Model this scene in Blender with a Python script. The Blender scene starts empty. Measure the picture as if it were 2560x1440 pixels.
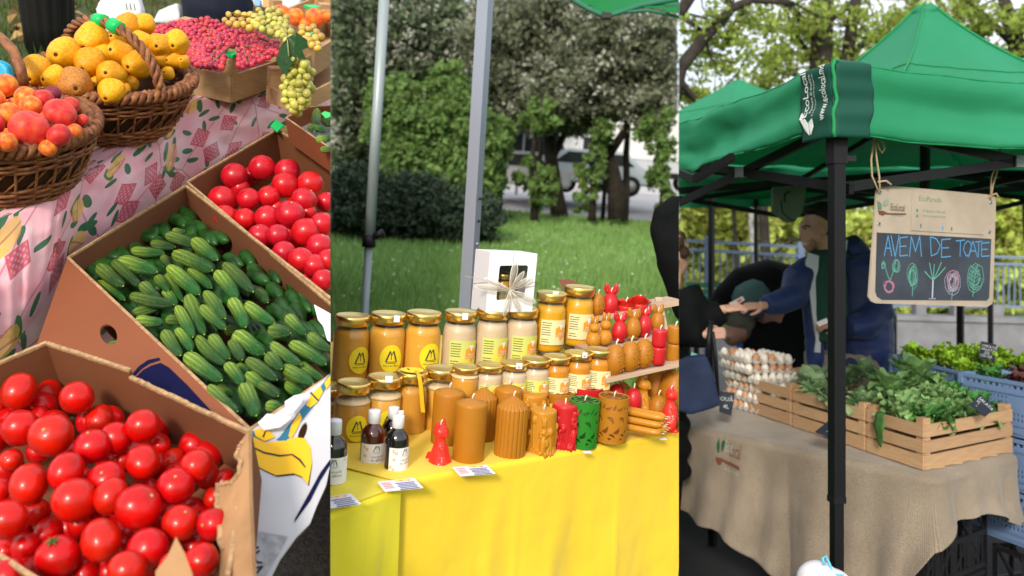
import bpy, bmesh, math, random
import numpy as np
from mathutils import Vector as V, Matrix, noise
from mathutils.geometry import tessellate_polygon
random.seed(7); np.random.seed(7)
PI = math.pi
sc = bpy.context.scene
# ------------------------------------------------------------------ camera, sky, sun, exposure
F, UC, VH, HC = 2200.0, 1280.0, 600.0, 1.7          # focal length in photo pixels, centre column, horizon row, eye height
cd = bpy.data.cameras.new('camera'); cam = bpy.data.objects.new('camera', cd)
sc.collection.objects.link(cam); sc.camera = cam
cd.sensor_width = 36; cd.lens = F/2560*36
cam.location = (0, 0, HC); cam.rotation_euler = (PI/2, 0, 0)
cd.shift_y = -(720-VH)/2560
cd.clip_start = .05; cd.clip_end = 800
cd.dof.use_dof = True; cd.dof.focus_distance = 2.1; cd.dof.aperture_fstop = 3.8
SUN_EL, SUN_AZ = math.radians(24), math.radians(192)   # azimuth clockwise from +Y
w = bpy.data.worlds.new('World'); sc.world = w; w.use_nodes = True
nt = w.node_tree; bg = nt.nodes['Background']
sky = nt.nodes.new('ShaderNodeTexSky'); sky.sky_type = 'NISHITA'; sky.sun_disc = False
sky.sun_elevation = SUN_EL; sky.sun_rotation = SUN_AZ; sky.air_density = 1; sky.dust_density = 4; sky.ozone_density = 1
# thin bright cloud over most of the sky
tcw = nt.nodes.new('ShaderNodeTexCoord'); nzw = nt.nodes.new('ShaderNodeTexNoise'); nzw.inputs['Scale'].default_value = 2.2; nzw.inputs['Detail'].default_value = 6
nt.links.new(tcw.outputs['Generated'], nzw.inputs['Vector']); mrw = nt.nodes.new('ShaderNodeMapRange'); mrw.inputs[1].default_value = .3; mrw.inputs[2].default_value = .6; mrw.inputs[3].default_value = .45; mrw.inputs[4].default_value = .95
nt.links.new(nzw.outputs['Fac'], mrw.inputs[0]); mxw = nt.nodes.new('ShaderNodeMix'); mxw.data_type = 'RGBA'; nt.links.new(mrw.outputs[0], mxw.inputs[0])
nt.links.new(sky.outputs[0], mxw.inputs[6]); mxw.inputs[7].default_value = (6.2, 6.4, 6.8, 1); nt.links.new(mxw.outputs[2], bg.inputs[0]); bg.inputs[1].default_value = .15
sd = bpy.data.lights.new('sun', 'SUN'); sd.energy = 2.1; sd.angle = math.radians(10); sd.color = (1, .93, .82)
so = bpy.data.objects.new('sun', sd); sc.collection.objects.link(so)
sdir = V((math.sin(SUN_AZ)*math.cos(SUN_EL), math.cos(SUN_AZ)*math.cos(SUN_EL), math.sin(SUN_EL)))
so.rotation_euler = sdir.to_track_quat('Z', 'Y').to_euler()
sc.view_settings.view_transform = 'Standard'; sc.view_settings.look = 'None'
sc.view_settings.exposure = 0.48; sc.view_settings.gamma = 1
try: sc.view_settings.use_curve_mapping = False
except Exception: pass
sc.cycles.max_bounces = 8; sc.cycles.transparent_max_bounces = 16; sc.cycles.caustics_reflective = False; sc.cycles.caustics_refractive = False
C = sc.collection
# ------------------------------------------------------------------ placing
def W(u, v, d): return V(((u-UC)/F*d, d, HC-(v-VH)/F*d))
def ray(u, v): return V(((u-UC)/F, 1, -(v-VH)/F))
CAM = V((0, 0, HC))
def onplane(u, v, p0, n):
    r = ray(u, v); return CAM + r*((p0-CAM).dot(n)/r.dot(n))
def frame(up, fwd=V((0, 1, 0))):
    z = up.normalized(); x = fwd.cross(z).normalized(); y = z.cross(x)
    return Matrix((x, y, z)).transposed()
def mtx(loc, R=None, s=1.0, rz=0):
    R = (R or Matrix.Identity(3)) @ Matrix.Rotation(rz, 3, 'Z')
    return Matrix.Translation(loc) @ R.to_4x4() @ Matrix.Scale(s, 4)
RL = frame(V((.143, -.427, .892)))                       # the left stall stands on a bank
a_, r_ = math.radians(5.2), math.radians(4.3)
RM = Matrix.Rotation(a_, 3, 'X') @ Matrix.Rotation(r_, 3, 'Y')   # the middle stall on gently rising lawn
RR = Matrix.Identity(3)
# ------------------------------------------------------------------ geometry collector
class G:
    def __init__(s): s.v = []; s.f = []; s.s = []
    def add(s, vs, fs, smooth=False, M=None):
        o = len(s.v)
        s.v += [tuple(M @ V(p)) for p in vs] if M is not None else [tuple(p) for p in vs]
        s.f += [tuple(i+o for i in f) for f in fs]; s.s += [smooth]*len(fs); return s
    def box(s, c, d, M=None, rz=0):
        x, y, z = d[0]/2, d[1]/2, d[2]/2
        vs = [V((i, j, k)) for i in (-x, x) for j in (-y, y) for k in (-z, z)]
        if rz: vs = [Matrix.Rotation(rz, 3, 'Z') @ p for p in vs]
        vs = [p+V(c) for p in vs]
        return s.add(vs, [(0,1,3,2),(4,6,7,5),(0,4,5,1),(2,3,7,6),(0,2,6,4),(1,5,7,3)], False, M)
    def lathe(s, prof, seg=24, M=None, smooth=True, rib=None, cap=True):
        vs = []; fs = []; n = len(prof)
        for r, z in prof:
            for k in range(seg):
                a = 2*PI*k/seg; q = r*(rib(a, z) if rib else 1); vs.append((q*math.cos(a), q*math.sin(a), z))
        for i in range(n-1):
            for k in range(seg):
                k2 = (k+1) % seg; fs.append((i*seg+k, i*seg+k2, (i+1)*seg+k2, (i+1)*seg+k))
        s.add(vs, fs, smooth, M)
        if cap:
            o = len(s.v)-n*seg
            if prof[0][0] > 1e-5: s.f.append(tuple(o+k for k in reversed(range(seg)))); s.s.append(False)
            if prof[-1][0] > 1e-5: s.f.append(tuple(o+(n-1)*seg+k for k in range(seg))); s.s.append(False)
        return s
    def ell(s, c, r, seg=16, ring=10, M=None):
        r = (r, r, r) if not hasattr(r, '__len__') else r
        M2 = Matrix.Translation(c) @ Matrix.Diagonal((*r, 1))
        if M is not None: M2 = M @ M2
        return s.lathe([(max(1e-4, math.sin(PI*i/ring)), -math.cos(PI*i/ring)) for i in range(ring+1)], seg, M2)
    def tube(s, pts, r, seg=6, cap=True, M=None, smooth=True):
        pts = [V(p) for p in pts]; n = len(pts)
        rs = r if hasattr(r, '__len__') else [r]*n
        vs = []; fs = []; t0 = (pts[1]-pts[0]).normalized()
        nx = t0.orthogonal().normalized()
        for i in range(n):
            t = (pts[min(i+1, n-1)]-pts[max(i-1, 0)]).normalized()
            nx = (nx - t*nx.dot(t))
            nx = nx.normalized() if nx.length > 1e-6 else t.orthogonal().normalized()
            b = t.cross(nx)
            for k in range(seg):
                a = 2*PI*k/seg; vs.append(pts[i]+(nx*math.cos(a)+b*math.sin(a))*rs[i])
        for i in range(n-1):
            for k in range(seg):
                k2 = (k+1) % seg; fs.append((i*seg+k, i*seg+k2, (i+1)*seg+k2, (i+1)*seg+k))
        if cap: fs += [tuple(reversed(range(seg))), tuple((n-1)*seg+k for k in range(seg))]
        return s.add(vs, fs, smooth, M)
    def bar(s, a, b, wd, th=None, up=V((0, 0, 1))):
        a, b = V(a), V(b); t = (b-a).normalized(); th = th or wd
        x = t.cross(up); x = (x if x.length > 1e-4 else t.orthogonal()).normalized(); y = t.cross(x)
        vs = [p+x*i*wd/2+y*j*th/2 for p in (a, b) for i, j in ((-1,-1),(1,-1),(1,1),(-1,1))]
        return s.add(vs, [(3,2,1,0),(4,5,6,7),(0,1,5,4),(1,2,6,5),(2,3,7,6),(3,0,4,7)])
    def slab(s, pts, th, holes=(), nrm=None):
        """solid plate from a 3-D outline, thickness th along its normal (centred)"""
        pts = [V(p) for p in pts]; loops = [pts]+[[V(q) for q in h] for h in holes]
        if nrm is None:
            nrm = V((0, 0, 0)); c = sum(pts, V((0,0,0)))/len(pts)
            for i in range(len(pts)): nrm += (pts[i]-c).cross(pts[(i+1) % len(pts)]-c)
            nrm.normalize()
        ax = nrm.orthogonal().normalized(); ay = nrm.cross(ax)
        flat = [[V((p.dot(ax), p.dot(ay), 0)) for p in L] for L in loops]
        allp = [p for L in loops for p in L]; n = len(allp)
        tri = tessellate_polygon(flat)
        vs = [p+nrm*th/2 for p in allp]+[p-nrm*th/2 for p in allp]
        fs = []
        for t in tri:
            a, b, c2 = (allp[i] for i in t)
            t = t if (b-a).cross(c2-a).dot(nrm) > 0 else t[::-1]
            fs.append(tuple(t)); fs.append(tuple(i+n for i in t[::-1]))
        o = 0
        for L in loops:
            m = len(L)
            for i in range(m):
                j = (i+1) % m; fs.append((o+i, o+i+n, o+j+n, o+j))
            o += m
        s.add(vs, fs); return s
    def grid(s, fn, nu, nv, smooth=True, close=False):
        vs = [fn(i/nu, j/nv) for j in range(nv+1) for i in range(nu+1)]
        fs = [(j*(nu+1)+i, j*(nu+1)+i+1, (j+1)*(nu+1)+i+1, (j+1)*(nu+1)+i) for j in range(nv) for i in range(nu)]
        return s.add(vs, fs, smooth)
    def mesh(s, name, m, bevel=0, fix=False):
        me = bpy.data.meshes.new(name); me.from_pydata(s.v, [], s.f)
        me.polygons.foreach_set('use_smooth', s.s)
        if m: me.materials.append(m)
        if bevel or fix:
            bm = bmesh.new(); bm.from_mesh(me)
            if fix: bmesh.ops.recalc_face_normals(bm, faces=bm.faces)
            if bevel:
                es = [e for e in bm.edges if len(e.link_faces) == 2 and e.calc_face_angle(0) > .6]
                bmesh.ops.bevel(bm, geom=es, offset=bevel, segments=2, affect='EDGES', clamp_overlap=True)
            bm.to_mesh(me); bm.free()
        return me
    def obj(s, name, m, parent=None, M=None, bevel=0, fix=False, solid=0):
        me = s.mesh(name, m, bevel, fix)
        if solid: me = modded(me, lambda o: (lambda q: (setattr(q, 'thickness', solid), setattr(q, 'offset', 0)))(o.modifiers.new('s', 'SOLIDIFY')))
        return link(name, me, parent, M)
    def melt(s, voxel, it=3, fac=.5):
        """one continuous skin over everything collected"""
        me = s.mesh('m', None)
        def f(o):
            r = o.modifiers.new('r', 'REMESH'); r.mode = 'VOXEL'; r.voxel_size = voxel; r.use_smooth_shade = True
            if it: q = o.modifiers.new('q', 'SMOOTH'); q.iterations = it; q.factor = fac
        return modded(me, f)
def modded(me, f):
    o = bpy.data.objects.new('tmp', me); C.objects.link(o); f(o)
    dg = bpy.context.evaluated_depsgraph_get()
    m2 = bpy.data.meshes.new_from_object(o.evaluated_get(dg))
    bpy.data.objects.remove(o); bpy.data.meshes.remove(me); return m2
BAY = []
def link(name, me, parent=None, M=None):
    me.name = name
    o = bpy.data.objects.new(name, me); C.objects.link(o); BAY.append(o)
    if parent: o.parent = parent
    if M is not None: o.matrix_local = M
    return o
def setm(me, m): me.materials.clear(); me.materials.append(m); return me
def tag(o, label=None, cat=None, group=None, kind=None):
    if label: o['label'] = label
    if cat: o['category'] = cat
    if group: o['group'] = group
    if kind: o['kind'] = kind
    return o
def thing(name, label, cat, M, group=None):
    o = bpy.data.objects.new(name, None); C.objects.link(o); o.empty_display_size = .05
    o.matrix_local = M; BAY.append(o); return tag(o, label, cat, group)
def dup(p, M, label, group=None):
    r = p.copy(); C.objects.link(r); BAY.append(r); r.matrix_local = M; r['label'] = label
    if group: r['group'] = group
    for ch in p.children:
        c = ch.copy(); C.objects.link(c); BAY.append(c); c.parent = r; c.matrix_local = ch.matrix_local.copy()
        for g in ch.children:
            d = g.copy(); C.objects.link(d); BAY.append(d); d.parent = c; d.matrix_local = g.matrix_local.copy()
    return r
class Proto:
    """first use moves the built thing itself, later uses copy it"""
    def __init__(s, root): s.r = root; s.used = False; s.m0 = None
    def put(s, M, label, group=None):
        if not s.used:
            s.used = True; s.r.matrix_local = M; s.r['label'] = label
            if group: s.r['group'] = group
            return s.r
        return dup(s.r, M, label, group)
def nmesh(name, vs, fs, m, smooth=False):
    """large mesh from numpy arrays; fs is (n,3) or (n,4)"""
    me = bpy.data.meshes.new(name); k = fs.shape[1]
    me.vertices.add(len(vs)); me.vertices.foreach_set('co', vs.astype(np.float32).ravel())
    me.loops.add(fs.size); me.loops.foreach_set('vertex_index', fs.astype(np.int32).ravel())
    me.polygons.add(len(fs)); me.polygons.foreach_set('loop_start', np.arange(0, fs.size, k, dtype=np.int32))
    me.polygons.foreach_set('use_smooth', np.full(len(fs), smooth))
    me.update(calc_edges=True); me.materials.append(m); return me
def leaves(pts, size, up=.3, aspect=1.6, fold=True):
    """a small two-facet leaf at each point, as one vertex/face array"""
    n = len(pts); d = np.random.normal(size=(n, 3)); d[:, 2] += up; d /= np.linalg.norm(d, axis=1)[:, None]
    e = np.random.normal(size=(n, 3)); e -= (e*d).sum(1)[:, None]*d; e /= np.linalg.norm(e, axis=1)[:, None]
    t = np.cross(d, e); sz = size*np.random.uniform(.6, 1.35, n)[:, None]
    L = sz*aspect/2*e; B = sz/2*t; N = d*sz*.18
    vs = np.stack([pts-L, pts+B+N, pts+L, pts-B+N], 1).reshape(-1, 3)
    i = np.arange(n)*4
    fs = np.concatenate([np.stack([i, i+1, i+2], 1), np.stack([i, i+2, i+3], 1)])
    return vs, fs
def text(s, size, m=None, space=1.0, align='CENTER', shear=0, extrude=0):
    cu = bpy.data.curves.new('t', 'FONT'); cu.body = s; cu.size = size; cu.align_x = align; cu.align_y = 'CENTER'
    cu.space_character = space; cu.shear = shear; cu.extrude = extrude; cu.resolution_u = 2
    o = bpy.data.objects.new('t', cu); C.objects.link(o)
    me = bpy.data.meshes.new_from_object(o.evaluated_get(bpy.context.evaluated_depsgraph_get()))
    bpy.data.objects.remove(o); bpy.data.curves.remove(cu)
    if m: setm(me, m)
    return me
# ------------------------------------------------------------------ materials
MATS = {}
def mat(name, col, rough=.6, var=.0, scale=6, col2=None, bump=0, bscale=60, metal=0, sss=0, coat=0, spec=.32, rnd=0, sheen=0, trans=0, detail=4, isl=0, extra=None, dist=.01, sheer=0):
    if name in MATS: return MATS[name]
    m = bpy.data.materials.new(name); m.use_nodes = True; t = m.node_tree; N = t.nodes; L = t.links.new
    p = N['Principled BSDF']; col = (*col, 1) if len(col) == 3 else col
    tc = N.new('ShaderNodeTexCoord'); last = None
    I = p.inputs
    I['Roughness'].default_value = rough; I['Metallic'].default_value = metal
    I['Specular IOR Level'].default_value = spec; I['Coat Weight'].default_value = coat; I['Coat Roughness'].default_value = .08
    I['Sheen Weight'].default_value = sheen
    if sss: I['Subsurface Weight'].default_value = sss; I['Subsurface Radius'].default_value = (1, .5, .25); I['Subsurface Scale'].default_value = .01
    I['Base Color'].default_value = col
    rgb = N.new('ShaderNodeRGB'); rgb.outputs[0].default_value = col; last = rgb.outputs[0]
    if var or col2:
        nz = N.new('ShaderNodeTexNoise'); nz.inputs['Scale'].default_value = scale; nz.inputs['Detail'].default_value = detail
        L(tc.outputs['Object'], nz.inputs['Vector'])
        mr = N.new('ShaderNodeMapRange'); mr.inputs[1].default_value = .35; mr.inputs[2].default_value = .65
        L(nz.outputs['Fac'], mr.inputs[0])
        mx = N.new('ShaderNodeMix'); mx.data_type = 'RGBA'
        c2 = (*col2, 1) if col2 else tuple(c*(1-var) for c in col[:3])+(1,)
        L(mr.outputs[0], mx.inputs[0]); L(last, mx.inputs[6]); mx.inputs[7].default_value = c2; last = mx.outputs[2]
    if rnd or isl:
        if isl: g = N.new('ShaderNodeNewGeometry'); src = g.outputs['Random Per Island']
        else: g = N.new('ShaderNodeObjectInfo'); src = g.outputs['Random']
        hs = N.new('ShaderNodeHueSaturation'); a = rnd or isl
        mv = N.new('ShaderNodeMapRange'); mv.inputs[3].default_value = 1-a; mv.inputs[4].default_value = 1+a
        mh = N.new('ShaderNodeMapRange'); mh.inputs[3].default_value = .5-a*.03; mh.inputs[4].default_value = .5+a*.03
        L(src, mv.inputs[0]); L(src, mh.inputs[0]); L(mv.outputs[0], hs.inputs['Value']); L(mh.outputs[0], hs.inputs['Hue'])
        L(last, hs.inputs['Color']); last = hs.outputs[0]
    if extra: last = extra(t, tc, last)
    L(last, I['Base Color'])
    if bump:
        nb = N.new('ShaderNodeTexNoise'); nb.inputs['Scale'].default_value = bscale; nb.inputs['Detail'].default_value = 5
        L(tc.outputs['Object'], nb.inputs['Vector'])
        b = N.new('ShaderNodeBump'); b.inputs['Strength'].default_value = bump; b.inputs['Distance'].default_value = dist
        L(nb.outputs['Fac'], b.inputs['Height']); L(b.outputs[0], I['Normal'])
    if trans:
        tr = N.new('ShaderNodeBsdfTranslucent'); ms = N.new('ShaderNodeMixShader'); ms.inputs[0].default_value = trans
        L(last, tr.inputs[0]); L(p.outputs[0], ms.inputs[1]); L(tr.outputs[0], ms.inputs[2]); L(ms.outputs[0], N['Material Output'].inputs[0])
    if sheer:
        o_ = N['Material Output'].inputs[0]; cur = o_.links[0].from_socket; tp_ = N.new('ShaderNodeBsdfTransparent'); m2 = N.new('ShaderNodeMixShader'); m2.inputs[0].default_value = sheer
        L(cur, m2.inputs[1]); L(tp_.outputs[0], m2.inputs[2]); L(m2.outputs[0], o_)
    MATS[name] = m; return m
def thin_glass(name, tint=(1, 1, 1), add=.04):
    if name in MATS: return MATS[name]
    m = bpy.data.materials.new(name); m.use_nodes = True; t = m.node_tree; N = t.nodes; L = t.links.new
    N.remove(N['Principled BSDF'])
    tr = N.new('ShaderNodeBsdfTransparent'); tr.inputs[0].default_value = (*tint, 1)
    gl = N.new('ShaderNodeBsdfGlossy'); gl.inputs['Roughness'].default_value = .04
    fr = N.new('ShaderNodeLayerWeight'); fr.inputs[0].default_value = .5
    pw = N.new('ShaderNodeMath'); pw.operation = 'POWER'; pw.inputs[1].default_value = 4; L(fr.outputs['Facing'], pw.inputs[0])
    ad = N.new('ShaderNodeMath'); ad.operation = 'MULTIPLY_ADD'; ad.inputs[1].default_value = .6; ad.inputs[2].default_value = add; L(pw.outputs[0], ad.inputs[0])
    ms = N.new('ShaderNodeMixShader'); L(ad.outputs[0], ms.inputs[0]); L(tr.outputs[0], ms.inputs[1]); L(gl.outputs[0], ms.inputs[2])
    L(ms.outputs[0], N['Material Output'].inputs[0]); MATS[name] = m; return m
def nd(t, typ, **kw):
    n = t.nodes.new(typ)
    for k, v in kw.items(): setattr(n, k, v)
    return n
def mixc(t, fac, a, b):
    n = t.nodes.new('ShaderNodeMix'); n.data_type = 'RGBA'
    for s, x in ((0, fac), (6, a), (7, b)):
        if hasattr(x, 'is_output'): t.links.new(x, n.inputs[s])
        else: n.inputs[s].default_value = x if s == 0 else (*x, 1)
    return n.outputs[2]
def mth(t, op, a, b=None, c=None):
    n = t.nodes.new('ShaderNodeMath'); n.operation = op
    for i, x in enumerate((a, b, c)):
        if x is None: continue
        if hasattr(x, 'is_output'): t.links.new(x, n.inputs[i])
        else: n.inputs[i].default_value = x
    return n.outputs[0]
# ------------------------------------------------------------------ bays end on a clean cut where the next one begins
def clip(objs, u, keep_right):
    """cut everything at the vertical plane through column u"""
    bpy.context.view_layer.update()
    n = V((1, -(u-UC)/F, 0)).normalized()                # points right
    if not keep_right: n = -n                              # n points to the kept side
    gone = []
    for o in objs:
        if o.type != 'MESH': continue
        mw = o.matrix_world; ds = [(mw @ V(b)-CAM).dot(n) for b in o.bound_box]
        if min(ds) > -1e-5: continue
        if max(ds) < 1e-5: gone.append(o); continue
        inv = mw.inverted(); pl = inv @ CAM; ln = (mw.to_3x3().transposed() @ n).normalized()
        me = o.data.copy(); bm = bmesh.new(); bm.from_mesh(me)
        closed = all(e.is_manifold for e in bm.edges)
        r = bmesh.ops.bisect_plane(bm, geom=bm.verts[:]+bm.edges[:]+bm.faces[:], plane_co=pl, plane_no=ln, clear_inner=True, clear_outer=False, dist=1e-6)
        if closed:
            es = [g for g in r['geom_cut'] if isinstance(g, bmesh.types.BMEdge)]
            try: bmesh.ops.holes_fill(bm, edges=es, sides=0)
            except Exception: pass
        if len(bm.faces) == 0: gone.append(o)
        bm.to_mesh(me); bm.free(); o.data = me
    dead = set(gone)
    for o in gone:
        for c in o.children:
            if c not in dead: dead.add(c)
    live = [o for o in objs if o not in dead]
    empt = [o for o in live if o.type == 'EMPTY' and not any(c not in dead for c in o.children)]
    for o in list(dead)+empt: bpy.data.objects.remove(o)
    return [o for o in live if o not in empt]
ORD = ['first','second','third','fourth','fifth','sixth','seventh','eighth','ninth','tenth','eleventh','twelfth','thirteenth']
def rowlabels(uv, tol, kind, where):
    """names each of many alike things by its row and its place in the row"""
    idx = sorted(range(len(uv)), key=lambda i: uv[i][1]); rows = []; out = [None]*len(uv)
    for i in idx:
        if rows and uv[i][1]-uv[rows[-1][0]][1] < tol: rows[-1].append(i)
        else: rows.append([i])
    for r, row in enumerate(rows):
        row.sort(key=lambda i: uv[i][0])
        for k, i in enumerate(row):
            out[i] = f'{kind}, {ORD[k % 13]} from left in {ORD[r % 13]} row {where}'
    return out
def lerp(a, b, t): return a+(b-a)*t
def fbm(p, s=1.0): return noise.noise(V(p)*s)*.6+noise.noise(V(p)*s*2.1)*.3+noise.noise(V(p)*s*4.3)*.15
# ================================================================== LEFT STALL: fruit and vegetables
BAY = []
def inv(c0, v0, cv, cu=0, u0=400): return lambda u, v: 1/(c0+(v-v0)*cv+(u-u0)*cu)
PF, PC, PT = inv(.68, 990, .00039), inv(.435, 465, .00039), inv(.38, 330, .00039)
upL = RL.col[2].copy(); HB, HG = .898, 1.65
PB = lambda u, v: -HB/ray(u, v).dot(upL)                # the table top
PGd = lambda u, v: -HG/ray(u, v).dot(upL)               # the sloping ground
def Wp(P, u, v, k=1.0): return W(u, v, P(u, v)*k)
def nrmP(P):                                             # normal of an inverse-depth plane, toward the camera
    a, b, c = Wp(P, 100, 300), Wp(P, 700, 300), Wp(P, 400, 900)
    n = (b-a).cross(c-a).normalized(); return n if n.dot(CAM-a) > 0 else -n
# materials
wood_grain = lambda t, tc, last: (lambda w2: (t.links.new(tc.outputs['Object'], w2.inputs['Vector']), mixc(t, w2.outputs['Fac'], (.30,.17,.075), (.52,.34,.17)))[1])(nd(t, 'ShaderNodeTexNoise'))
def plank_extra(t, tc, last):
    mp = nd(t, 'ShaderNodeMapping'); mp.inputs['Scale'].default_value = (3, 3, 40)
    t.links.new(tc.outputs['Object'], mp.inputs[0]); n = nd(t, 'ShaderNodeTexNoise'); n.inputs['Scale'].default_value = 4; n.inputs['Detail'].default_value = 6
    t.links.new(mp.outputs[0], n.inputs['Vector']); return mixc(t, mth(t, 'MULTIPLY', n.outputs['Fac'], .7), last, (.26, .12, .05))
m_red = mat('tomato_skin', (.64, .003, .0015), .3, coat=.2, col2=(.44, .006, .002), scale=1.1, rnd=.06, bump=.05, bscale=5)
m_red2 = mat('tomato_skin_pink', (.60, .007, .018), .34, coat=.22, var=.25, scale=1.2, rnd=.08)
m_scar = mat('stem_scar', (.45, .3, .1), .7); m_calyx = mat('calyx_green', (.06, .12, .02), .7)
def cuke_extra(t, tc, last):
    sx = nd(t, 'ShaderNodeSeparateXYZ'); t.links.new(tc.outputs['Object'], sx.inputs[0])
    ang = mth(t, 'ARCTAN2', sx.outputs[1], sx.outputs[2])
    st = mth(t, 'POWER', mth(t, 'ABSOLUTE', mth(t, 'SINE', mth(t, 'MULTIPLY', ang, 5))), 6)
    tip = nd(t, 'ShaderNodeMapRange'); t.links.new(sx.outputs[0], tip.inputs[0]); tip.inputs[1].default_value = .25; tip.inputs[2].default_value = -.55
    n = nd(t, 'ShaderNodeTexNoise'); n.inputs['Scale'].default_value = 9; t.links.new(tc.outputs['Object'], n.inputs['Vector'])
    f = mth(t, 'MULTIPLY', mth(t, 'ADD', mth(t, 'MULTIPLY', st, .6), .42), mth(t, 'MULTIPLY', tip.outputs[0], mth(t, 'ADD', n.outputs['Fac'], .45)))
    oi = nd(t, 'ShaderNodeObjectInfo'); f2 = mth(t, 'MULTIPLY', f, mth(t, 'ADD', mth(t, 'MULTIPLY', oi.outputs['Random'], 1.1), .5))
    f2 = mth(t, 'MINIMUM', f2, 1.0)
    vo = nd(t, 'ShaderNodeTexVoronoi'); vo.inputs['Scale'].default_value = 16; t.links.new(tc.outputs['Object'], vo.inputs['Vector'])
    sp = mth(t, 'LESS_THAN', vo.outputs['Distance'], .16)
    f2 = mth(t, 'MAXIMUM', f2, mth(t, 'MULTIPLY', mth(t, 'GREATER_THAN', mth(t, 'ABSOLUTE', sx.outputs[0]), .485), .9))
    return mixc(t, mth(t, 'MULTIPLY', sp, .35), mixc(t, f2, last, (.40, .56, .06)), (.16, .28, .07))
m_cuke = mat('cucumber_skin', (.015, .085, .010), .34, bump=.5, bscale=14, dist=.06, rnd=.35, extra=cuke_extra, spec=.5)
m_quince = mat('quince_skin', (.80, .42, .008), .5, col2=(.74, .27, .006), scale=7, rnd=.13, bump=.12, bscale=20, extra=lambda t, tc, last: (lambda n: (t.links.new(tc.outputs['Object'], n.inputs['Vector']), mixc(t, mth(t, 'GREATER_THAN', n.outputs['Fac'], .66), last, (.32, .12, .02)))[1])((lambda n: (setattr(n.inputs['Scale'], 'default_value', 30), n)[1])(nd(t, 'ShaderNodeTexNoise'))))
m_quince_b = mat('quince_skin_bruised', (.6, .24, .03), .55, col2=(.35, .13, .03), scale=9)
m_dark = mat('dried_blossom', (.07, .03, .01), .9)
m_peach = mat('peach_skin', (.75, .07, .02), .5, col2=(.82, .30, .02), scale=1.6, rnd=.12, sheen=.1)
m_peachr = mat('peach_skin_red', (.58, .012, .02), .45, col2=(.72, .07, .03), scale=1.8, rnd=.1, sheen=.1)
m_plum = mat('plum_skin', (.2, .02, .05), .45)
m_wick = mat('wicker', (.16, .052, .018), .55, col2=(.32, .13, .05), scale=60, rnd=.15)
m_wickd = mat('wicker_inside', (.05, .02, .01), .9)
m_grape = mat('red_grape_skin', (.5, .035, .075), .32, sss=.3, rnd=.35, coat=.2)
m_grapeg = mat('green_grape_skin', (.42, .46, .08), .3, sss=.4, rnd=.25, coat=.2, col2=(.5, .4, .1), scale=50)
m_grapey = mat('amber_grape_skin', (.55, .42, .08), .3, sss=.4, rnd=.25, coat=.2, col2=(.55, .3, .06), scale=50)
m_stem = mat('grape_stem', (.3, .28, .1), .7)
m_vleaf = mat('vine_leaf', (.02, .085, .018), .45, var=.4, scale=20, trans=.15, bump=.4, bscale=40)
m_crate = mat('crate_wood', (.56, .36, .19), .75, extra=plank_extra, bump=.3, bscale=80, dist=.002, rnd=.1)
m_tape = mat('green_tape', (.0, .5, .12), .4)
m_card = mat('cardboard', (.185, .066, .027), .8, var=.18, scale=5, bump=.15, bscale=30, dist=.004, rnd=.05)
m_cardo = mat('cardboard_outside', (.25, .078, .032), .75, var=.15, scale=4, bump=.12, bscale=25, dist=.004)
m_carde = mat('cardboard_edge', (.5, .31, .16), .9, var=.4, scale=90)
m_cardt = mat('cardboard_torn', (.44, .24, .11), .85, var=.3, scale=14, bump=.5, bscale=40, dist=.004)
m_white = mat('white_print', (.56, .55, .58), .5, var=.12, scale=6)
m_blue = mat('navy_print', (.004, .005, .04), .7, spec=.1); m_teal = mat('teal_print', (.02, .16, .27), .5)
m_yel = mat('yellow_print', (.85, .47, .01), .5); m_ink = mat('black_print', (.02, .02, .025), .6)
m_paper = mat('paper', (.8, .78, .82), .7)
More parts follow.
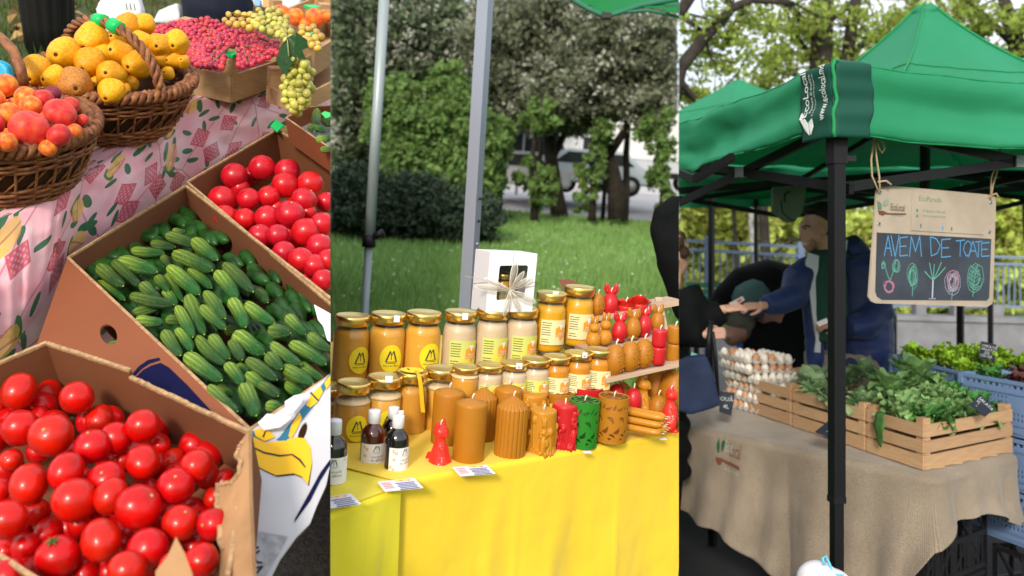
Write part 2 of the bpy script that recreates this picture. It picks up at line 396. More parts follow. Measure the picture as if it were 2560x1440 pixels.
def floral(t, tc, last):
    """printed oilcloth: tulips, lace diamonds, leaves and thin red arcs on pink, each motif laid out in its own cell"""
    vec = tc.outputs['UV']; M_ = lambda op, a, b=None, c=None: mth(t, op, a, b, c); A = lambda a, b: M_('MULTIPLY', a, b)
    nz = nd(t, 'ShaderNodeTexNoise'); nz.inputs['Scale'].default_value = 14; t.links.new(vec, nz.inputs['Vector']); nf = nz.outputs['Fac']
    def cells(scale, rand):
        n = nd(t, 'ShaderNodeTexVoronoi', voronoi_dimensions='2D'); n.inputs['Scale'].default_value = scale; n.inputs['Randomness'].default_value = rand; t.links.new(vec, n.inputs['Vector'])
        d = nd(t, 'ShaderNodeVectorMath', operation='SUBTRACT'); t.links.new(vec, d.inputs[0]); t.links.new(n.outputs['Position'], d.inputs[1])
        s = nd(t, 'ShaderNodeSeparateColor'); t.links.new(n.outputs['Color'], s.inputs[0]); r, g_, b_ = s.outputs[0], s.outputs[1], s.outputs[2]
        q = nd(t, 'ShaderNodeSeparateXYZ'); t.links.new(d.outputs[0], q.inputs[0]); an = A(g_, 6.283); c, s_ = M_('COSINE', an), M_('SINE', an)
        return M_('ADD', A(q.outputs[0], c), A(q.outputs[1], s_)), M_('SUBTRACT', A(q.outputs[1], c), A(q.outputs[0], s_)), r, b_
    def ellm(x, y, a, b, ox=0, oy=0):
        x = M_('DIVIDE', M_('SUBTRACT', x, ox), a); y = M_('DIVIDE', M_('SUBTRACT', y, oy), b); return M_('LESS_THAN', M_('ADD', A(x, x), A(y, y)), M_('ADD', .35, A(nf, 1.2)))
    base = mixc(t, nf, (.88, .26, .36), (.88, .70, .73))
    big = nd(t, 'ShaderNodeTexVoronoi', feature='DISTANCE_TO_EDGE', voronoi_dimensions='2D'); big.inputs['Scale'].default_value = 5; t.links.new(vec, big.inputs['Vector'])
    col = mixc(t, A(M_('LESS_THAN', big.outputs[0], .011), .55), base, (.45, .06, .10))
    x, y, r, b_ = cells(17, .8); col = mixc(t, A(ellm(x, y, .021, .008), M_('LESS_THAN', r, .62)), col, (.05, .15, .08))
    x, y, r, b_ = cells(9.5, .62)
    man = M_('ADD', M_('ABSOLUTE', x), M_('ABSOLUTE', y)); dia = A(M_('LESS_THAN', man, .036), M_('GREATER_THAN', r, .36))
    lace = M_('GREATER_THAN', M_('ADD', M_('SINE', A(x, 620)), M_('SINE', A(y, 620))), .5); rim = M_('GREATER_THAN', man, .030)
    col = mixc(t, A(dia, .8), col, mixc(t, A(lace, M_('SUBTRACT', 1, rim)), (.55, .025, .07), (.72, .25, .32)))
    tul = M_('LESS_THAN', r, .42)
    col = mixc(t, A(tul, ellm(x, y, .030, .012, .018, -.030)), col, (.05, .16, .08)); col = mixc(t, A(tul, ellm(x, y, .012, .028, -.034, .0)), col, (.08, .2, .07))
    pet = mixc(t, M_('GREATER_THAN', M_('ADD', A(y, 25), b_), .55), (.80, .50, .02), (.62, .13, .04)); pet = mixc(t, A(nf, .6), pet, (.78, .45, .30)); pet = mixc(t, A(M_('LESS_THAN', M_('ABSOLUTE', M_('SUBTRACT', y, A(x, .4))), .0025), .7), pet, (.35, .08, .03))
    return mixc(t, A(tul, A(ellm(x, y, .040, .025), M_('MINIMUM', 1.0, M_('ADD', .45, A(nf, .8))))), col, pet)
m_floral = mat('floral_oilcloth', (.8, .4, .5), .35, extra=floral, coat=.25, bump=.25, bscale=14, dist=.01)
m_asph = mat('asphalt_grey', (.15, .14, .135), .9, var=.45, scale=70, bump=.8, bscale=160, dist=.004)
m_bank = mat('bank_soil', (.045, .07, .02), .95, col2=(.1, .08, .04), scale=3, bump=.5, bscale=40)

# ---- ground: asphalt under the stall, grassy bank behind
fw = (RL.col[1]).copy(); rt = RL.col[0].copy(); g0 = CAM-upL*HG
def Lg(x, y, z=0): return g0+rt*x+fw*y+upL*z
def ground_patch(name, x0, x1, y0, y1, m, n=24, amp=.0, dz=0):
    g = G()
    def f(a, b):
        x, y = lerp(x0, x1, a), lerp(y0, y1, b)
        return Lg(x, y, dz+amp*fbm((x, y, 0), .9))
    g.grid(f, n, n)
    # skirt and underside so the terrace is a solid body
    cs = [Lg(x0,y0,dz-.02), Lg(x1,y0,dz-.02), Lg(x1,y1,dz-.02), Lg(x0,y1,dz-.02)]; lo = [V((c.x, c.y, -.05)) for c in cs]
    g.add(cs+lo, [(0,1,5,4),(1,2,6,5),(2,3,7,6),(3,0,4,7),(4,5,6,7)])
    return tag(g.obj(name, m), kind='structure')
ground_patch('asphalt', -3.2, 1.0, -.55, 2.6, m_asph, 30, .01)
ground_patch('grass_bank', -7.5, 2.5, 2.6, 9.5, m_bank, 30, .05, .012)
pts = np.random.uniform((-7, 2.6), (1.5, 9.3), (26000, 2)); bl = []
P3 = np.array([Lg(x, y, .02+.05*fbm((x, y, 0), .9)) for x, y in pts]); n = len(P3); h = np.random.uniform(.04, .1, n)
ang = np.random.uniform(0, 2*PI, n); sd_ = np.stack([np.cos(ang), np.sin(ang), 0*ang], 1)*.006; ln = np.random.normal(size=(n, 3))*.025+np.array(upL)*h[:, None]
vs = np.stack([P3-sd_, P3+sd_, P3+ln], 1).reshape(-1, 3); fs = np.arange(3*n).reshape(-1, 3)
m_gblade = mat('grass_blade_olive', (.07, .13, .02), .7, isl=.5, trans=.25)
tag(link('grass', nmesh('grass', vs, fs, m_gblade)), kind='stuff')
pts = np.random.uniform((-7, 2.6), (1.5, 9.3), (1400, 2)); P3 = np.array([Lg(x, y, .06) for x, y in pts])
vs, fs = leaves(P3, .075, 1.5); tag(link('fallen_leaves', nmesh('fallen_leaves', vs, fs, mat('dry_leaf', (.42, .27, .12), .8, isl=.4))), kind='stuff')

# ---- pink floral oilcloth over the stall table
up_line = [(-120,610),(0,545),(130,500),(220,425),(330,355),(450,268),(560,225),(700,190),(900,120)]
lo_line = [(-120,960),(0,895),(95,790),(185,640),(330,545),(470,445),(590,370),(700,318),(900,230)]
def pl(line, t):
    x = t*(len(line)-1); i = min(int(x), len(line)-2); f = x-i
    return lerp(line[i][0], line[i+1][0], f), lerp(line[i][1], line[i+1][1], f)
g = G(); NU, NV = 110, 46
def cl(a, b):
    u0, v0 = pl(up_line, a); u1, v1 = pl(lo_line, a)
    e = Wp(PB, u0, v0)
    if b < .3:                                            # flat part running back under the baskets
        p = e+(fw*.75)*(1-b/.3); wr = .0015
    else:
        t = (b-.3)/.7; d1 = PB(u0, v0)*.985
        u, v = lerp(u0, u1, t), lerp(v0, v1, t)
        p = W(u, v, PB(u0, v0)*lerp(1, .975, math.sin(min(1, t*1.3)*PI/2))+.02*t*t); wr = .026*min(1, t*4)
    q = (p.x*3, p.z*3, p.y*2)
    rid = abs(noise.noise(V((a*22, b*1.5, 3.1))))
    return p+(CAM-p).normalized()*(wr*(1.2*fbm(q, 3.0)+.9*rid)+.0)
g.grid(cl, NU, NV)
# hanging continuation below the visible edge, down behind the boxes
def cl2(a, b):
    p = V(cl(a, 1)); return p-upL*(b*.45)+fw*(.06*b)
g.grid(cl2, NU, 6)
cloth_me = g.mesh('floral_cloth', m_floral)
uvl = cloth_me.uv_layers.new(name='UVMap')
def dens(fn, nu, nv, v0):
    """arc lengths over the sheet, so that the print keeps its scale"""
    P = [[V(fn(i/nu, j/nv)) for i in range(nu+1)] for j in range(nv+1)]; U = [0]
    for i in range(nu): U.append(U[-1]+(P[nv//2][i+1]-P[nv//2][i]).length)
    out = []
    S_ = [0]
    for j in range(nv): S_.append(S_[-1]+sum((P[j+1][i]-P[j][i]).length for i in range(0, nu+1, 10))/len(range(0, nu+1, 10)))
    for j in range(nv+1): out += [(U[i]*.72, v0+S_[j]) for i in range(nu+1)]
    return out, v0+S_[-1]
uva, vend = dens(cl, NU, NV, 0); uvb, _ = dens(cl2, NU, 6, vend); uva += uvb
for l in cloth_me.loops: uvl.data[l.index].uv = uva[l.vertex_index]
t_cl = tag(link('floral_tablecloth', cloth_me), 'pink oilcloth with red diamonds and yellow tulips draped over the stall edge', 'tablecloth')
# table carrying the cloth
tb = thing('stall_table', 'long stall table under the pink floral cloth', 'table', mtx(g0, RL))
Tz = HG-HB-.07
xl = [(Wp(PB, u, v)-g0) for u, v in up_line]
outl = [V((p.dot(rt), p.dot(fw)+.2, Tz)) for p in xl]; bk = [V((p.x, p.y+.8, Tz)) for p in outl]
G().slab(outl+bk[::-1], .03).obj('table_top', m_crate, tb)
for i in (2, 4, 6):
    G().bar(V((outl[i].x, outl[i].y+.15, Tz)), V((outl[i].x, outl[i].y+.15, 0)), .05).obj('leg', m_crate, tb)

# ---- cardboard boxes
def ellipse_uv(cu, cv, ru, rv, rot=0, n=16):
    return [(cu+ru*math.cos(2*PI*k/n)*math.cos(rot)-rv*math.sin(2*PI*k/n)*math.sin(rot), cv+ru*math.cos(2*PI*k/n)*math.sin(rot)+rv*math.sin(2*PI*k/n)*math.cos(rot)) for k in range(n)]
def wall(name, parent, pix, P, th, m, holes=(), lift=0):
    """pix: (u,v[,k]) outline on plane through its first three corners"""
    p3 = [Wp(P, *(q[:2]), *(q[2:] or (1,))) for q in pix[:3]]
    n = (p3[1]-p3[0]).cross(p3[2]-p3[0]).normalized(); n = n if n.dot(CAM-p3[0]) > 0 else -n
    pts = [onplane(q[0], q[1], p3[0], n) for q in pix]
    hs = [[onplane(u, v, p3[0], n) for u, v in h] for h in holes]
    o = G().slab(pts, th, hs, n).obj(name, m, parent); return o, p3[0], n
def printed(parent, name, pix, p0, n, m, off=.0035):
    pts = [onplane(u, v, p0, n)+n*off for u, v in pix]; return G().slab(pts, .0006, (), n).obj(name, m, parent)
def edge_strip(parent, a, b, P, wd=.006, n=40, ka=1, kb=1):
    """raw corrugated edge along a rim"""
    A, B = Wp(P, *a, ka), Wp(P, *b, kb); up = nrmP(P)
    pts = [A.lerp(B, i/n)+up*(.0012*fbm((i*.7, a[0], 0), 1.3)) for i in range(n+1)]
    g = G()
    for i in range(n): g.bar(pts[i], pts[i+1], wd, .005, up)
    return g.obj('raw_edge', m_carde, parent)
I4 = Matrix.Identity(4)
# cucumber box
cb = thing('cucumber_box', 'open cardboard box with round holes full of small cucumbers', 'cardboard box', I4)
wl, p0, n0 = wall('wall', cb, [(170,645),(625,1075),(95,862,1.05),(92,880),(560,1330),(640,1330)][0:2]+[(95,862,1.05)], PC, .005, m_cardo)
BAY.remove(wl); bpy.data.objects.remove(wl)
A_, B_, C_ = Wp(PC,170,645), Wp(PC,625,1075), Wp(PC,95,862,1.05)
n0 = (B_-A_).cross(C_-A_).normalized(); n0 = n0 if n0.dot(CAM-A_) > 0 else -n0
out = [(170,645),(625,1075),(640,1330),(500,1330),(92,868)]
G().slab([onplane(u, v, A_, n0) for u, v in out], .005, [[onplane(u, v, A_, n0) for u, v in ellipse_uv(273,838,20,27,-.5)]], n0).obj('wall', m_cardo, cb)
printed(cb, 'print', [(333,938),(350,918),(372,903),(400,897),(403,903),(375,912),(356,925),(340,942)], A_, n0, m_blue)
printed(cb, 'print', [(342,946),(360,928),(380,917),(404,910),(425,922),(470,965),(530,1030),(600,1100),(600,1180),(480,1100),(380,1000)], A_, n0, m_blue)
# back-left inner wall and back-right inner wall
dn = -nrmP(PC)
def inner(parent, a, b, P, h, m, holes=(), dx=(0, 0), th=.005):
    A, B = Wp(P, *a), Wp(P, *b); d = -nrmP(P)*h
    q = [A, B, B+d, A+d]; nn = (B-A).cross(d).normalized()
    return G().slab(q, th, [[onplane(u, v, A, nn) for u, v in hh] for hh in holes], nn).obj('wall', m, parent), A, nn
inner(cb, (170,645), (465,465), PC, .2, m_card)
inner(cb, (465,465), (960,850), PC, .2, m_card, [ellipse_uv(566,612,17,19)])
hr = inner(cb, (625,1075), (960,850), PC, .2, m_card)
A2, nn2 = Wp(PC,465,465), (Wp(PC,960,850)-Wp(PC,465,465)).cross(dn).normalized(); nn2 = nn2 if nn2.dot(CAM-A2) > 0 else -nn2
printed(cb, 'pressed_disc', ellipse_uv(742,752,19,22), A2, nn2, m_cardo, .003)
G().slab([Wp(PC, u, v)+dn*.13 for u, v in ((170,645),(465,465),(960,850),(625,1075))], .005).obj('bottom', m_card, cb)
for a, b in (((170,645),(465,465)), ((465,465),(960,850)), ((170,645),(625,1075)), ((625,1075),(960,850))): edge_strip(cb, a, b, PC)
# white printed outer side facing the street
E1, E2, E3 = Wp(PC,628,1078,.995), Wp(PC,850,920,.995), Wp(PC,640,1460,1.06)
n3 = (E2-E1).cross(E3-E1).normalized(); n3 = n3 if n3.dot(CAM-E1) > 0 else -n3
so_ = [(628,1078),(850,922),(850,1100),(826,1160),(815,1215),(790,1270),(775,1310),(740,1345),(700,1400),(675,1450),(640,1500),(560,1500)]
G().slab([onplane(u, v, E1, n3) for u, v in so_], .005, [[onplane(u, v, E1, n3) for u, v in ellipse_uv(756,1083,9,27,.35)]], n3).obj('printed_side', m_white, cb)
yl = [(628,1092),(660,1110),(697,1108),(740,1097),(762,1100),(776,1122),(780,1160),(770,1215),(755,1195),(735,1187),(690,1192),(660,1178),(628,1160)]
printed(cb, 'print', [(u+2*(i > 6), v+3) for i, (u, v) in enumerate(yl)], E1, n3, m_ink, .0032)
printed(cb, 'print', [(u-1*(i > 4), v) for i, (u, v) in enumerate(yl)], E1, n3, m_yel, .0042)
printed(cb, 'print', [(628,1119),(660,1134),(700,1142),(730,1139),(750,1152),(764,1172),(762,1174),(747,1156),(729,1142),(699,1146),(660,1138),(628,1123)], E1, n3, m_ink, .0052)
for q in ([(630,1080),(672,1103),(664,1107),(640,1099),(628,1094)], [(690,1104),(700,1095),(745,1035),(805,965),(826,935),(826,955),(790,1010),(742,1070),(715,1106)]): printed(cb, 'print', q, E1, n3, m_teal, .0046)
for q in ([(634,1079),(668,1076),(686,1098),(660,1108),(638,1095)], [(720,1096),(728,1066),(748,1036),(754,1050),(740,1080),(728,1100)], [(764,1018),(778,990),(800,970),(806,985),(792,1010),(775,1024)], [(810,962),(826,942),(826,962),(815,978)]): printed(cb, 'print', q, E1, n3, m_yel, .0056)
printed(cb, 'print', [(655,1098),(664,1076),(667,1077),(659,1099)], E1, n3, m_ink, .0064)
printed(cb, 'print', [(776,985),(796,1006),(793,1008),(774,988)], E1, n3, m_ink, .0064)
printed(cb, 'print', [(770,1240),(800,1185),(826,1150),(826,1163),(800,1205),(775,1255),(735,1310),(737,1300)], E1, n3, m_blue, .004)
printed(cb, 'print', [(640,1330),(720,1345),(690,1400),(660,1450),(622,1450)], E1, n3, mat('grey_print', (.42, .42, .45), .6, var=.4, scale=70), .004)
def wallform(me, u, v, px, n, p0, off, rot):
    """stand flat lettering on a wall plane"""
    o = onplane(u, v, p0, n)+n*off; r = onplane(u+1, v, p0, n)-onplane(u, v, p0, n); x = (r-n*r.dot(n)).normalized(); y = n.cross(x)
    R = Matrix((x, y, n)).transposed() @ Matrix.Rotation(rot, 3, 'Z'); return mtx(o, R, 1)
link('lettering', text('BANANA', .035, m_ink), cb, wallform(None, 637, 1415, 1, n3, E1, .0052, PI/2+.25))
for q, dd in (([(712,1005),(735,990),(760,985),(752,1010),(733,1032),(716,1040)], .97), ([(645,1058),(668,1035),(700,1040),(735,1042),(700,1068),(660,1075)], .985), ([(785,762),(835,790),(835,860),(818,850),(808,815),(795,800)], .985)):
    G().slab([W(u, v, PC(u, v)*dd) for u, v in q], .002).obj('liner_paper', m_paper, cb)
# box of tomatoes behind it
tbx = thing('tomato_box', 'cardboard box of pinkish tomatoes behind the cucumbers with green taped corner', 'cardboard box', I4)
for a, b in (((468,456),(692,325)), ((692,325),(960,470)), ((468,456),(850,780)), ((850,780),(960,470))):
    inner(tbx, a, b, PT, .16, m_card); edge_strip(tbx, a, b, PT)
G().slab([Wp(PT, u, v)-nrmP(PT)*.15 for u, v in ((468,456),(692,325),(960,470),(850,780))], .005).obj('bottom', m_card, tbx)
G().slab([Wp(PT, u, v, .985) for u, v in ((676,316),(690,300),(710,314),(693,331))], .004).obj('corner_tape', m_tape, tbx)
# big torn box in front
fb = thing('torn_box', 'torn cardboard box heaped with red tomatoes in front', 'cardboard box', I4)
KF = .97
def wk(a, b, h, m=m_card, ka=KF, kb=KF, jag=0, th=.005):
    A, B = Wp(PF, *a, ka), Wp(PF, *b, kb); d = -nrmP(PF)*h; n = 34
    top = [A.lerp(B, i/n)+nrmP(PF)*(jag*abs(fbm((i*.5, a[0]*.1, 1), 1.1))-jag*.4) for i in range(n+1)]
    nn = (B-A).cross(d).normalized(); o = G().slab(top+[B+d, A+d], th, (), nn).obj('wall', m, fb)
    g = G()
    for i in range(n): g.bar(top[i], top[i+1], .0065, .0045+.002*random.random(), nrmP(PF))
    g.obj('raw_edge', m_carde, fb); return o
wk((117,857), (325,925), .17, jag=.004); wk((325,940), (625,1080), .17, jag=.008)
wk((117,857), (-160,975), .17); wk((-30,1372), (110,1460), .17, m_cardo)
wk((625,1080), (560,1500), .17, jag=.012)
G().slab([Wp(PF, u, v, 1)-nrmP(PF)*.15 for u, v in ((117,857),(625,1080),(600,1600),(-100,1450),(-200,1000))], .004).obj('bottom', m_card, fb)
strip = [(625,1080),(628,1250),(638,1460),(553,1460),(556,1370),(549,1350),(546,1300),(541,1240),(545,1212),(560,1207),(578,1205),(598,1180),(603,1150),(590,1140),(597,1120),(606,1105)]
G().slab([Wp(PF, u, v, .95+.0006*max(0, 625-u)) for u, v in strip], .006).obj('torn_flap', m_cardt, fb)
g = G()
for i in range(4, 15):
    a, b = strip[i], strip[i+1] if i < 15 else strip[0]
    for k in range(3):
        q0 = [lerp(a[j], b[j], k/3)+random.uniform(-2, 2) for j in (0, 1)]; q1 = [lerp(a[j], b[j], (k+1.1)/3)+random.uniform(-2, 2) for j in (0, 1)]
        g.bar(Wp(PF, *q0, .943+.0006*max(0, 625-q0[0])), Wp(PF, *q1, .943+.0006*max(0, 625-q1[0])), .006, .004)
g.obj('frayed_edge', m_carde, fb)
G().slab([Wp(PF, u, v, .9) for u, v in ((390,1432),(420,1395),(441,1346),(462,1385),(483,1440),(485,1470),(390,1470))], .006).obj('torn_point', m_cardt, fb)

# ---- tomatoes
def fruit_me(name, m, prof, seg=28, rib=None, dimple=0):
    g = G(); g.lathe(prof, seg, None, True, rib); return g.mesh(name, m)
def sprof(top=.12, bot=.0, n=16, lx=1.0):
    out = []
    for i in range(n+1):
        a = PI*i/n; r = math.sin(a); z = -math.cos(a)*lx
        z -= top*math.exp(-(r/.28)**2)*(z > 0); z += bot*math.exp(-(r/.25)**2)*(z < 0); out.append((max(r, 1e-4), z))
    return out
def tom_proto(nm, m, lx, scar):
    t = thing(nm, 'x', 'tomato', I4)
    fruit_me('skin', m, sprof(.05, .02, 16, lx)); link('skin', bpy.data.meshes['skin'] if False else fruit_me('skin', m, sprof(.05, .02, 16, lx), 28, lambda a, z: 1+.012*math.sin(a*3+z)+.008*math.sin(a*5)), t)
    if scar:
        g = G(); g.ell((0, 0, lx-.03), (.09, .09, .05), 8, 6); g.obj('stem_scar', m_scar, t)
    if scar == 2:
        g = G()
        for k in range(6):
            a = k*PI/3; g.tube([(0, 0, lx), (.2*math.cos(a), .2*math.sin(a), lx+.04), (.36*math.cos(a), .36*math.sin(a), lx-.02+.1*random.random())], [.05, .05, .01], 5)
        g.tube([(0, 0, lx), (.03, 0, lx+.2)], .04, 5); g.obj('calyx', m_calyx, t)
    return Proto(t)
tp = [tom_proto('tomato', m_red, 1.0, 0), tom_proto('tomato', m_red, 1.2, 0), tom_proto('tomato', m_red, .93, 1), tom_proto('tomato', m_red, 1.0, 2)]
FT = [(47,978,42),(122,982,33),(192,994,43),(-8,1015,22),(52,1070,48),(128,1088,56,2),(250,1048,36),(232,1115,47,2),(290,1095,42),(358,1065,44),(28,1150,30),(95,1130,30),(72,1210,47),(165,1178,43),(267,1197,46),(357,1155,43),(432,1150,28),(492,1165,43),(277,1240,42),(440,1215,49,2),(187,1250,57),(347,1268,60),(90,1280,36),(20,1300,50),(0,1225,28),(452,1307,48),(532,1245,25),(532,1310,42),(253,1350,50,1),(145,1392,56,3),(65,1368,37),(370,1370,52),(318,1425,50),(215,1432,34),(505,1400,44),(15,1378,32),(440,1420,45),(-20,1100,40),(100,1040,25),(310,1150,30),(400,1110,26),(120,1330,34),(300,1300,30),(410,1260,32),(200,1310,32),(560,1200,26),(520,1190,30),(20,1440,42)]
fl = rowlabels(FT, 42, 'red tomato', 'of the torn front box'); nF = nrmP(PF)
for i, q in enumerate(FT):
    u, v, r = q[:3]; k = q[3] if len(q) > 3 else random.choice((0, 0, 1, 1, 2))
    d = PF(u, v)*(1.0+.03*random.random()-(.02 if r > 40 else -.035)); R = frame(V((random.gauss(0,.25), .75, .65+random.gauss(0,.3)))) if k == 1 else frame((nF+V((random.gauss(0,.45), random.gauss(0,.45)-(.75 if k in (2, 3) else 0), random.gauss(0,.3)))).normalized() if k != 3 else (nF+V((0, -.1, .25))).normalized())
    tp[k].put(mtx(W(u, v, d), R, r/F*d*.955, random.random()*6), fl[i], 'tomatoes in the torn front box')
tp2 = tom_proto('tomato', m_red2, 1.0, 0); tp3 = tom_proto('tomato', m_red2, .94, 1)
BT = [(586,440,33),(630,440,26),(655,420,33),(718,428,32),(775,460,33),(555,498,35),(622,498,29),(671,492,28),(712,462,33),(760,500,33),(562,540,28),(612,548,28),(668,545,32),(725,535,36),(765,580,36),(805,560,30),(815,505,25),(650,590,31),(694,588,28),(710,632,30),(752,650,32),(800,615,33),(785,665,30),(808,700,28),(640,625,20),(745,600,22),(600,470,24),(690,520,22),(820,650,28),(770,530,22)]
fl = rowlabels(BT, 36, 'pinkish red tomato', 'of the box behind the cucumbers')
for i, (u, v, r) in enumerate(BT):
    d = PT(u, v)*(1.025+.015*random.random()+(.03 if r < 27 else 0)); (tp3 if i % 4 == 1 else tp2).put(mtx(W(u, v, d), frame(V((random.gauss(0,.5), random.gauss(-.2,.4), 1))), r/F*d, random.random()*6), fl[i], 'tomatoes in the box behind')
# ---- cucumbers: long axis along local x, unit half length 0.5
def cuke_me(bend):
    n, seg = 18, 16; vs = []; fs = []
    for i in range(n+1):
        t = -1+2*i/n; r = (max(0, 1-abs(t)**3.2))**.5*(1-.13*t)*(.94+.06*math.cos(3*t+bend*30))
        for k in range(seg):
            a = 2*PI*k/seg; q = r*(1+.035*math.cos(5*a)+.05*noise.noise(V((t*4, math.cos(a)*2, math.sin(a)*2))))
            vs.append((t*.5, q*.5*math.cos(a)+bend*(t*t-.4), q*.5*math.sin(a)))
    for i in range(n):
        for k in range(seg):
            k2 = (k+1) % seg; fs.append((i*seg+k, (i+1)*seg+k, (i+1)*seg+k2, i*seg+k2))
    return G().add(vs, fs, True).mesh('cucumber', m_cuke)
cme = [cuke_me(b) for b in (0, .08, -.1, .16, .04, -.05, .2)]
ZC = [(1250,320,1470,400,105),(1290,290,1400,300,55),(1130,385,1310,415,85),(980,440,1225,460,90),(1450,360,1630,510,115),(1310,460,1600,590,135),(890,510,1180,600,130),(850,520,1050,710,105),(740,560,920,710,120),(740,670,940,810,75),(1220,480,1275,565,70),(1265,560,1500,770,125),(1420,580,1590,720,95),(1175,630,1260,740,85),(1240,620,1370,820,85),(1060,690,1190,800,105),(970,780,1300,850,110),(1235,740,1325,850,90),(990,910,1210,860,95),(1010,965,1230,980,105),(1240,960,1390,970,95),(1330,860,1450,1090,105),(1410,780,1530,1070,130),(1510,860,1690,1030,105),(1540,750,1690,950,105),(1630,600,1780,800,125),(1680,540,1900,750,115),(1740,810,1850,1015,130),(1840,840,2050,990,120),(1925,740,2010,830,85),(1685,1045,1810,1015,95),(1760,1070,1980,1220,165),(1470,1090,1680,1300,110),(1580,1080,1720,1250,110),(1730,1120,1820,1260,100),(1230,1050,1350,1230,110),(1330,1030,1440,1190,100),(1550,970,1620,1070,90),(2020,1040,2180,1060,130),(2150,930,2290,1070,105),(2030,1140,2250,1300,110),(2180,1130,2450,1290,120),(2310,1070,2470,1190,105),(1390,1225,1660,1415,140),(1705,1290,1820,1440,115),(1790,1300,1860,1360,90),(1850,1255,2080,1410,115),(2010,1220,2110,1330,115),(2110,1310,2350,1440,115),(2240,1290,2420,1410,95),(1850,1370,2000,1480,120),(2130,1400,2240,1490,85),(1560,1460,1780,1650,110),(1830,1450,1930,1680,145),(1990,1600,2120,1620,110),(1640,1455,1750,1530,80),(1950,1440,2090,1530,100),(2140,1440,2270,1520,90)]
CK = [(a/3, 480+b/3, c/3, 480+d/3, w/3) for a, b, c, d, w in ZC]
fl = rowlabels([((a+c)/2, (b+d)/2) for a, b, c, d, w in CK], 34, 'small cucumber', 'of the cardboard box'); nC = nrmP(PC)
for i, (u1, v1, u2, v2, wd) in enumerate(CK):
    k = 1.03+.02*random.random()-(.03 if wd > 33 else 0)
    A, B = Wp(PC, u1, v1, k), Wp(PC, u2, v2, k*random.uniform(.99, 1.01)); x = (B-A); L = x.length; x.normalize(); y = nC.cross(x).normalized(); z = x.cross(y)
    d = PC((u1+u2)/2, (v1+v2)/2)*k; wm = wd/F*d
    M = Matrix.Translation((A+B)/2) @ Matrix((x, y, z)).transposed().to_4x4() @ Matrix.Rotation(random.uniform(-.6, .6), 4, 'X') @ Matrix.Diagonal((L*1.02, wm*.9, wm*.9, 1))
    o = link('cucumber', cme[3 if i == 16 else random.choice((0, 1, 2, 4, 5, 6))], None, M); tag(o, fl[i], 'cucumber', 'cucumbers in the cardboard box')
# lower layers, mostly hidden: joined
def heap(name, src, mats_, m):
    g = G()
    for M in mats_: g.add([v.co for v in src.vertices], [tuple(f.vertices) for f in src.polygons], True, M)
    tag(g.obj(name, m), kind='stuff')
ms = []
for i in range(190):
    a, b = random.random(), random.random(); u = lerp(lerp(185, 620, b), lerp(462, 940, b), a); v = lerp(lerp(655, 1060, b), lerp(490, 850, b), a)+35*(1-b)
    if u > 830: continue
    A = Wp(PC, u, v, 1.06); an = random.uniform(.2, 1.3); x = (Wp(PC, u+60*math.cos(an), v+60*math.sin(an), 1.05)-A).normalized(); y = nC.cross(x).normalized(); z = x.cross(y)
    ms.append(Matrix.Translation(A) @ Matrix((x, y, z)).transposed().to_4x4() @ Matrix.Diagonal((.085, .034, .034, 1)))
m_cukeu = mat('cucumber_skin_plain', (.018, .085, .012), .4, var=.6, scale=30)
heap('lower_cucumbers', cme[0], ms, m_cukeu)
o = link('cucumber', cme[0], None, mtx(onplane(277, 846, A_, n0)-n0*.03, frame(n0), .055)); o.scale = (.06, .035, .035); tag(o, 'cucumber tip seen through the round hole of the box', 'cucumber')
tsrc = [c for c in tp[0].r.children][0].data
heap('lower_tomatoes', tsrc, [mtx(Wp(PF, *(lambda u_: (u_, random.uniform(1000+max(0, u_-200)*.36, 1440)))(random.uniform(10, 540)), 1.062), frame(V((random.gauss(0,.5), -.3, 1))), .0255) for i in range(62)], m_red)
ms = []
for i in range(30):
    v = random.uniform(470, 700); u = random.uniform(560+max(0, v-560)*1.2, 820); ms.append(mtx(Wp(PT, u, v, 1.08), frame(V((random.gauss(0,.5), -.3, 1))), .03))
heap('lower_tomatoes', tsrc, ms, m_red2)

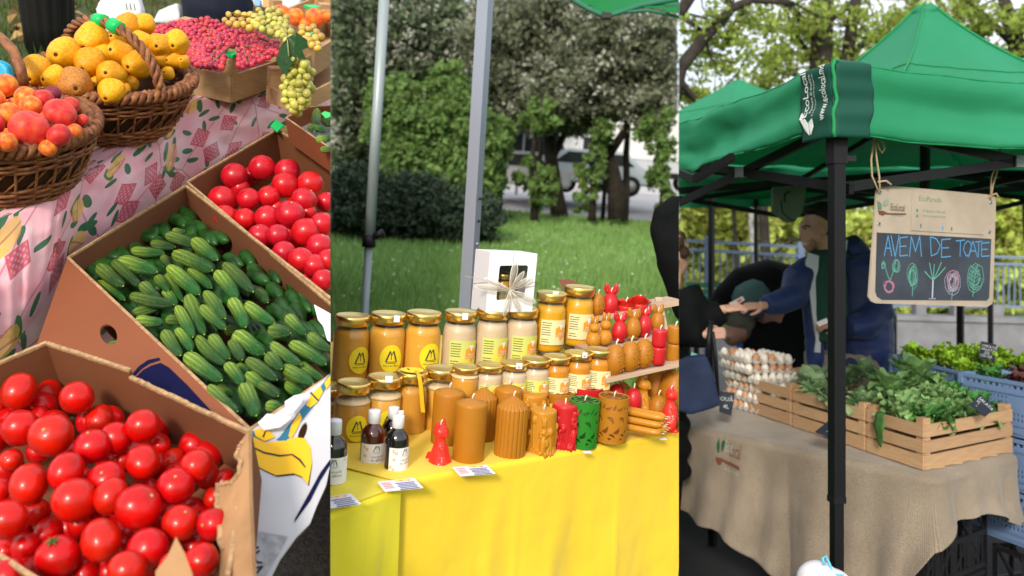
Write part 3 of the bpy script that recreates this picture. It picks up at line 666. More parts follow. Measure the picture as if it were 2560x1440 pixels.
# ---- wicker baskets
def basket(name, label, M, R, r0, h, handle, fl=1.0):
    """R rim radius, r0 base radius, h height, all in metres, local z up"""
    t = thing(name, label, 'basket', M)
    prof = lambda t_: lerp(r0, R, math.sin(t_*PI/2)**.9)
    NS = 30
    def ring(tt, ph, rr, amp, z0=None):
        n = 120; rad = prof(tt); z = h*tt if z0 is None else z0
        return [V(((rad+amp*math.sin(a*NS/2+ph))*math.cos(a), (rad+amp*math.sin(a*NS/2+ph))*math.sin(a), z+.0015*math.sin(a*7+tt*40))) for a in [2*PI*k/n for k in range(n+1)]]
    def weave(nm, t0, t1, rows, rr):
        g = G()
        for i in range(rows): g.tube(ring(lerp(t0, t1, (i+.5)/rows), PI*(i % 2), rr, .0045), rr, 5, False)
        return g.obj(nm, m_wick, t)
    weave('lower_weave', 0, .33, 7, h*.03); weave('upper_weave', .62, .97, 8, h*.028)
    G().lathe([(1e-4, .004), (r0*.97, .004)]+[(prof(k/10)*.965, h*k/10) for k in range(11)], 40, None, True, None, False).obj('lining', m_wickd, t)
    st = G().tube([V((prof(k/8)+.001, 0, h*k/8)) for k in range(9)], .0035, 5).mesh('stake', m_wick)
    for k in range(NS): link('stake', st, t, Matrix.Rotation(2*PI*k/NS, 4, 'Z'))
    lt = G().tube([V((prof(lerp(.3, .66, k/5))*math.cos(k*.05), prof(lerp(.3, .66, k/5))*math.sin(k*.05), h*lerp(.3, .66, k/5))) for k in range(6)], .0025, 5).mesh('lattice_cane', m_wick)
    for k in range(NS): link('lattice_cane', lt, t, Matrix.Rotation(2*PI*(k+.4)/NS, 4, 'Z'))
    for s in range(3):                                      # plaited rim
        n = 240; g = G()
        g.tube([V(((R+.012*math.cos(a*24+s*2.1))*math.cos(a), (R+.012*math.cos(a*24+s*2.1))*math.sin(a), h+.010*math.sin(a*48+s*4.2))) for a in [2*PI*k/n for k in range(n+1)]], .0085, 6, False); g.obj('rim_plait', m_wick, t)
    if handle:
        hh, az = handle; n = 60
        def hp(k, off, ph): 
            a = PI*k/n; c = V((R*1.0*math.cos(a)*math.cos(az), R*1.0*math.cos(a)*math.sin(az), h*.8+hh*math.sin(a)**.8)); q = k*.75+ph
            return c+V((-math.sin(az), math.cos(az), 0))*off*math.sin(q)+V((math.cos(a)*math.cos(az), math.cos(a)*math.sin(az), math.sin(a)))*off*math.cos(q)
        for s in range(3): G().tube([hp(k, .008, s*2.1) for k in range(n+1)], .0068, 6).obj('handle_cane', m_wick, t)
        for k in (27, 33): G().tube([hp(k-1.6, 0, 0), hp(k+1.6, 0, 0)], .0185, 10).obj('handle_tape', m_tape, t)
    return t
def Lbase(u, v): return Wp(PB, u, v)
cb1 = Lbase(284, 322)
t1 = basket('wicker_basket', 'brown wicker basket with arched handle heaped with yellow quinces', mtx(cb1, RL), .200, .13, .15, (.165, -.5))
cb0 = Lbase(-2, 450)
t0 = basket('wicker_basket', 'round brown wicker basket of red peaches at the left edge', mtx(cb0, RL), .205, .155, .145, None)
G().tube([W(60, 212, 2.0), W(50, 165, 2.0), W(32, 125, 2.02), (W(0, 92, 2.05)), W(-40, 80, 2.1)], [.012, .0125, .012, .011, .011], 8).obj('handle_cane', m_wick, t0, mtx(cb0, RL).inverted())
# ---- quinces and peaches
def q_proto(m, nm='quince', cat='quince'):
    t = thing(nm, 'x', cat, I4); g = G()
    g.lathe([(max(1e-4, math.sin(PI*i/16)*(1-.14*math.cos(PI*i/16)-.13*math.sin(2*PI*i/16))), -math.cos(PI*i/16)*1.02+(.12*math.exp(-(math.sin(PI*i/16)/.2)**2) if i < 5 else 0)) for i in range(17)], 24, None, True, lambda a, z: 1+.045*math.sin(a*3+z*2)+.03*math.sin(a*5))
    g.obj('skin', m, t); g = G(); g.lathe([(1e-4, -.87), (.10, -.9), (.13, -.95), (.06, -.93)], 9); g.obj('blossom_end', m_dark, t); return Proto(t)
qp, qb = q_proto(m_quince), q_proto(m_quince_b)
QS = [(88,180,38),(158,137,42),(133,197,32),(187,213,41,1),(222,160,38),(228,103,41),(255,140,28),(293,133,34),(274,187,35),(337,163,34),(288,97,26),(315,68,33),(355,62,28),(350,108,28),(398,115,31),(438,108,31),(402,148,25),(430,150,22),(277,232,33),(322,207,22),(417,183,17),(455,153,18),(372,150,24),(245,205,22),(110,215,20),(305,225,20)]
fl = rowlabels(QS, 32, 'yellow quince', 'in the handled basket')
for i, q in enumerate(QS):
    u, v, r = q[:3]; d = 2.27-.0011*(v-100)+(.0004*(u-250))+(.05 if r < 26 else 0)
    (qb if len(q) > 3 else qp).put(mtx(W(u, v, d), frame(V((random.gauss(0,.3), .9+random.random()*.4, random.gauss(.25,.25)))), r/F*d, random.random()*6), fl[i] if len(q) < 4 else 'browned quince at the front of the handled basket', 'quinces in the handled basket')
heap('lower_quinces', list(qp.r.children)[0].data, [mtx(cb1+RL @ V((.14*random.random()**.5*math.cos(i*2.4), .14*random.random()**.5*math.sin(i*2.4), .09+.05*random.random())), RL, .036) for i in range(18)], m_quince)
def p_proto(m, flat):
    t = thing('peach', 'x', 'peach', I4); lx = .72 if flat else .95
    G().lathe([(max(1e-4, math.sin(PI*i/16)), -math.cos(PI*i/16)*lx-(.22*math.exp(-(math.sin(PI*i/16)/.3)**2)*(1 if i > 8 else -.2))) for i in range(17)], 28, None, True, lambda a, z: 1-.09*math.exp(-((a-PI)/.22)**2)+.02*math.sin(a*2)).obj('skin', m, t)
    return Proto(t)
pp = [p_proto(m_peach, 0), p_proto(m_peachr, 1), p_proto(m_peachr, 0), p_proto(m_plum, 0)]
PS = [(13,213,30,0),(64,243,27,0),(107,247,26,2),(132,234,20,3),(150,282,40,1),(18,288,34,0),(77,265,27,0),(73,322,48,2),(147,338,29,2),(184,330,22,0),(15,355,27,0),(174,265,24,2),(40,262,22,0),(-20,250,32,0),(-25,310,34,2),(110,290,24,0),(120,370,22,0),(-30,365,25,0),(205,300,16,2)]
fl = rowlabels(PS, 34, 'red and yellow peach', 'in left basket')
for i, (u, v, r, k) in enumerate(PS):
    d = 1.93-.0012*(v-220)+.0003*u+(.04 if r < 25 else 0)
    pp[k].put(mtx(W(u, v, d), frame(V((random.gauss(0,.4), -.55+random.gauss(0,.3), .8))), r/F*d, PI/2+random.gauss(0, .7)), fl[i] if k != 3 else 'dark purple plum on top of the peaches', 'peaches in the basket')
    if k == 3: BAY[-1 if False else 0]
heap('lower_peaches', list(pp[0].r.children)[0].data, [mtx(cb0+RL @ V((.14*random.random()**.5*math.cos(i*2.4), .14*random.random()**.5*math.sin(i*2.4), .09+.04*random.random())), RL, .034) for i in range(16)], m_peach)

# ---- wooden grape crates
def Lcrate(label, corner, pl_, pr_, h, wl, wr, post=None):
    """corner, left end and right end are pixels on the table plane"""
    c, l, r = (p if isinstance(p, V) else Lbase(*p) for p in (corner, pl_, pr_)); t = thing('grape_crate', label, 'crate', I4)
    dl, dr = (l-c).normalized(), (r-c).normalized(); U = upL
    def board(a, b, z0, z1, nm='board'):
        x = (b-a).normalized(); o = G(); n = x.cross(U).normalized()
        o.slab([a+U*z0, b+U*z0, b+U*z1, a+U*z1], .008, (), n); return o.obj(nm, m_crate, t)
    L, R_ = c+dl*wl, c+dr*wr; F4 = L+dr*wr
    for a, b in ((c, L), (c, R_), (L, F4), (R_, F4)): board(a, b, 0, h)
    G().slab([c+U*.01, R_+U*.01, F4+U*.01, L+U*.01], .008).obj('bottom', m_crate, t)
    for k, p in enumerate((c, L, R_, F4)):
        q = p+(dl if k in (0, 2) else -dl)*.018+(dr if k in (0, 1) else -dr)*.018
        G().bar(q, q+U*(h+.055), .035, .035, dl).obj('corner_post', m_crate, t)
        if k in (0,): G().bar(q+U*(h+.055), q+U*(h+.063), .042, .042, dl).obj('corner_tape', m_tape, t)
    return t, c, dl, dr
gc, c0, dl0, dr0 = Lcrate('low pale wooden crate of red grapes with green taped corner post', (578,256), (470,232), (697,212), .085, .40, .34)
def berries(name, label, M, m, spots, r, cat='grapes', grp=None, el=1.15):
    t = thing(name, label, cat, M, grp)
    me = G().ell((0, 0, 0), (1, 1, el), 10, 7).mesh('berry', m)
    for i, p in enumerate(spots):
        link('berry', me, t, Matrix.Translation(p) @ Matrix.Rotation(random.random()*6, 4, V((random.gauss(0,1), random.gauss(0,1), random.gauss(0,1))).normalized()) @ Matrix.Scale(r*random.uniform(.85, 1.12), 4))
    g = G(); g.tube([V(spots[i])+V((0, 0, r*.6)) for i in range(0, min(len(spots), 24), 5)], .0016, 4); g.obj('stem', m_stem, t); return t
def inpoly(p, poly):
    x, y = p; c = False; j = len(poly)-1
    for i in range(len(poly)):
        xi, yi = poly[i]; xj, yj = poly[j]
        if (yi > y) != (yj > y) and x < (xj-xi)*(y-yi)/(yj-yi)+xi: c = not c
        j = i
    return c
def heap_spots(poly, n, gap, dfun):
    us = [p[0] for p in poly]; vs_ = [p[1] for p in poly]; out = []; tries = 0
    while len(out) < n and tries < 40000:
        tries += 1; p = (random.uniform(min(us), max(us)), random.uniform(min(vs_), max(vs_)))
        if inpoly(p, poly) and all((p[0]-q[0])**2+(p[1]-q[1])**2*1.5 > gap*gap for q in out): out.append(p)
    return [W(u, v, dfun(u, v)+random.uniform(-.012, .012)) for u, v in out]
dg = lambda u, v: 2.66-.0028*(v-110)+.0002*(u-560)
GP = [([(470,150),(385,110),(378,72),(430,58),(470,70),(500,110),(520,155)], 'red grapes at the back left corner of their crate behind the quinces'), ([(430,58),(520,45),(560,60),(560,95),(520,118),(490,95),(470,70)], 'red grapes in the middle of the crate below the bare stems'), ([(560,60),(610,70),(660,92),(700,105),(690,122),(640,110),(590,112),(560,95)], 'red grapes at the right end of their crate under the green bunches'), ([(500,110),(540,105),(590,112),(562,120),(560,172),(485,164)], 'red grapes left of the green taped corner post'), ([(598,118),(640,110),(692,122),(694,134),(640,158),(596,170)], 'red grapes right of the green taped corner post'), ([(470,110),(500,110),(520,155),(490,158),(470,150)], 'red grapes against the left board of their crate')]
for poly, lb in GP:
    sp = heap_spots(poly, 110, 9.6, dg); org = sum(sp, V((0,0,0)))/len(sp); berries('red_grape_bunch', lb, Matrix.Translation(org), m_grape, [p-org for p in sp], .0092, 'grapes', 'red grapes in the crate')
    sp2 = [p+ray(560, 100)*.025+upL*-.008 for p in sp[::2]]
    for p in sp2: pass
G().slab([c0+upL*.045+dl0*.01+dr0*.01, c0+upL*.045+dl0*.39+dr0*.01, c0+upL*.045+dl0*.39+dr0*.33, c0+upL*.045+dl0*.01+dr0*.33], .01).obj('grape_bed', mat('grape_bed_dark', (.16, .012, .03), .7), gc)
dgg = lambda u, v: 2.60-.003*(v-60)
for poly, lb, mm in (([(555,45),(590,28),(640,40),(660,62),(640,75),(600,66),(560,60)], 'amber green grape bunch lying on the left of the red grapes', m_grapey), ([(640,25),(690,22),(715,40),(722,62),(700,88),(660,82),(630,60)], 'pale green grape bunch lying on the right of the red grapes', m_grapeg), ([(700,88),(725,70),(740,100),(745,120),(715,105)], 'small green grape bunch at the crate end', m_grapeg), ([(748,72),(790,68),(805,95),(795,122),(765,115)], 'amber grape bunch in the right crate behind the vine leaf', m_grapey)):
    sp = heap_spots(poly, 60, 13.5, dgg); org = sum(sp, V((0,0,0)))/len(sp); berries('green_grape_bunch', lb, Matrix.Translation(org), mm, [p-org for p in sp], .0108)
sp = heap_spots([(735,140),(765,150),(772,200),(768,250),(740,282),(710,262),(704,215),(715,190)], 66, 14, lambda u, v: 2.36+.00002*(u-738)**2); org = sum(sp, V((0,0,0)))/len(sp)
berries('green_grape_bunch', 'long green grape bunch hanging over the front of the crates', Matrix.Translation(org), m_grapeg, [p-org for p in sp]+[p-org+V((.006, .028, -.004)) for p in sp[::2]], .0115)
lv = thing('vine_leaf', 'dark green vine leaf drooping over the crate corner', 'leaf', I4)
for lf_ in ([(690,150),(700,120),(718,95),(735,90),(738,120),(742,150),(725,165),(715,190),(700,170)], [(718,95),(740,80),(768,100),(770,118),(755,125),(765,150),(745,145),(735,120)]):
    G().slab([W(u, v, 2.33+.0006*abs(u-730)) for u, v in lf_], .0012).obj('blade', m_vleaf, lv)
G().tube([W(700, 60, 2.5), W(712, 75, 2.42), W(718, 96, 2.34), W(722, 140, 2.325)], .002, 5).obj('stalk', m_stem, lv)
# crates further right, cut by the bay's end
pR = lambda u, v, d: W(u, v, d)
def rcrate(label, c, l, r, h, tilt=0):
    return Lcrate(label, W(*c), W(*l), W(*r), h, .3, .3)
rcrate('wooden crate of amber grapes at the right behind the hanging bunch', (762,205,2.62), (715,180,2.8), (826,158,2.75), .075)
rcrate('wooden crate of apricots at the far right behind the grapes', (775,118,3.0), (700,95,3.15), (830,92,3.1), .07)
rcrate('lower wooden crate under the hanging green bunch', (745,285,2.55), (690,262,2.72), (826,245,2.62), .05)
for i, (u, v, r) in enumerate(((702,32,22),(738,42,24),(790,44,26),(765,60,18),(815,40,18))):
    pp[0].put(mtx(W(u, v, 2.95), frame(V((.2, -.5, 1))), r/F*2.95, i), ('apricot', 'ripe apricot')[0]+f', {ORD[i]} from the left in the far right crate', 'apricots in the far crate')
# open box with cucumbers at the right edge
xb = thing('cucumber_box', 'open cardboard box at the right edge holding a few cucumbers', 'cardboard box', I4)
PX = inv(.40, 300, .0003)
for a, b in (((715,295),(775,268)), ((775,268),(880,262)), ((715,295),(860,395))): inner(xb, a, b, PX, .08, m_cardo); edge_strip(xb, a, b, PX, .004, 16)
G().slab([Wp(PX, u, v)-nrmP(PX)*.05 for u, v in ((715,295),(775,268),(880,262),(860,395))], .004).obj('bottom', mat('foil_grey', (.25,.26,.28), .4, var=.5, scale=30), xb)
for i, (a, b, c, d, w_) in enumerate(((793,272,786,330,24),(790,352,830,342,24),(770,318,815,325,22),(805,300,840,310,26),(800,375,840,372,18))):
    A, B = Wp(PX, a, b, 1.0), Wp(PX, c, d, 1.0); x = (B-A).normalized(); L = (B-A).length; y = nrmP(PX).cross(x).normalized(); z = x.cross(y); wm = w_/F*2.4
    tag(link('cucumber', cme[i % 3], None, Matrix.Translation((A+B)/2) @ Matrix((x, y, z)).transposed().to_4x4() @ Matrix.Diagonal((L, wm, wm, 1))), f'cucumber, {ORD[i]} in the open box at the right edge of the fruit stall', 'cucumber', 'cucumbers in the right edge box')
G().slab([W(u, v, 2.28) for u, v in ((803,284),(812,278),(826,282),(826,292),(815,296))], .004).obj('corner_tape', m_tape, xb)
# ---- things standing on the grass behind
m_blk = mat('black_plastic', (.012, .012, .014), .45, bump=.2, bscale=12); m_navy = mat('navy_cloth', (.012, .016, .035), .8)
m_roy = mat('blue_plastic', (.01, .03, .22), .5); m_bag = mat('white_plastic_bag', (.72, .72, .76), .4, bump=.4, bscale=20, dist=.01)
def Gb(u, v): return onplane(u, v, g0, upL)
bn = thing('ribbed_bin', 'tall black pleated bin with blue rim on the grass', 'bin', mtx(Gb(128, 140), RL))
G().lathe([(.125, 0), (.135, .2), (.15, .55), (.158, .8)], 64, None, True, lambda a, z: 1+.05*math.sin(a*16)).obj('body', m_blk, bn)
G().lathe([(.16, .42), (.17, .47), (.168, .6), (.15, .62)], 32, None, True, lambda a, z: 1+.05*math.sin(a*5+z*9)).obj('liner', m_roy, bn)
G().lathe([(.15, .8), (.165, .82), (.12, .86), (1e-4, .87)], 24).obj('lid', m_blk, bn)
b2 = thing('dark_bin', 'dark blue-grey barrel standing behind the red grapes', 'barrel', mtx(W(545, 62, 4.6), RL))
G().lathe([(.165, -.1), (.175, .1), (.18, .12), (.175, .14), (.18, .45), (.16, .5), (1e-4, .51)], 48, None, True, lambda a, z: 1+.015*math.sin(a*14)).obj('body', m_navy, b2)
for lb, q, d in (('white plastic bag with black marks hanging behind the handled basket', [(245,25),(262,-10),(350,-10),(360,30),(352,85),(262,92),(250,60)], 3.6), ('white sheet lying behind the grape crate', [(385,60),(400,28),(452,8),(455,55),(420,62)], 4.6), ('pale bag with blue and orange print behind the apricots', [(628,-10),(760,-10),(750,22),(715,28),(640,20)], 4.2)):
    t = thing('plastic_bag', lb, 'bag', I4); cu_ = sum(p[0] for p in q)/len(q); cv_ = sum(p[1] for p in q)/len(q)
    g = G(); g.slab([W(u, v, d) for u, v in q], .06); g.ell(W(cu_, cv_, d), (.05, .04, .05)); link('bag_body', setm(g.melt(.012, 4), m_bag), t)
    if 'marks' in lb:
        for k in range(3): G().bar(W(315+k*10, 8, d-.045), W(318+k*10, 26, d-.045), .006, .002).obj('mark', m_ink, t)
    if 'orange' in lb:
        G().slab([W(u, v, d-.045) for u, v in ((656,-8),(675,-8),(675,18),(658,18))], .002).obj('print', mat('orange_print', (.8,.3,.1), .5), t)
        G().slab([W(u, v, d-.045) for u, v in ((634,-5),(650,-5),(650,14),(638,14))], .002).obj('print', mat('sky_print', (.2,.4,.75), .5), t)
t = thing('plastic_bag', 'bright blue plastic bag edge behind the peaches at far left', 'bag', I4)
g = G(); g.slab([W(u, v, 2.15) for u, v in ((-40,160),(0,148),(25,160),(38,205),(20,225),(-40,225))], .03); link('bag_body', setm(g.melt(.008, 3), mat('cyan_plastic', (.0, .35, .6), .4)), t)
LEFT = clip(BAY, 826, False); LEFT = clip(LEFT, -160, True) if False else LEFT
# ================================================================== MIDDLE STALL: honey and candles on a yellow cloth
BAY = []
upM = RM.col[2].copy(); ZT, ZG = -.63, -1.38            # table top and lawn below the camera, in the stall's own level frame
RMi = RM.transposed()
def Mp(x, y, z): return CAM+RM @ V((x, y, z))
def Mray(u, v): return RMi @ ray(u, v)
def Mon(u, v, z):                                          # local point on a level plane
    r = Mray(u, v); return r*(z/r.z)
def Ml(u, v, d): return RMi @ (W(u, v, d)-CAM)             # local point at camera depth d
m_lawn = mat('lawn_soil', (.07, .16, .035), .95, col2=(.09, .18, .045), scale=1.2, bump=.4, bscale=30)
m_road = mat('road_asphalt', (.40, .39, .40), .9, var=.2, scale=2)
# lawn terrace and the road beyond, solid bodies
def Mpatch(name, x0, x1, y0, y1, m, nx, ny, amp, dz=0, fr=.5):
    g = G(); f = lambda a, b: Mp(lerp(x0, x1, a), lerp(y0, y1, b), ZG+dz+amp*fbm((lerp(x0, x1, a), lerp(y0, y1, b), 4), fr))
    g.grid(f, nx, ny); cs = [Mp(x0,y0,ZG+dz-.02), Mp(x1,y0,ZG+dz-.02), Mp(x1,y1,ZG+dz-.02), Mp(x0,y1,ZG+dz-.02)]; lo = [V((c.x, c.y, -.05)) for c in cs]
    g.add(cs+lo, [(0,1,5,4),(1,2,6,5),(2,3,7,6),(3,0,4,7),(4,5,6,7)]); return tag(g.obj(name, m), kind='structure')
Mpatch('lawn', -12, 8, .6, 24, m_lawn, 50, 50, .05)
Mpatch('road', -30, 22, 23.9, 60, m_road, 6, 6, .0, -.03)
n = 150000; r_ = np.random.random(n); y = 5.5+17*r_**1.5; x = np.random.uniform(-1, 1, n)*y*.5+(-.5+.02*y)
P3 = np.array([RM @ V((a, b, ZG)) for a, b in zip(x, y)])+np.array(CAM)
h = np.random.uniform(.05, .12, n)*(1+.02*y); ang = np.random.uniform(0, 2*PI, n); wd = .003+.0012*y
ax_, ay_, az_ = (np.array(RM.col[i]) for i in range(3))
sd_ = (np.cos(ang)[:, None]*ax_+np.sin(ang)[:, None]*ay_)*wd[:, None]
ln = np.random.normal(size=(n, 3))*.02+az_*h[:, None]
vs = np.stack([P3-sd_, P3+sd_, P3+ln], 1).reshape(-1, 3); fs = np.arange(3*n).reshape(-1, 3)
m_gb = mat('grass_blade', (.26, .43, .13), .6, isl=.22, trans=.35, col2=(.22, .38, .10), scale=.5)
tag(link('grass', nmesh('grass', vs, fs, m_gb)), kind='stuff')
n = 900; y = 7.5+8*np.random.random(n); x = np.random.uniform(-1, 1, n)*y*.4; P3 = np.array([RM @ V((a, b, ZG+.1)) for a, b in zip(x, y)])+np.array(CAM)
vs, fs = leaves(P3, .022, 2); tag(link('clover_flowers', nmesh('clover_flowers', vs, fs, mat('clover_white', (.6, .68, .55), .8))), kind='stuff')
# ---- trees, bushes, hedge
m_bark = mat('bark_dark', (.035, .028, .02), .95, var=.5, scale=10, bump=.8, bscale=25, dist=.03)
def crown_pts(blobs, n, hollow=.35):
    """points through the volume of several ellipsoids, thicker toward their skins, in clumps"""
    vol = np.array([b[1][0]*b[1][1]*b[1][2] for b in blobs])**.67; cnt = (vol/vol.sum()*n).astype(int); out = []
    for (c, r), k in zip(blobs, cnt):
        nc = max(6, k//45); d = np.random.normal(size=(nc, 3)); d /= np.linalg.norm(d, axis=1)[:, None]; rr = np.random.uniform(hollow, 1.02, nc)[:, None]
        cen = d*rr; p = cen[np.random.randint(nc, size=k)]+np.random.normal(size=(k, 3))*.11
        out.append(p*np.array(r)+np.array(c))
    return np.concatenate(out)
def ufilter(P, a, b):
    u = UC+F*P[:, 0]/np.maximum(P[:, 1], .01); return P[(u > a) & (u < b)]
def tree(name, label, base, trunk, limbs, blobs, n, size, mleaf, group=None, cat='tree', ua=815, ub=1690, up=.3, second=None):
    t = thing(name, label, cat, Matrix.Translation(base), group); b = V(base)
    g = G()
    for pts, rs in [trunk]+limbs: g.tube([V(p)-b for p in pts], rs, 8)
    g.obj('trunk', m_bark, t)
    P = ufilter(crown_pts(blobs, n), ua, ub)-np.array(b)
    if len(P):
        vs, fs = leaves(P, size, up); link('crown', nmesh('crown', vs, fs, mleaf), t)
    if second:
        P = ufilter(crown_pts(blobs, second[0], .6), ua, ub)-np.array(b); vs, fs = leaves(P, second[1], up); link('blossom', nmesh('blossom', vs, fs, second[2]), t)
    return t
m_blos = mat('blossom_leaf', (.19, .21, .13), .7, isl=.5, trans=.4); m_petal = mat('blossom_petal', (.38, .39, .32), .8, isl=.5, trans=.3)
m_lg = mat('fresh_leaf', (.16, .26, .07), .6, isl=.35, trans=.4); m_dg = mat('juniper_leaf', (.035, .06, .032), .8, isl=.4)
m_mid = mat('tree_leaf', (.12, .16, .085), .7, isl=.4, trans=.35)
B3 = lambda u, v, d, ru, rv, rd: (tuple(W(u, v, d)), (ru/F*d, rd, rv/F*d))
def Mbase(u, v): return CAM+RM @ Mon(u, v, ZG)
def tr_pts(d, lst): return [W(u, v, d+dd) for u, v, dd in lst]
tree('blossom_tree', 'white blossoming tree with forked leaning trunk at the right of the lawn', W(1545,540,20), (tr_pts(20, [(1545,548,0),(1540,480,0),(1528,420,0),(1505,350,.2),(1495,280,.3),(1480,180,.3)]), [.24,.2,.18,.15,.12,.07]),
     [(tr_pts(20, [(1520,390,0),(1560,330,-.3),(1600,240,-.6),(1620,150,-.8)]), [.11,.09,.06,.03]), (tr_pts(20, [(1500,330,0),(1440,260,.4),(1410,170,.6)]), [.09,.07,.03])],
     [B3(1580,110,19.5,150,110,1.6), B3(1480,190,20,130,110,1.6), B3(1620,240,19.3,100,90,1.2), B3(1450,60,20.5,130,90,1.6), B3(1660,160,20,80,150,1.2), B3(1400,230,20,90,80,1.2)], 26000, .095, m_blos, second=(12000, .065, m_petal))
tree('blossom_tree', 'blossoming tree with dark double trunk right of the pole', W(1395,545,21.5), (tr_pts(21.5, [(1400,548,0),(1388,470,0),(1378,400,0),(1372,310,0),(1360,220,0),(1350,120,0)]), [.22,.18,.16,.14,.11,.06]),
     [(tr_pts(21.5, [(1378,400,0),(1430,300,.4),(1450,200,.5)]), [.1,.07,.03]), (tr_pts(21.5, [(1374,330,0),(1310,230,-.4),(1270,130,-.6)]), [.09,.07,.03])],
     [B3(1300,80,21,150,110,1.8), B3(1370,170,21.5,130,100,1.5), B3(1260,180,21,110,90,1.4), B3(1420,280,21.5,90,70,1.2), B3(1330,260,21,80,70,1.2)], 26000, .1, m_blos, second=(10000, .07, m_petal))
tree('broadleaf_tree', 'grey green tree in thin blossom behind the left tent pole', W(900,520,24), (tr_pts(24, [(905,560,0),(900,400,0),(910,250,0),(930,100,0)]), [.3,.25,.2,.1]),
     [(tr_pts(24, [(905,300,0),(1000,180,0),(1100,60,0)]), [.12,.08,.04])],
     [B3(880,130,24,130,170,2), B3(1010,70,24,160,120,2), B3(1120,130,24.3,140,140,2), B3(860,320,24,90,120,1.5), B3(1020,200,24,110,110,1.8)], 34000, .12, m_mid, second=(14000, .075, m_petal))
tree('broadleaf_tree', 'dark leafy tree far back filling the gap between the poles', W(1180,500,27), (tr_pts(27, [(1180,545,0),(1178,400,0),(1190,200,0)]), [.3,.25,.12]), [],
     [B3(1090,250,27,170,150,2), B3(1230,130,27,200,170,2), B3(1400,40,27,240,140,2), B3(930,230,27,150,220,2)], 26000, .16, m_mid)
tree('green_bush', 'tall bright green bush in fresh leaf between the two poles', W(1080,560,17), (tr_pts(17, [(1080,560,0),(1075,480,0),(1070,380,0),(1080,280,0)]), [.08,.07,.05,.02]),
     [(tr_pts(17, [(1078,500,0),(1010,400,0),(985,260,0)]), [.05,.04,.02]), (tr_pts(17, [(1078,500,0),(1130,410,0),(1150,260,0)]), [.05,.04,.02])],
     [B3(1060,330,17,120,110,1), B3(980,300,17,80,110,.8), B3(1140,300,17,80,130,.8), B3(1100,440,17,130,110,1), B3(1180,400,17.3,70,110,.8), B3(985,430,17,80,90,.8), B3(1115,200,17.2,60,50,.5)], 26000, .085, m_lg, cat='bush')
for i, (lb, u0, d, bl, nn) in enumerate((('slim young tree with green sprays right of the thick pole', 1245, 18.5, [(1240,400,55,90),(1260,330,60,60),(1225,480,40,50)], 4200), ('slim tree with green sprays left of the double trunk', 1335, 19, [(1330,440,60,60),(1350,300,55,55),(1360,480,45,50)], 3600), ('small leafy sapling at the far right of the lawn edge', 1655, 18.5, [(1660,420,50,90),(1640,330,60,70),(1670,500,40,45)], 3800), ('sapling with green leaves beside the leaning trunk', 1480, 19.5, [(1475,420,45,80),(1500,330,55,50),(1465,500,40,40)], 3000))):
    tree('young_tree', lb, W(u0, 550, d), (tr_pts(d, [(u0,552,0),(u0+4,470,0),(u0-3,380,0),(u0+8,290,0)]), [.09,.07,.05,.02]), [], [B3(a, b, d, c*.9, e*.9, .6) for a, b, c, e in bl], int(nn*.6), .095, m_lg, 'young trees at the lawn edge')
for i, (a, b, c, e, d, n_) in enumerate(((880,500,110,95,13.5,20000), (1020,510,120,85,14,20000), (1150,530,110,65,14.3,16000))):
    tree('juniper_bush', ['dark spreading juniper at the left edge of the lawn', 'dark low juniper between the two tent poles', 'dark low juniper behind the thick grey pole'][i], W(a, 588, d), (tr_pts(d, [(a,590,0),(a,540,0),(a-10,480,0)]), [.06,.05,.02]), [], [B3(a, b, d, c, e*.9, 1.0), B3(a-50, b+30, d-.4, 60, e*.6, .7), B3(a+50, b+28, d-.4, 60, e*.6, .7), B3(a, b+45, d-.6, c*.9, 40, .5)], n_, .055, m_dg, cat='bush', up=0)
for i, (u0, r) in enumerate(((1330,.07),(1475,.07),(1505,.06),(1560,.10),(1240,.1))):
    d = 20.5+.3*i; t = thing('bare_trunk', ['thin leaning bare trunk left of the double trunk','thin bare trunk at the middle of the lawn edge','forked thin trunk left of the leaning tree','straight grey trunk at the right of the leaning tree','dark trunk right of the thick pole'][i], 'tree', Matrix.Translation(W(u0, 560, d)))
    G().tube([W(u0, 562, d)-W(u0, 560, d), W(u0+6, 480, d)-W(u0, 560, d), W(u0+(22 if i == 0 else 5), 380, d)-W(u0, 560, d), W(u0+20, 200, d)-W(u0, 560, d)], [r, r*.9, r*.8, r*.4], 7).obj('trunk', m_bark, t)
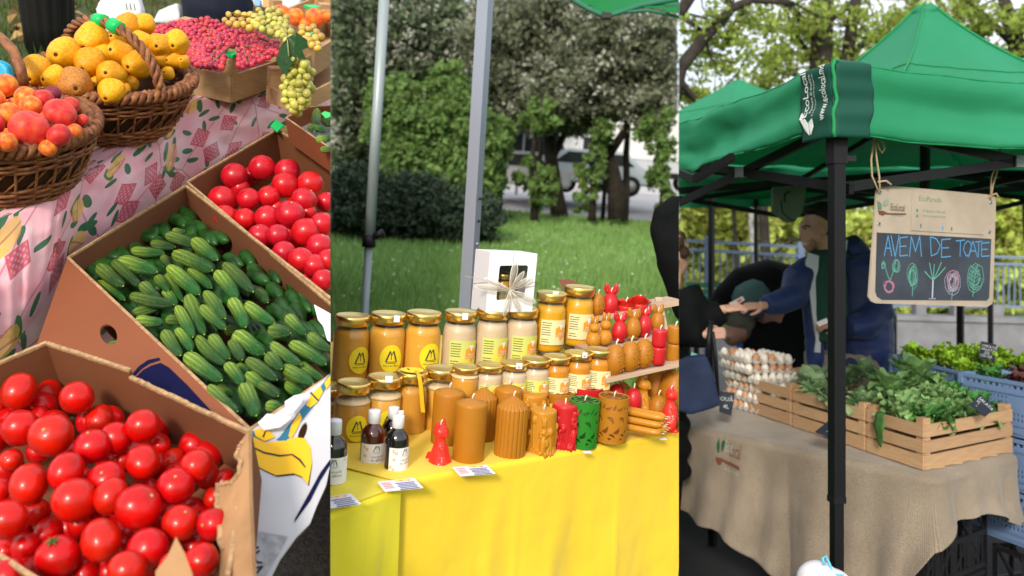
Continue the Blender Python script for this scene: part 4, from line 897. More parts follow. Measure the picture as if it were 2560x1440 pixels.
# ---- parked vehicles and signs on the road, seen through the trunks
m_van = mat('white_van_paint', (.8, .8, .82), .3, coat=.5); m_vwin = mat('vehicle_window', (.03, .035, .04), .1); m_tyre = mat('tyre_rubber', (.015, .015, .016), .9); m_org = mat('orange_lamp', (.8, .12, .02), .4); m_sgn = mat('bright_blue_sign', (.02, .26, .72), .5)
m_hub = mat('hub_metal', (.4, .4, .42), .4, metal=.6)
def vehicle(name, label, cat, u, v, d, L, H, kind, paint):
    b = RM @ V((1, 0, 0)); t = thing(name, label, cat, mtx(W(u, v, d), RM)); g = G(); dp = 1.9
    if kind == 'truck':
        g.box((0, 0, .9+H*.45), (L*.72, dp, H*.8)); g.obj('cargo_box', paint, t, bevel=.04)
        G().box((-L*.43, 0, 1.0), (L*.2, dp*.95, H*.62)).obj('cab', paint, t, bevel=.12); G().box((-L*.45, -.93, 1.35), (L*.13, .06, .55)).obj('window', m_vwin, t); G().box((0, 0, .55), (L*.9, dp*.7, .2)).obj('chassis', m_tyre, t)
        xs = (-L*.4, L*.2)
    else:
        P = [(-L/2, .35), (-L/2, .8), (-L*.36, .92), (-L*.22, H), (L*.25 if kind == 'car' else L*.48, H), (L*.40 if kind == 'car' else L*.5, .95), (L/2, .85), (L/2, .35)]
        g.slab([V((x, 0, z)) for x, z in P], dp, (), V((0, 1, 0))); g.obj('body', paint, t, bevel=.07)
        for s in (-1,):
            G().slab([V((x, s*dp/2-.012, z)) for x, z in ((-L*.31, .95), (-L*.2, H-.1), (-.03, H-.1), (-.03, .95))], .03, (), V((0, 1, 0))).obj('window', m_vwin, t)
            G().slab([V((x, s*dp/2-.012, z)) for x, z in ((.04, .95), (.04, H-.1), (L*.23, H-.1), (L*.33, .95))], .03, (), V((0, 1, 0))).obj('window', m_vwin, t)
        xs = (-L*.31, L*.31)
    for x in xs:
        for s in (-1, 1):
            w_ = G().lathe([(.2, -.1), (.32, -.11), (.34, 0), (.32, .11), (.2, .1)], 18, Matrix.Translation((x, s*dp*.46, .33)) @ Matrix.Rotation(PI/2, 4, 'X')).obj('wheel', m_tyre, t)
            G().lathe([(1e-4, -.115), (.19, -.1), (.19, .1), (1e-4, .115)], 12, Matrix.Translation((x, s*dp*.46, .33)) @ Matrix.Rotation(PI/2, 4, 'X')).obj('rim', m_hub, w_)
    for x in (-L*.49, L*.49): G().box((x, -.75, .75), (.08, .25, .14)).obj('lamp', m_org, t)
    return t
vehicle('white_truck', 'white box truck parked on the road at the right behind the trunks', 'truck', 1640, 478, 30, 5.2, 2.0, 'truck', m_van)
vehicle('white_van', 'white delivery van parked on the road right of the thick pole', 'van', 1300, 470, 31, 5.0, 2.1, 'van', m_van)
vehicle('white_van', 'small white van between the double trunk and the leaning tree', 'van', 1428, 476, 33, 4.4, 2.0, 'van', m_van)
vehicle('pale_car', 'pale car on the road just left of the leaning trunk', 'car', 1470, 482, 29, 4.0, 1.4, 'car', mat('pale_car_paint', (.5, .56, .62), .3, coat=.5))
vehicle('pale_car', 'silver car between the thick pole and the first trunk', 'car', 1262, 486, 28, 4.0, 1.4, 'car', mat('silver_paint', (.5, .5, .52), .3, coat=.5))
for i, (u, v, wd, hh, lb) in enumerate(((1300,330,90,45,'bright blue shop sign glimpsed between leaves right of the pole'), (1385,345,50,50,'bright blue sign panel behind the double trunk'))):
    t = thing('blue_sign', lb, 'sign', mtx(W(u, v+25, 36), RM)); G().box((0, 0, .4), (wd/F*36, .08, hh/F*36)).obj('panel', m_sgn, t); G().tube([(0, .1, .3), (0, .1, -2.6)], .06, 6).obj('post', m_hub, t)
t = thing('yellow_bollard', 'small yellow bollard on the road left of the leaning trunk', 'bollard', mtx(W(1453, 472, 26), RM)); G().lathe([(.12, 0), (.12, .1), (.08, .12), (.08, .55), (.1, .58), (.05, .66), (1e-4, .67)], 14).obj('body', mat('yellow_paint', (.75, .6, .08), .5), t)
bd = thing('long_building', 'long pale building across the road behind the trees', 'building', mtx(W(1400, 430, 52), RM)); G().box((0, 3, 1.2), (26, 6, 7.5)).obj('wall', mat('building_wall', (.42, .43, .46), .8), bd)
for k in range(9): G().box((-11+k*2.8, -.02, 2.2), (1.3, .1, 1.2)).obj('window', m_vwin, bd); 
# ---- tent poles of the neighbouring stalls and the canopy corner
m_alu = mat('grey_pole_paint', (.26, .29, .36), .4, metal=.25); m_pal = mat('pale_pole_paint', (.33, .385, .40), .4, metal=.2); m_blk2 = mat('black_fitting', (.012, .012, .014), .5)
m_tgreen = mat('green_canvas', (.01, .23, .06), .7, bump=.15, bscale=5, dist=.02, trans=.3); m_tgreen2 = mat('green_trim', (.03, .16, .10), .7)
p1, p2 = thing('tent_pole', 'thick square grey tent pole behind the white gift box', 'pole', I4), thing('tent_pole', 'thin pale tent pole with black clamp behind the honey jars', 'pole', I4)
d = 3.3; a, b = W(1217, -60, d), W(1160, 900, d); a2 = b+(a-b)*1.0
G().bar(b-(a-b)*.5, a, 31/F*d, 31/F*d, RM.col[1]+RM.col[0]*.45).obj('shaft', m_alu, p1)
for v in (497, 553, 610):
    c = W(lerp(1222, 1170, v/770)+12, v, d-.028); G().ell(c, .006, 8, 6).obj('bolt', m_blk2 if v < 600 else m_hub, p1)
d = 4.6; a, b = W(964, -60, d), W(906, 870, d); q = lambda v: a.lerp(b, (v+60)/930)
G().tube([q(-60), q(590)], 13.5/F*d, 8, True).obj('upper_shaft', m_pal, p2); G().tube([q(590), b+(b-a)*.5], 10/F*d, 8, True).obj('lower_shaft', m_pal, p2)
G().tube([q(588), q(618)], 17/F*d, 10).obj('clamp', m_blk2, p2); G().tube([q(592)+V((.03, -.02, 0)), q(580)+V((.075, -.02, 0))], .018, 8).obj('clamp_lever', m_blk2, p2)
cn = thing('tent_canopy', 'green tent canopy corner with pale trim hanging in at the top', 'canopy', I4)
d = 4.2
def strip3(name, pix, m, th=.006, dd=0): G().slab([W(u, v, d+dd) for u, v in pix], th).obj(name, m, cn)
g = G(); g.grid(lambda a, b: W(lerp(1418, 1705, a)+b*0, lerp(-70, [0, 14, 30, 38, 25, 18, 20, 30, 42][min(8, int(a*8))] if a < .999 else 44, b), d+.9*a*(1-b)+.02*fbm((a*4, b*4, 0))), 24, 10); g.obj('roof_cloth', m_tgreen, cn, solid=.004)
G().tube([W(1420,-10,d-.02), W(1470,22,d-.03), W(1505,38,d-.03), W(1518,40,d-.03), W(1540,34,d-.03), W(1600,14,d), W(1705,-4,d+.1)], .012, 6).obj('trim', m_tgreen2, cn)
G().tube([W(1520,40,d-.03), W(1560,30,d-.02), W(1620,26,d), W(1705,44,d+.05)], .008, 6).obj('trim', m_tgreen2, cn)
G().box(tuple(W(1516,40,d-.04)), (.045, .04, .025)).obj('corner_fitting', m_blk2, cn)
# ---- yellow cloths over the tables
def clothmat(n, c, c2): return mat(n, c, .75, col2=c2, scale=3, bump=.25, bscale=7, dist=.03, sheen=.2)
m_y1 = clothmat('yellow_cloth', (.86, .60, .03), (.84, .57, .025)); m_y2 = clothmat('lime_yellow_cloth', (.80, .67, .02), (.78, .65, .02))
def draped(name, label, front, z, back, drop, m, fr=2.2, left_drop=None):
    """front: pixels along the front edge (left to right) on the plane z; hangs down rounded, top runs back"""
    P = [Mon(u, v, z) for u, v in front]; A, B = P[0], P[-1]; ax = (B-A).normalized(); bk = V((-ax.y, ax.x, 0)); g = G(); R = .012
    def f(a, b):
        c = A.lerp(B, a)
        if b < .4: p = c+bk*(back*(1-b/.4)+R)+V((0, 0, .0008*fbm((a*8, b*8, 0), 2)))
        elif b < .5: t = (b-.4)/.1*PI/2; p = c+bk*(R-R*math.sin(t))+V((0, 0, -R+R*math.cos(t)))
        else:
            t = (b-.5)/.5; s = min(1, t*3)
            wv = .010*math.sin(a*23+.6*math.sin(t*3))*s*t+.014*fbm((a*fr*2.2, t*2.4, 7), 1.3)*s-.02*t
            cr = .0035*(max(0, 1-abs(a-.36)*90)+max(0, 1-abs(a-.72)*90)+max(0, 1-abs(t-.45)*40))+.007*max(0, 1-abs(a*fr*2-1.35-.6*t+.3*math.sin(t*5))*6)+.006*max(0, 1-abs(a*fr-1.2+.5*t)*9)
            p = c+bk*(wv-cr*s)+V((0, 0, -R-drop*t))
        return Mp(*p)
    g.grid(f, 110, 90); o = g.obj(name, m); return tag(o, label, 'tablecloth'), (P, ax, bk)
c1, (fp, axm, bkm) = draped('yellow_tablecloth', 'golden yellow tablecloth under the candles with fabric hanging to the ground', [(1000,1204),(1720,1076)], ZT, 1.15, .85, m_y1)
# its left end: falls over the lime cloth along a slanting hem
Pc = Mon(1000, 1204, ZT); Pl = Mon(845, 1165, ZT); g = G()
g.slab([Mp(*(Pc+V((0,0,.001)))), Mp(*(Pl+V((0,0,.001)))), Mp(*(Pl+bkm*1.0)), Mp(*(Pc+bkm*1.12))], .002); 
o = g.obj('cloth_flap', m_y1, c1); P_ = [Mp(*Mon(u, v, ZT-.004)) for u, v in ((1004,1214),(1004,1150),(840,1100),(760,1180),(820,1280))]
UNDER = G().slab(P_, .002)
c2, _ = draped('lime_tablecloth', 'greenish yellow tablecloth on the neighbouring table at the left', [(640,1355),(1003,1222)], ZT-.006, 1.2, .85, m_y2, 1.4)
UNDER.obj('cloth_fold', m_y2, c2)
tb = thing('display_table', 'folding table under the yellow cloth', 'table', mtx(CAM, RM))
A, B = fp[0]+bkm*.03, fp[-1]+bkm*.03
G().slab([V((p.x, p.y, ZT-.02)) for p in (A-axm*.55, B, B+bkm*1.05, A-axm*.55+bkm*1.05)], .025).obj('table_top', m_alu, tb)
for p in (A+bkm*.08, B-axm*.08+bkm*.08, A+bkm*.95, B-axm*.08+bkm*.95): G().bar(V((p.x, p.y, ZT-.03)), V((p.x, p.y, ZG)), .03).obj('leg', m_alu, tb)
# ---- honey jars
m_honey = mat('amber_honey', (.64, .30, .03), .35, col2=(.70, .37, .06), scale=6, sss=.25, rnd=.12); m_hgold = mat('golden_honey', (.68, .35, .015), .3, sss=.25); m_hwhite = mat('white_honey', (.62, .50, .33), .4, col2=(.62, .44, .25), scale=4, sss=.2); m_horg = mat('orange_honey', (.60, .235, .012), .3, sss=.25)
m_glass = thin_glass('jar_glass'); m_lid = mat('gold_lid', (.85, .62, .2), .3, metal=1); m_lidt = mat('gold_lid_top', (.62, .5, .2), .35, metal=.85); m_froth = mat('honey_froth', (.72, .52, .28), .6)
m_tagw = mat('price_tag', (.75, .75, .8), .7); m_sty = mat('yellow_sticker', (.85, .66, .02), .5); m_lab = mat('cream_label', (.75, .68, .36), .5); m_labg = mat('green_label', (.55, .62, .18), .5, col2=(.72, .64, .06), scale=14); m_hex = mat('label_hexagon', (.78, .33, .03), .5); m_gry = mat('label_text', (.05, .05, .04), .7); m_wht = mat('label_white', (.8, .76, .7), .6)
def cyl(me, R, phi, z, off=.0006):
    """bend flat artwork (x right, y up) round a jar"""
    for v_ in me.vertices:
        a = phi+v_.co.x/R; rr = R+off+v_.co.z; zz = z+v_.co.y; v_.co = (rr*math.sin(a), -rr*math.cos(a), zz)
    return me
def flat(pts, m, sub=1):
    g = G(); n = len(pts)
    c = (sum(p[0] for p in pts)/n, sum(p[1] for p in pts)/n); vs = [(c[0], c[1], 0)]; fs = []
    for k in range(1, sub+1): vs += [(lerp(c[0], p[0], k/sub), lerp(c[1], p[1], k/sub), 0) for p in pts]
    for i in range(n): fs.append((0, 1+i, 1+(i+1) % n))
    for k in range(1, sub):
        for i in range(n):
            j = (i+1) % n; o1, o2 = 1+(k-1)*n, 1+k*n; fs.append((o1+i, o2+i, o2+j, o1+j))
    return g.add(vs, fs).mesh('print', m)
def rect(w_, h_, m, x=0, y=0, nx=10):
    return G().add([(x-w_/2+w_*i/nx, y+s*h_/2, 0) for s in (-1, 1) for i in range(nx+1)], [(i, i+1, nx+2+i, nx+1+i) for i in range(nx)]).mesh('print', m)
circ = lambda r, ry=None, n=28, x=0, y=0: [(x+r*math.cos(2*PI*k/n), y+(ry or r)*math.sin(2*PI*k/n)) for k in range(n)]
def M_logo(s, m):
    g = G()
    for a, b, w_ in (((-.5,-.5),(-.12,.5),.07), ((-.12,.5),(0,.1),.04), ((0,.1),(.2,.5),.04), ((.2,.5),(.5,-.5),.07), ((0,.1),(0,-.35),.03), ((-.62,-.55),(.62,-.55),.03), ((-.5,-.68),(.5,-.68),.03)):
        a, b = V((*a, 0))*s, V((*b, 0))*s; t_ = (b-a).normalized(); n_ = V((-t_.y, t_.x, 0))*w_*s
        k = 4; g.add([a.lerp(b, i/k)+n_*q for i in range(k+1) for q in (-1, 1)], [(2*i, 2*i+1, 2*i+3, 2*i+2) for i in range(k)])
    return g.mesh('logo', m)
def jar(r, h, m_fill, fill=.86, art=None, phi=.3, froth=False, seg=32):
    """jar with base at local origin, body radius r, total height h"""
    t = thing('honey_jar', 'x', 'jar', I4); nk = h*.86
    outer = [(r*.9, 0), (r*.98, h*.02), (r, h*.06), (r, h*.66), (r*.97, h*.72), (r*.84, h*.79), (r*.82, nk)]
    G().lathe([(1e-4, .001)]+outer, seg, None, True, None, False).obj('glass', m_glass, t)
    fi = [(max(q-.0022, 1e-4), z+.003) for q, z in outer if z < h*fill-.004]; top = h*min(fill, .80)
    rr = r*.97 if top < h*.72 else r*.85
    G().lathe([(1e-4, .002)]+fi+[(rr-.003, top), (1e-4, top)], seg).obj('honey', m_fill, t)
    if froth: G().lathe([(r*.975, top-h*.05), (r*.97, top-.002), (rr-.002, top+.002), (1e-4, top+.003)], seg).obj('froth', m_froth, t)
    G().lathe([(r*.88, nk-.001), (r*.92, nk), (r*.92, h*.90), (r*.95, h*.93), (r*.95, h*.985), (r*.92, h), (r*.86, h*1.0)], seg, None, True, None, False).obj('lid', m_lid, t)
    l_ = G().lathe([(1e-4, h*.988), (r*.80, h*.988), (r*.84, h*.998), (r*.88, h*1.001)], seg, None, True, None, False).obj('lid_top', m_lidt, t)
    R = r+.0012
    if art == 'M':
        s = link('sticker', cyl(flat(circ(r*.62, r*.74), m_sty, 4), R, phi, h*.36), t); link('logo', cyl(M_logo(r*.55, m_gry), R, phi, h*.40, .0012), s)
        link('lettering', cyl(text('Miere de albine', r*.13, m_gry), R, phi, h*.255, .0012), s)
    elif art in ('C', 'Gn'):
        H = h*.42; W_ = r*1.75; s = link('label', cyl(rect(W_, H, m_lab if art == 'C' else m_labg), R, phi, h*.36), t)
        link('hexagon', cyl(flat([(W_*.25+r*.42*math.sin(k*PI/3)*1.0, r*.5*math.cos(k*PI/3)*1.05) for k in range(6)], m_hex, 3), R, phi, h*.36, .001), s)
        link('triangle', cyl(flat([(W_*.25-r*.17, H*.32), (W_*.25+r*.17, H*.32), (W_*.25, H*.08)], m_wht, 2), R, phi, h*.36, .0014), s)
        link('lettering', cyl(text('MIERE', r*.17, m_wht), R, phi+W_*.25/R, h*.345, .0014), s); link('lettering', cyl(text('DE ALBINE', r*.14, m_wht), R, phi+W_*.25/R, h*.305, .0014), s)
        g = G()
        for k in range(9): 
            if k in (6,): continue
            w_ = W_*(.34 if k < 6 else .3)*random.uniform(.8, 1); g.add([(-W_*.46+w_*i/5, H*.38-k*H*.095+q, 0) for i in range(6) for q in (-H*.013, H*.013)], [(2*i, 2*i+2, 2*i+3, 2*i+1) for i in range(5)])
        link('small_print', cyl(g.mesh('small_print', m_gry), R, phi, h*.36, .001), s)
    return Proto(t)
JZ = {}
def putjar(pr, u, vb, vt, d, label, group, rz=0, rh=None):
    """base pixel row vb, lid top row vt, at depth d"""
    k = 1.0; M = mtx(W(u, vb, d), RM, 1, rz); h = (vb-vt)/F*d; s = h/rh
    return pr.put(M @ Matrix.Scale(s, 4), label, group)
def pricetag(u, v, d, label, w_=15, hh=17, rot=0, fig=False):
    t = thing('price_tag', label, 'price tag', mtx(W(u, v, d), RM, 1, .25)); s = d/F
    G().box((0, 0, 0), (w_*s, .0012, hh*s)).obj('card', m_tagw, t)
    if fig: link('lettering', text('45', 8*s, m_gry), t, mtx(V((0, -.0009, -hh*s*.2)), Matrix.Rotation(PI/2, 3, 'X')))
gB, gS, gF = 'big honey jars in the back row', 'small honey jars in the middle row', 'honey jars in the front row'
bigA = jar(.046, .163, m_honey, .84, 'M', .35); bigW = jar(.043, .155, m_hwhite, .84, 'Gn', .3); bigC = jar(.039, .145, m_hgold, .84, 'C', .3)
dB = 2.16
putjar(bigA, 873, 948, 785, dB, 'big amber honey jar at the left end of the back row', gB, .35, .163)
putjar(bigA, 962, 944, 780, dB+.02, 'big amber honey jar with price tag, second in the back row', gB, .05, .163)
putjar(bigA, 1050, 940, 777, dB+.04, 'big amber honey jar beside the first white honey', gB, .25, .163)
putjar(bigW, 1142, 930, 775, dB+.06, 'white honey jar with green label and price tag, left of the gift box', gB, .1, .155)
putjar(bigW, 1222, 922, 770, dB+.08, 'white honey jar under the left side of the gift box', gB, .1, .155)
putjar(bigW, 1296, 916, 766, dB+.10, 'white honey jar under the right side of the gift box', gB, .05, .155)
putjar(bigC, 1368, 876, 728, dB+.14, 'golden honey jar with cream label stacked right of the gift box', gB, .0, .145)
putjar(bigC, 1438, 862, 714, dB+.18, 'golden honey jar in front of the brown paper leaf', gB, -.05, .145)
under = jar(.039, .12, m_honey, .8, None)
putjar(under, 1366, 990, 877, dB+.145, 'half hidden honey jar carrying the jar right of the gift box', gB, 0, .12)
putjar(under, 1432, 978, 864, dB+.185, 'half hidden honey jar carrying the rightmost golden jar', gB, 0, .12)
for u, v, lb in ((992, 797, 'white price tag on the lid of the second amber jar'), (1163, 791, 'white price tag on the lid of the first white honey jar')): pricetag(u, v, dB-.04, lb)
pricetag(1389, 737, dB+.09, 'white price tag on the lid of the golden jar by the gift box')
smA = jar(.033, .095, m_honey, .8, None, .2, True); smW = jar(.033, .095, m_hwhite, .78, 'Gn', .2); smO = jar(.034, .105, m_horg, .82, 'C', .25)
dS = 2.02
for i, (pr, u, vb, vt, lb, rh) in enumerate(((smA,1157,1015,913,'small amber honey jar third from left in the middle row','.095'), (smW,1216,1012,908,'small white honey jar left of the tagged white jar','.095'), (smW,1278,1008,903,'small white honey jar carrying a price tag','.095'), (smW,1332,1003,894,'small white honey jar with yellow label, right of the tagged one','.095'), (smO,1384,998,887,'small orange honey jar left of the tagged orange jar','.105'), (smO,1438,990,878,'small orange honey jar with a price tag on its lid','.105'), (smO,1488,982,870,'small orange honey jar at the right end of the middle row','.105'))):
    putjar(pr, u, vb, vt, dS+.02*i, lb, gS, .1-.03*i, float(rh))
pricetag(1298, 915, dS, 'white price tag on the small white honey jar', 16, 15, 0, True); pricetag(1462, 888, dS+.05, 'white price tag on the small orange honey jar', 13, 14, 0, True)
frA = jar(.039, .145, m_honey, .74, 'M', .35, True); frB = jar(.0375, .145, m_honey, .78, None, .35)
putjar(frA, 875, 1117, 950, 1.93, 'amber honey jar with round yellow sticker at the front left', gF, .15, .145)
putjar(frA, 952, 1104, 936, 1.97, 'amber honey jar with price tag behind the dark bottles', gF, .1, .145)
putjar(frB, 1020, 1086, 924, 2.01, 'amber honey jar with yellow seal strip over its lid', gF, 0, .145)
putjar(frA, 1094, 1074, 916, 2.05, 'frothy amber honey jar behind the plain pillar candle', gF, 2.2, .145)
putjar(frA, 818, 1090, 965, 2.0, 'honey jar cut by the left end of the honey stall', gF, .5, .145)
pricetag(972, 948, 1.92, 'white price tag on the lid of the front amber jar', 19, 17)
ss = thing('seal_strip', 'yellow paper seal strip over the lid of the front jar', 'seal', mtx(W(1020, 1086, 2.01), RM)); s_ = 2.01/F
G().add([V((.010+.004*k+q*.0045, -.0365*math.cos(a_)-(.001), z)) for k, (a_, z) in enumerate(((1.4,.1515),(.7,.1512),(.35,.151),(.12,.138),(.05,.12),(.0,.09),(.0,.065))) for q in (-1, 1)], [(2*i, 2*i+1, 2*i+3, 2*i+2) for i in range(6)]).obj('strip', mat('orange_seal', (.75, .42, .01), .5), ss, solid=.0008)
link('disc', flat(circ(.026), m_sty, 2), ss, Matrix.Translation((0, 0, .1505)))
G().bar((-.006, -.005, .151), (-.012, .01, .151), .003, .0006).obj('mark', m_gry, ss)
# riser blocks under the rear rows
rs = thing('display_riser', 'stepped display riser covered in yellow under the honey jars', 'display stand', mtx(CAM, RM))
def riser(a, b, z, dp, nm='step'):
    A, B = (RMi @ (W(*p)-CAM) for p in (a, b)); zz = (A.z+B.z)/2; g = G(); ax = V((B.x-A.x, B.y-A.y, 0)).normalized(); bk = V((-ax.y, ax.x, 0)); A, B = A-ax*.05-bk*.045, B+ax*.05-bk*.045
    z0 = ZT+.001; top = min(A.z, B.z)-.001
    vs = [V((p.x, p.y, z)) for p in (A, B, B+bk*dp, A+bk*dp) for z in (z0,)]+[V((p.x, p.y, zt)) for p, zt in ((A, A.z), (B, B.z), (B+bk*dp, B.z), (A+bk*dp, A.z))]
    g.add(vs, [(3,2,1,0),(4,5,6,7),(0,1,5,4),(1,2,6,5),(2,3,7,6),(3,0,4,7)]); g.obj(nm, m_y1, rs)
riser((873, 949, dB), (1296, 917, dB+.10), 0, .11); riser((1157, 1016, dS), (1488, 983, dS+.12), 0, .09); riser((1366, 991, dB+.145), (1432, 979, dB+.185), 0, .09)
# ---- gift box with ribbon
gb = thing('gift_box', 'white gift box with window and sheer cream ribbon bow on the jars', 'gift box', I4)
d0 = 2.18; m_wbox = mat('white_carton', (.78, .77, .8), .5); m_rib = mat('sheer_ribbon', (.72, .66, .55), .6, trans=.4, sheer=.5)
fA, fB, fC, fD = W(1226,630,d0), W(1343,635,d0+.012), W(1330,778,d0+.02), W(1215,781,d0+.008)   # front face corners
bx = (fB-fA); by = (fD-fA); nn = by.cross(bx).normalized(); nn = nn if nn.y > 0 else -nn
dep = nn*.115+W(1190,622,d0)*0
fp_ = lambda a, b: fA.lerp(fB, a).lerp(fD.lerp(fC, a), b)
hole = [fp_(a, b) for a, b in ((.22,.25),(.24,.22),(.80,.20),(.83,.23),(.80,.76),(.22,.80),(.20,.76))]
G().slab([fA, fB, fC, fD], .0015, [hole], nn).obj('front_panel', m_wbox, gb)
back_off = W(1190,623,d0+.105)-fA; bo2 = W(1178,772,d0+.112)-fD
g = G(); g.slab([fA, fD, fD+bo2, fA+back_off], .0015); g.obj('side_panel', m_wbox, gb)
G().slab([fB, fC, fC+bo2, fB+back_off], .0015).obj('side_panel', m_wbox, gb); G().slab([fA, fB, fB+back_off, fA+back_off], .0015).obj('top_panel', m_wbox, gb); G().slab([fD, fC, fC+bo2, fD+bo2], .0015).obj('bottom_panel', m_wbox, gb)
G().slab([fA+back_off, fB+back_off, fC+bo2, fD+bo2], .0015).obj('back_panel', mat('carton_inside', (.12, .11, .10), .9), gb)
G().slab([h_+nn*.002 for h_ in hole], .0004).obj('window', thin_glass('clear_film', (.9, .9, .9), .02), gb)
tj = bigC.put(mtx(fp_(.36, .985)+nn*.05, RM, .62, .3), 'small honey jar inside the gift box window', None)
cen = fp_(.47, .62)-nn*.012
def petal(tx, ty, w_, lift=.02, n=14):
    g = G(); tip = fp_(tx, ty)-nn*.012; ax = tip-cen; sd = ax.cross(nn).normalized()*w_
    def f(a, b):
        s = math.sin(PI*a)**.7 if a < 1 else 0; return cen+ax*a+sd*(b-.5)*2*s*(.4+.6*a)-nn*(lift*math.sin(PI*a)*(1-.6*abs(b-.5)*2))
    g.grid(f, n, 4); me = g.mesh('ribbon_loop', m_rib); link('ribbon_loop', me, gb)
    for e in (0, 1): G().tube([f(i/n, e) for i in range(n+1)], .0009, 4).obj('ribbon_edge', m_wht, gb)
for tx, ty, w_ in ((.55,.12,.011), (.92,.40,.010), (1.06,.84,.012), (.72,.98,.010), (.38,1.06,.008), (-.3,.55,.010), (-.1,.42,.008), (.74,.3,.008), (.2,.52,.006)): petal(tx, ty, w_)
def strap(pts): G().tube(pts, .0011, 4).obj('ribbon_strap', m_rib, gb)
strap([fA+bo2+by*.56-nn*.0, fA.lerp(fD, .5)-nn*.003, cen, fB.lerp(fC, .48)-nn*.003]); strap([fA.lerp(fD, .62)+back_off, fA.lerp(fD, .57)-nn*.003, cen, fB.lerp(fC, .55)-nn*.003]); strap([W(1162,690,d0+.05), W(1182,694,d0+.03), W(1230,704,d0-.006), cen]); strap([fA.lerp(fB, .5)+back_off, fA.lerp(fB, .5)-nn*.003, cen, fp_(.5, 1)-nn*.003])
# ---- candles
m_wax = mat('beeswax', (.42, .165, .010), .5, sss=.2, coat=.06, col2=(.39, .148, .008), scale=8); m_waxl = mat('beeswax_light', (.52, .22, .014), .47, sss=.35, coat=.1); m_wred = mat('red_wax', (.52, .012, .018), .42, sss=.3, coat=.2); m_wcat = mat('bright_red_wax', (.72, .03, .02), .4, sss=.3, coat=.2); m_wgrn = mat('green_wax', (.02, .2, .015), .42, sss=.2, coat=.2); m_wick2 = mat('candle_wick', (.72, .66, .52), .9)
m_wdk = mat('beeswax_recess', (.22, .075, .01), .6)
def wick(t, z, h=.012, r=.0014): G().tube([(0, 0, z-.004), (.001, 0, z+h*.5), (.004, .001, z+h)], r*1.4, 6).obj('wick', m_wick2, t)
def candle(me_or_g, m, top, name='candle', wk=True):
    t = thing(name, 'x', 'candle', I4)
    if isinstance(me_or_g, G): me_or_g.obj('wax', m, t)
    else: link('wax', setm(me_or_g, m), t)
    if wk: wick(t, top)
    return t
# unit candles: radius 1 wide -> real metres built directly
def pillar(r, h, m): return Proto(candle(G().lathe([(1e-4, 0), (r*.97, 0), (r, .003), (r, h*.9), (r*.985, h*.925), (r*.93, h*.94), (r*.3, h*.985), (1e-4, h)], 40), m, h, 'pillar_candle'))
def ribbed(r, h, m, nrib=20): return Proto(candle(G().lathe([(1e-4, 0), (r*.97, 0), (r, .003)]+[(r, h*.82*k/4) for k in range(1, 5)]+[(r*.98, h*.84), (r*.6, h*.92), (r*.2, h*.985), (1e-4, h)], 160, None, True, lambda a, z: 1-.085*(abs(math.cos(a*nrib/2)) < .35)-.03*abs(math.sin(a*nrib/2))**8), m, h, 'ribbed_candle'))
def lattice(r, h, m, mi):
    """pillar with a pattern of leaves cut through an outer shell"""
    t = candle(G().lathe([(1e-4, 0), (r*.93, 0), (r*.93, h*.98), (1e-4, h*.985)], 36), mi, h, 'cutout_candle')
    n, k = 72, 30; g = G(); keep = lambda a, z: True
    shp = []
    for i in range(8):
        a0 = 2*PI*i/8
        for (da, z0, L, wd, an) in ((.0,.30,.26,.13,.9), (.32,.55,.26,.12,-.8), (.1,.78,.22,.10,.5), (.45,.2,.2,.09,-.5), (.5,.82,.18,.08,1.2), (.28,.12,.12,.06,.2)): shp.append((a0+da, z0, L, wd, an))
    def cut(a, z):
        for a0, z0, L, wd, an in shp:
            dx = (a-a0+PI) % (2*PI)-PI; dy = (z-z0)*h/r; c, s = math.cos(an), math.sin(an); x = dx*c+dy*s; y = -dx*s+dy*c
            x += .9*y*y*0; yy = y-1.2*x*x*(1 if an > 0 else -1); q = (x/(L*1.12))**2+(yy/(wd*.90*(1-.5*x/L)))**2
            if q < 1: return True
        return False
    n, k = 220, 64; vs = []; fs = []
    for j in range(k+1):
        for i in range(n): a = 2*PI*i/n; vs.append((r*math.cos(a), r*math.sin(a), h*j/k))
    ro = len(vs)
    for j in range(k+1):
        for i in range(n): a = 2*PI*i/n; vs.append((r*.935*math.cos(a), r*.935*math.sin(a), h*j/k))
    kp = {}
    for j in range(k):
        for i in range(n): kp[i, j] = not cut(2*PI*(i+.5)/n, (j+.5)/k) or j in (0, k-1)
    for j in range(k):
        for i in range(n):
            if not kp[i, j]: continue
            i2 = (i+1) % n; fs.append((j*n+i, j*n+i2, (j+1)*n+i2, (j+1)*n+i))
            for (di, dj, e) in ((1, 0, (j*n+i2, (j+1)*n+i2)), (-1, 0, ((j+1)*n+i, j*n+i)), (0, 1, ((j+1)*n+i2, (j+1)*n+i)), (0, -1, (j*n+i, j*n+i2))):
                if not kp.get(((i+di) % n, j+dj), False): fs.append((e[1], e[0], e[0]+ro, e[1]+ro))
    g.add(vs, fs); g.obj('cut_shell', m, t)
    g = G()
    for i in range(9):
        a0 = 2*PI*i/9; g.add([(r*(.45+.38*q*math.cos(.0))*math.cos(a0+s*.2*math.sin(PI*q)), r*(.45+.38*q)*math.sin(a0+s*.2*math.sin(PI*q)), h*1.0) for q in (0, .33, .66, 1) for s in (-1, 1)], [(2*k_, 2*k_+1, 2*k_+3, 2*k_+2) for k_ in range(3)])
    g.lathe([(r*.9, h*.985), (r*.9, h*1.003), (r, h*1.003), (r, h*.98)], 40, None, True, None, False); g.obj('top_pattern', m, t); return Proto(t)
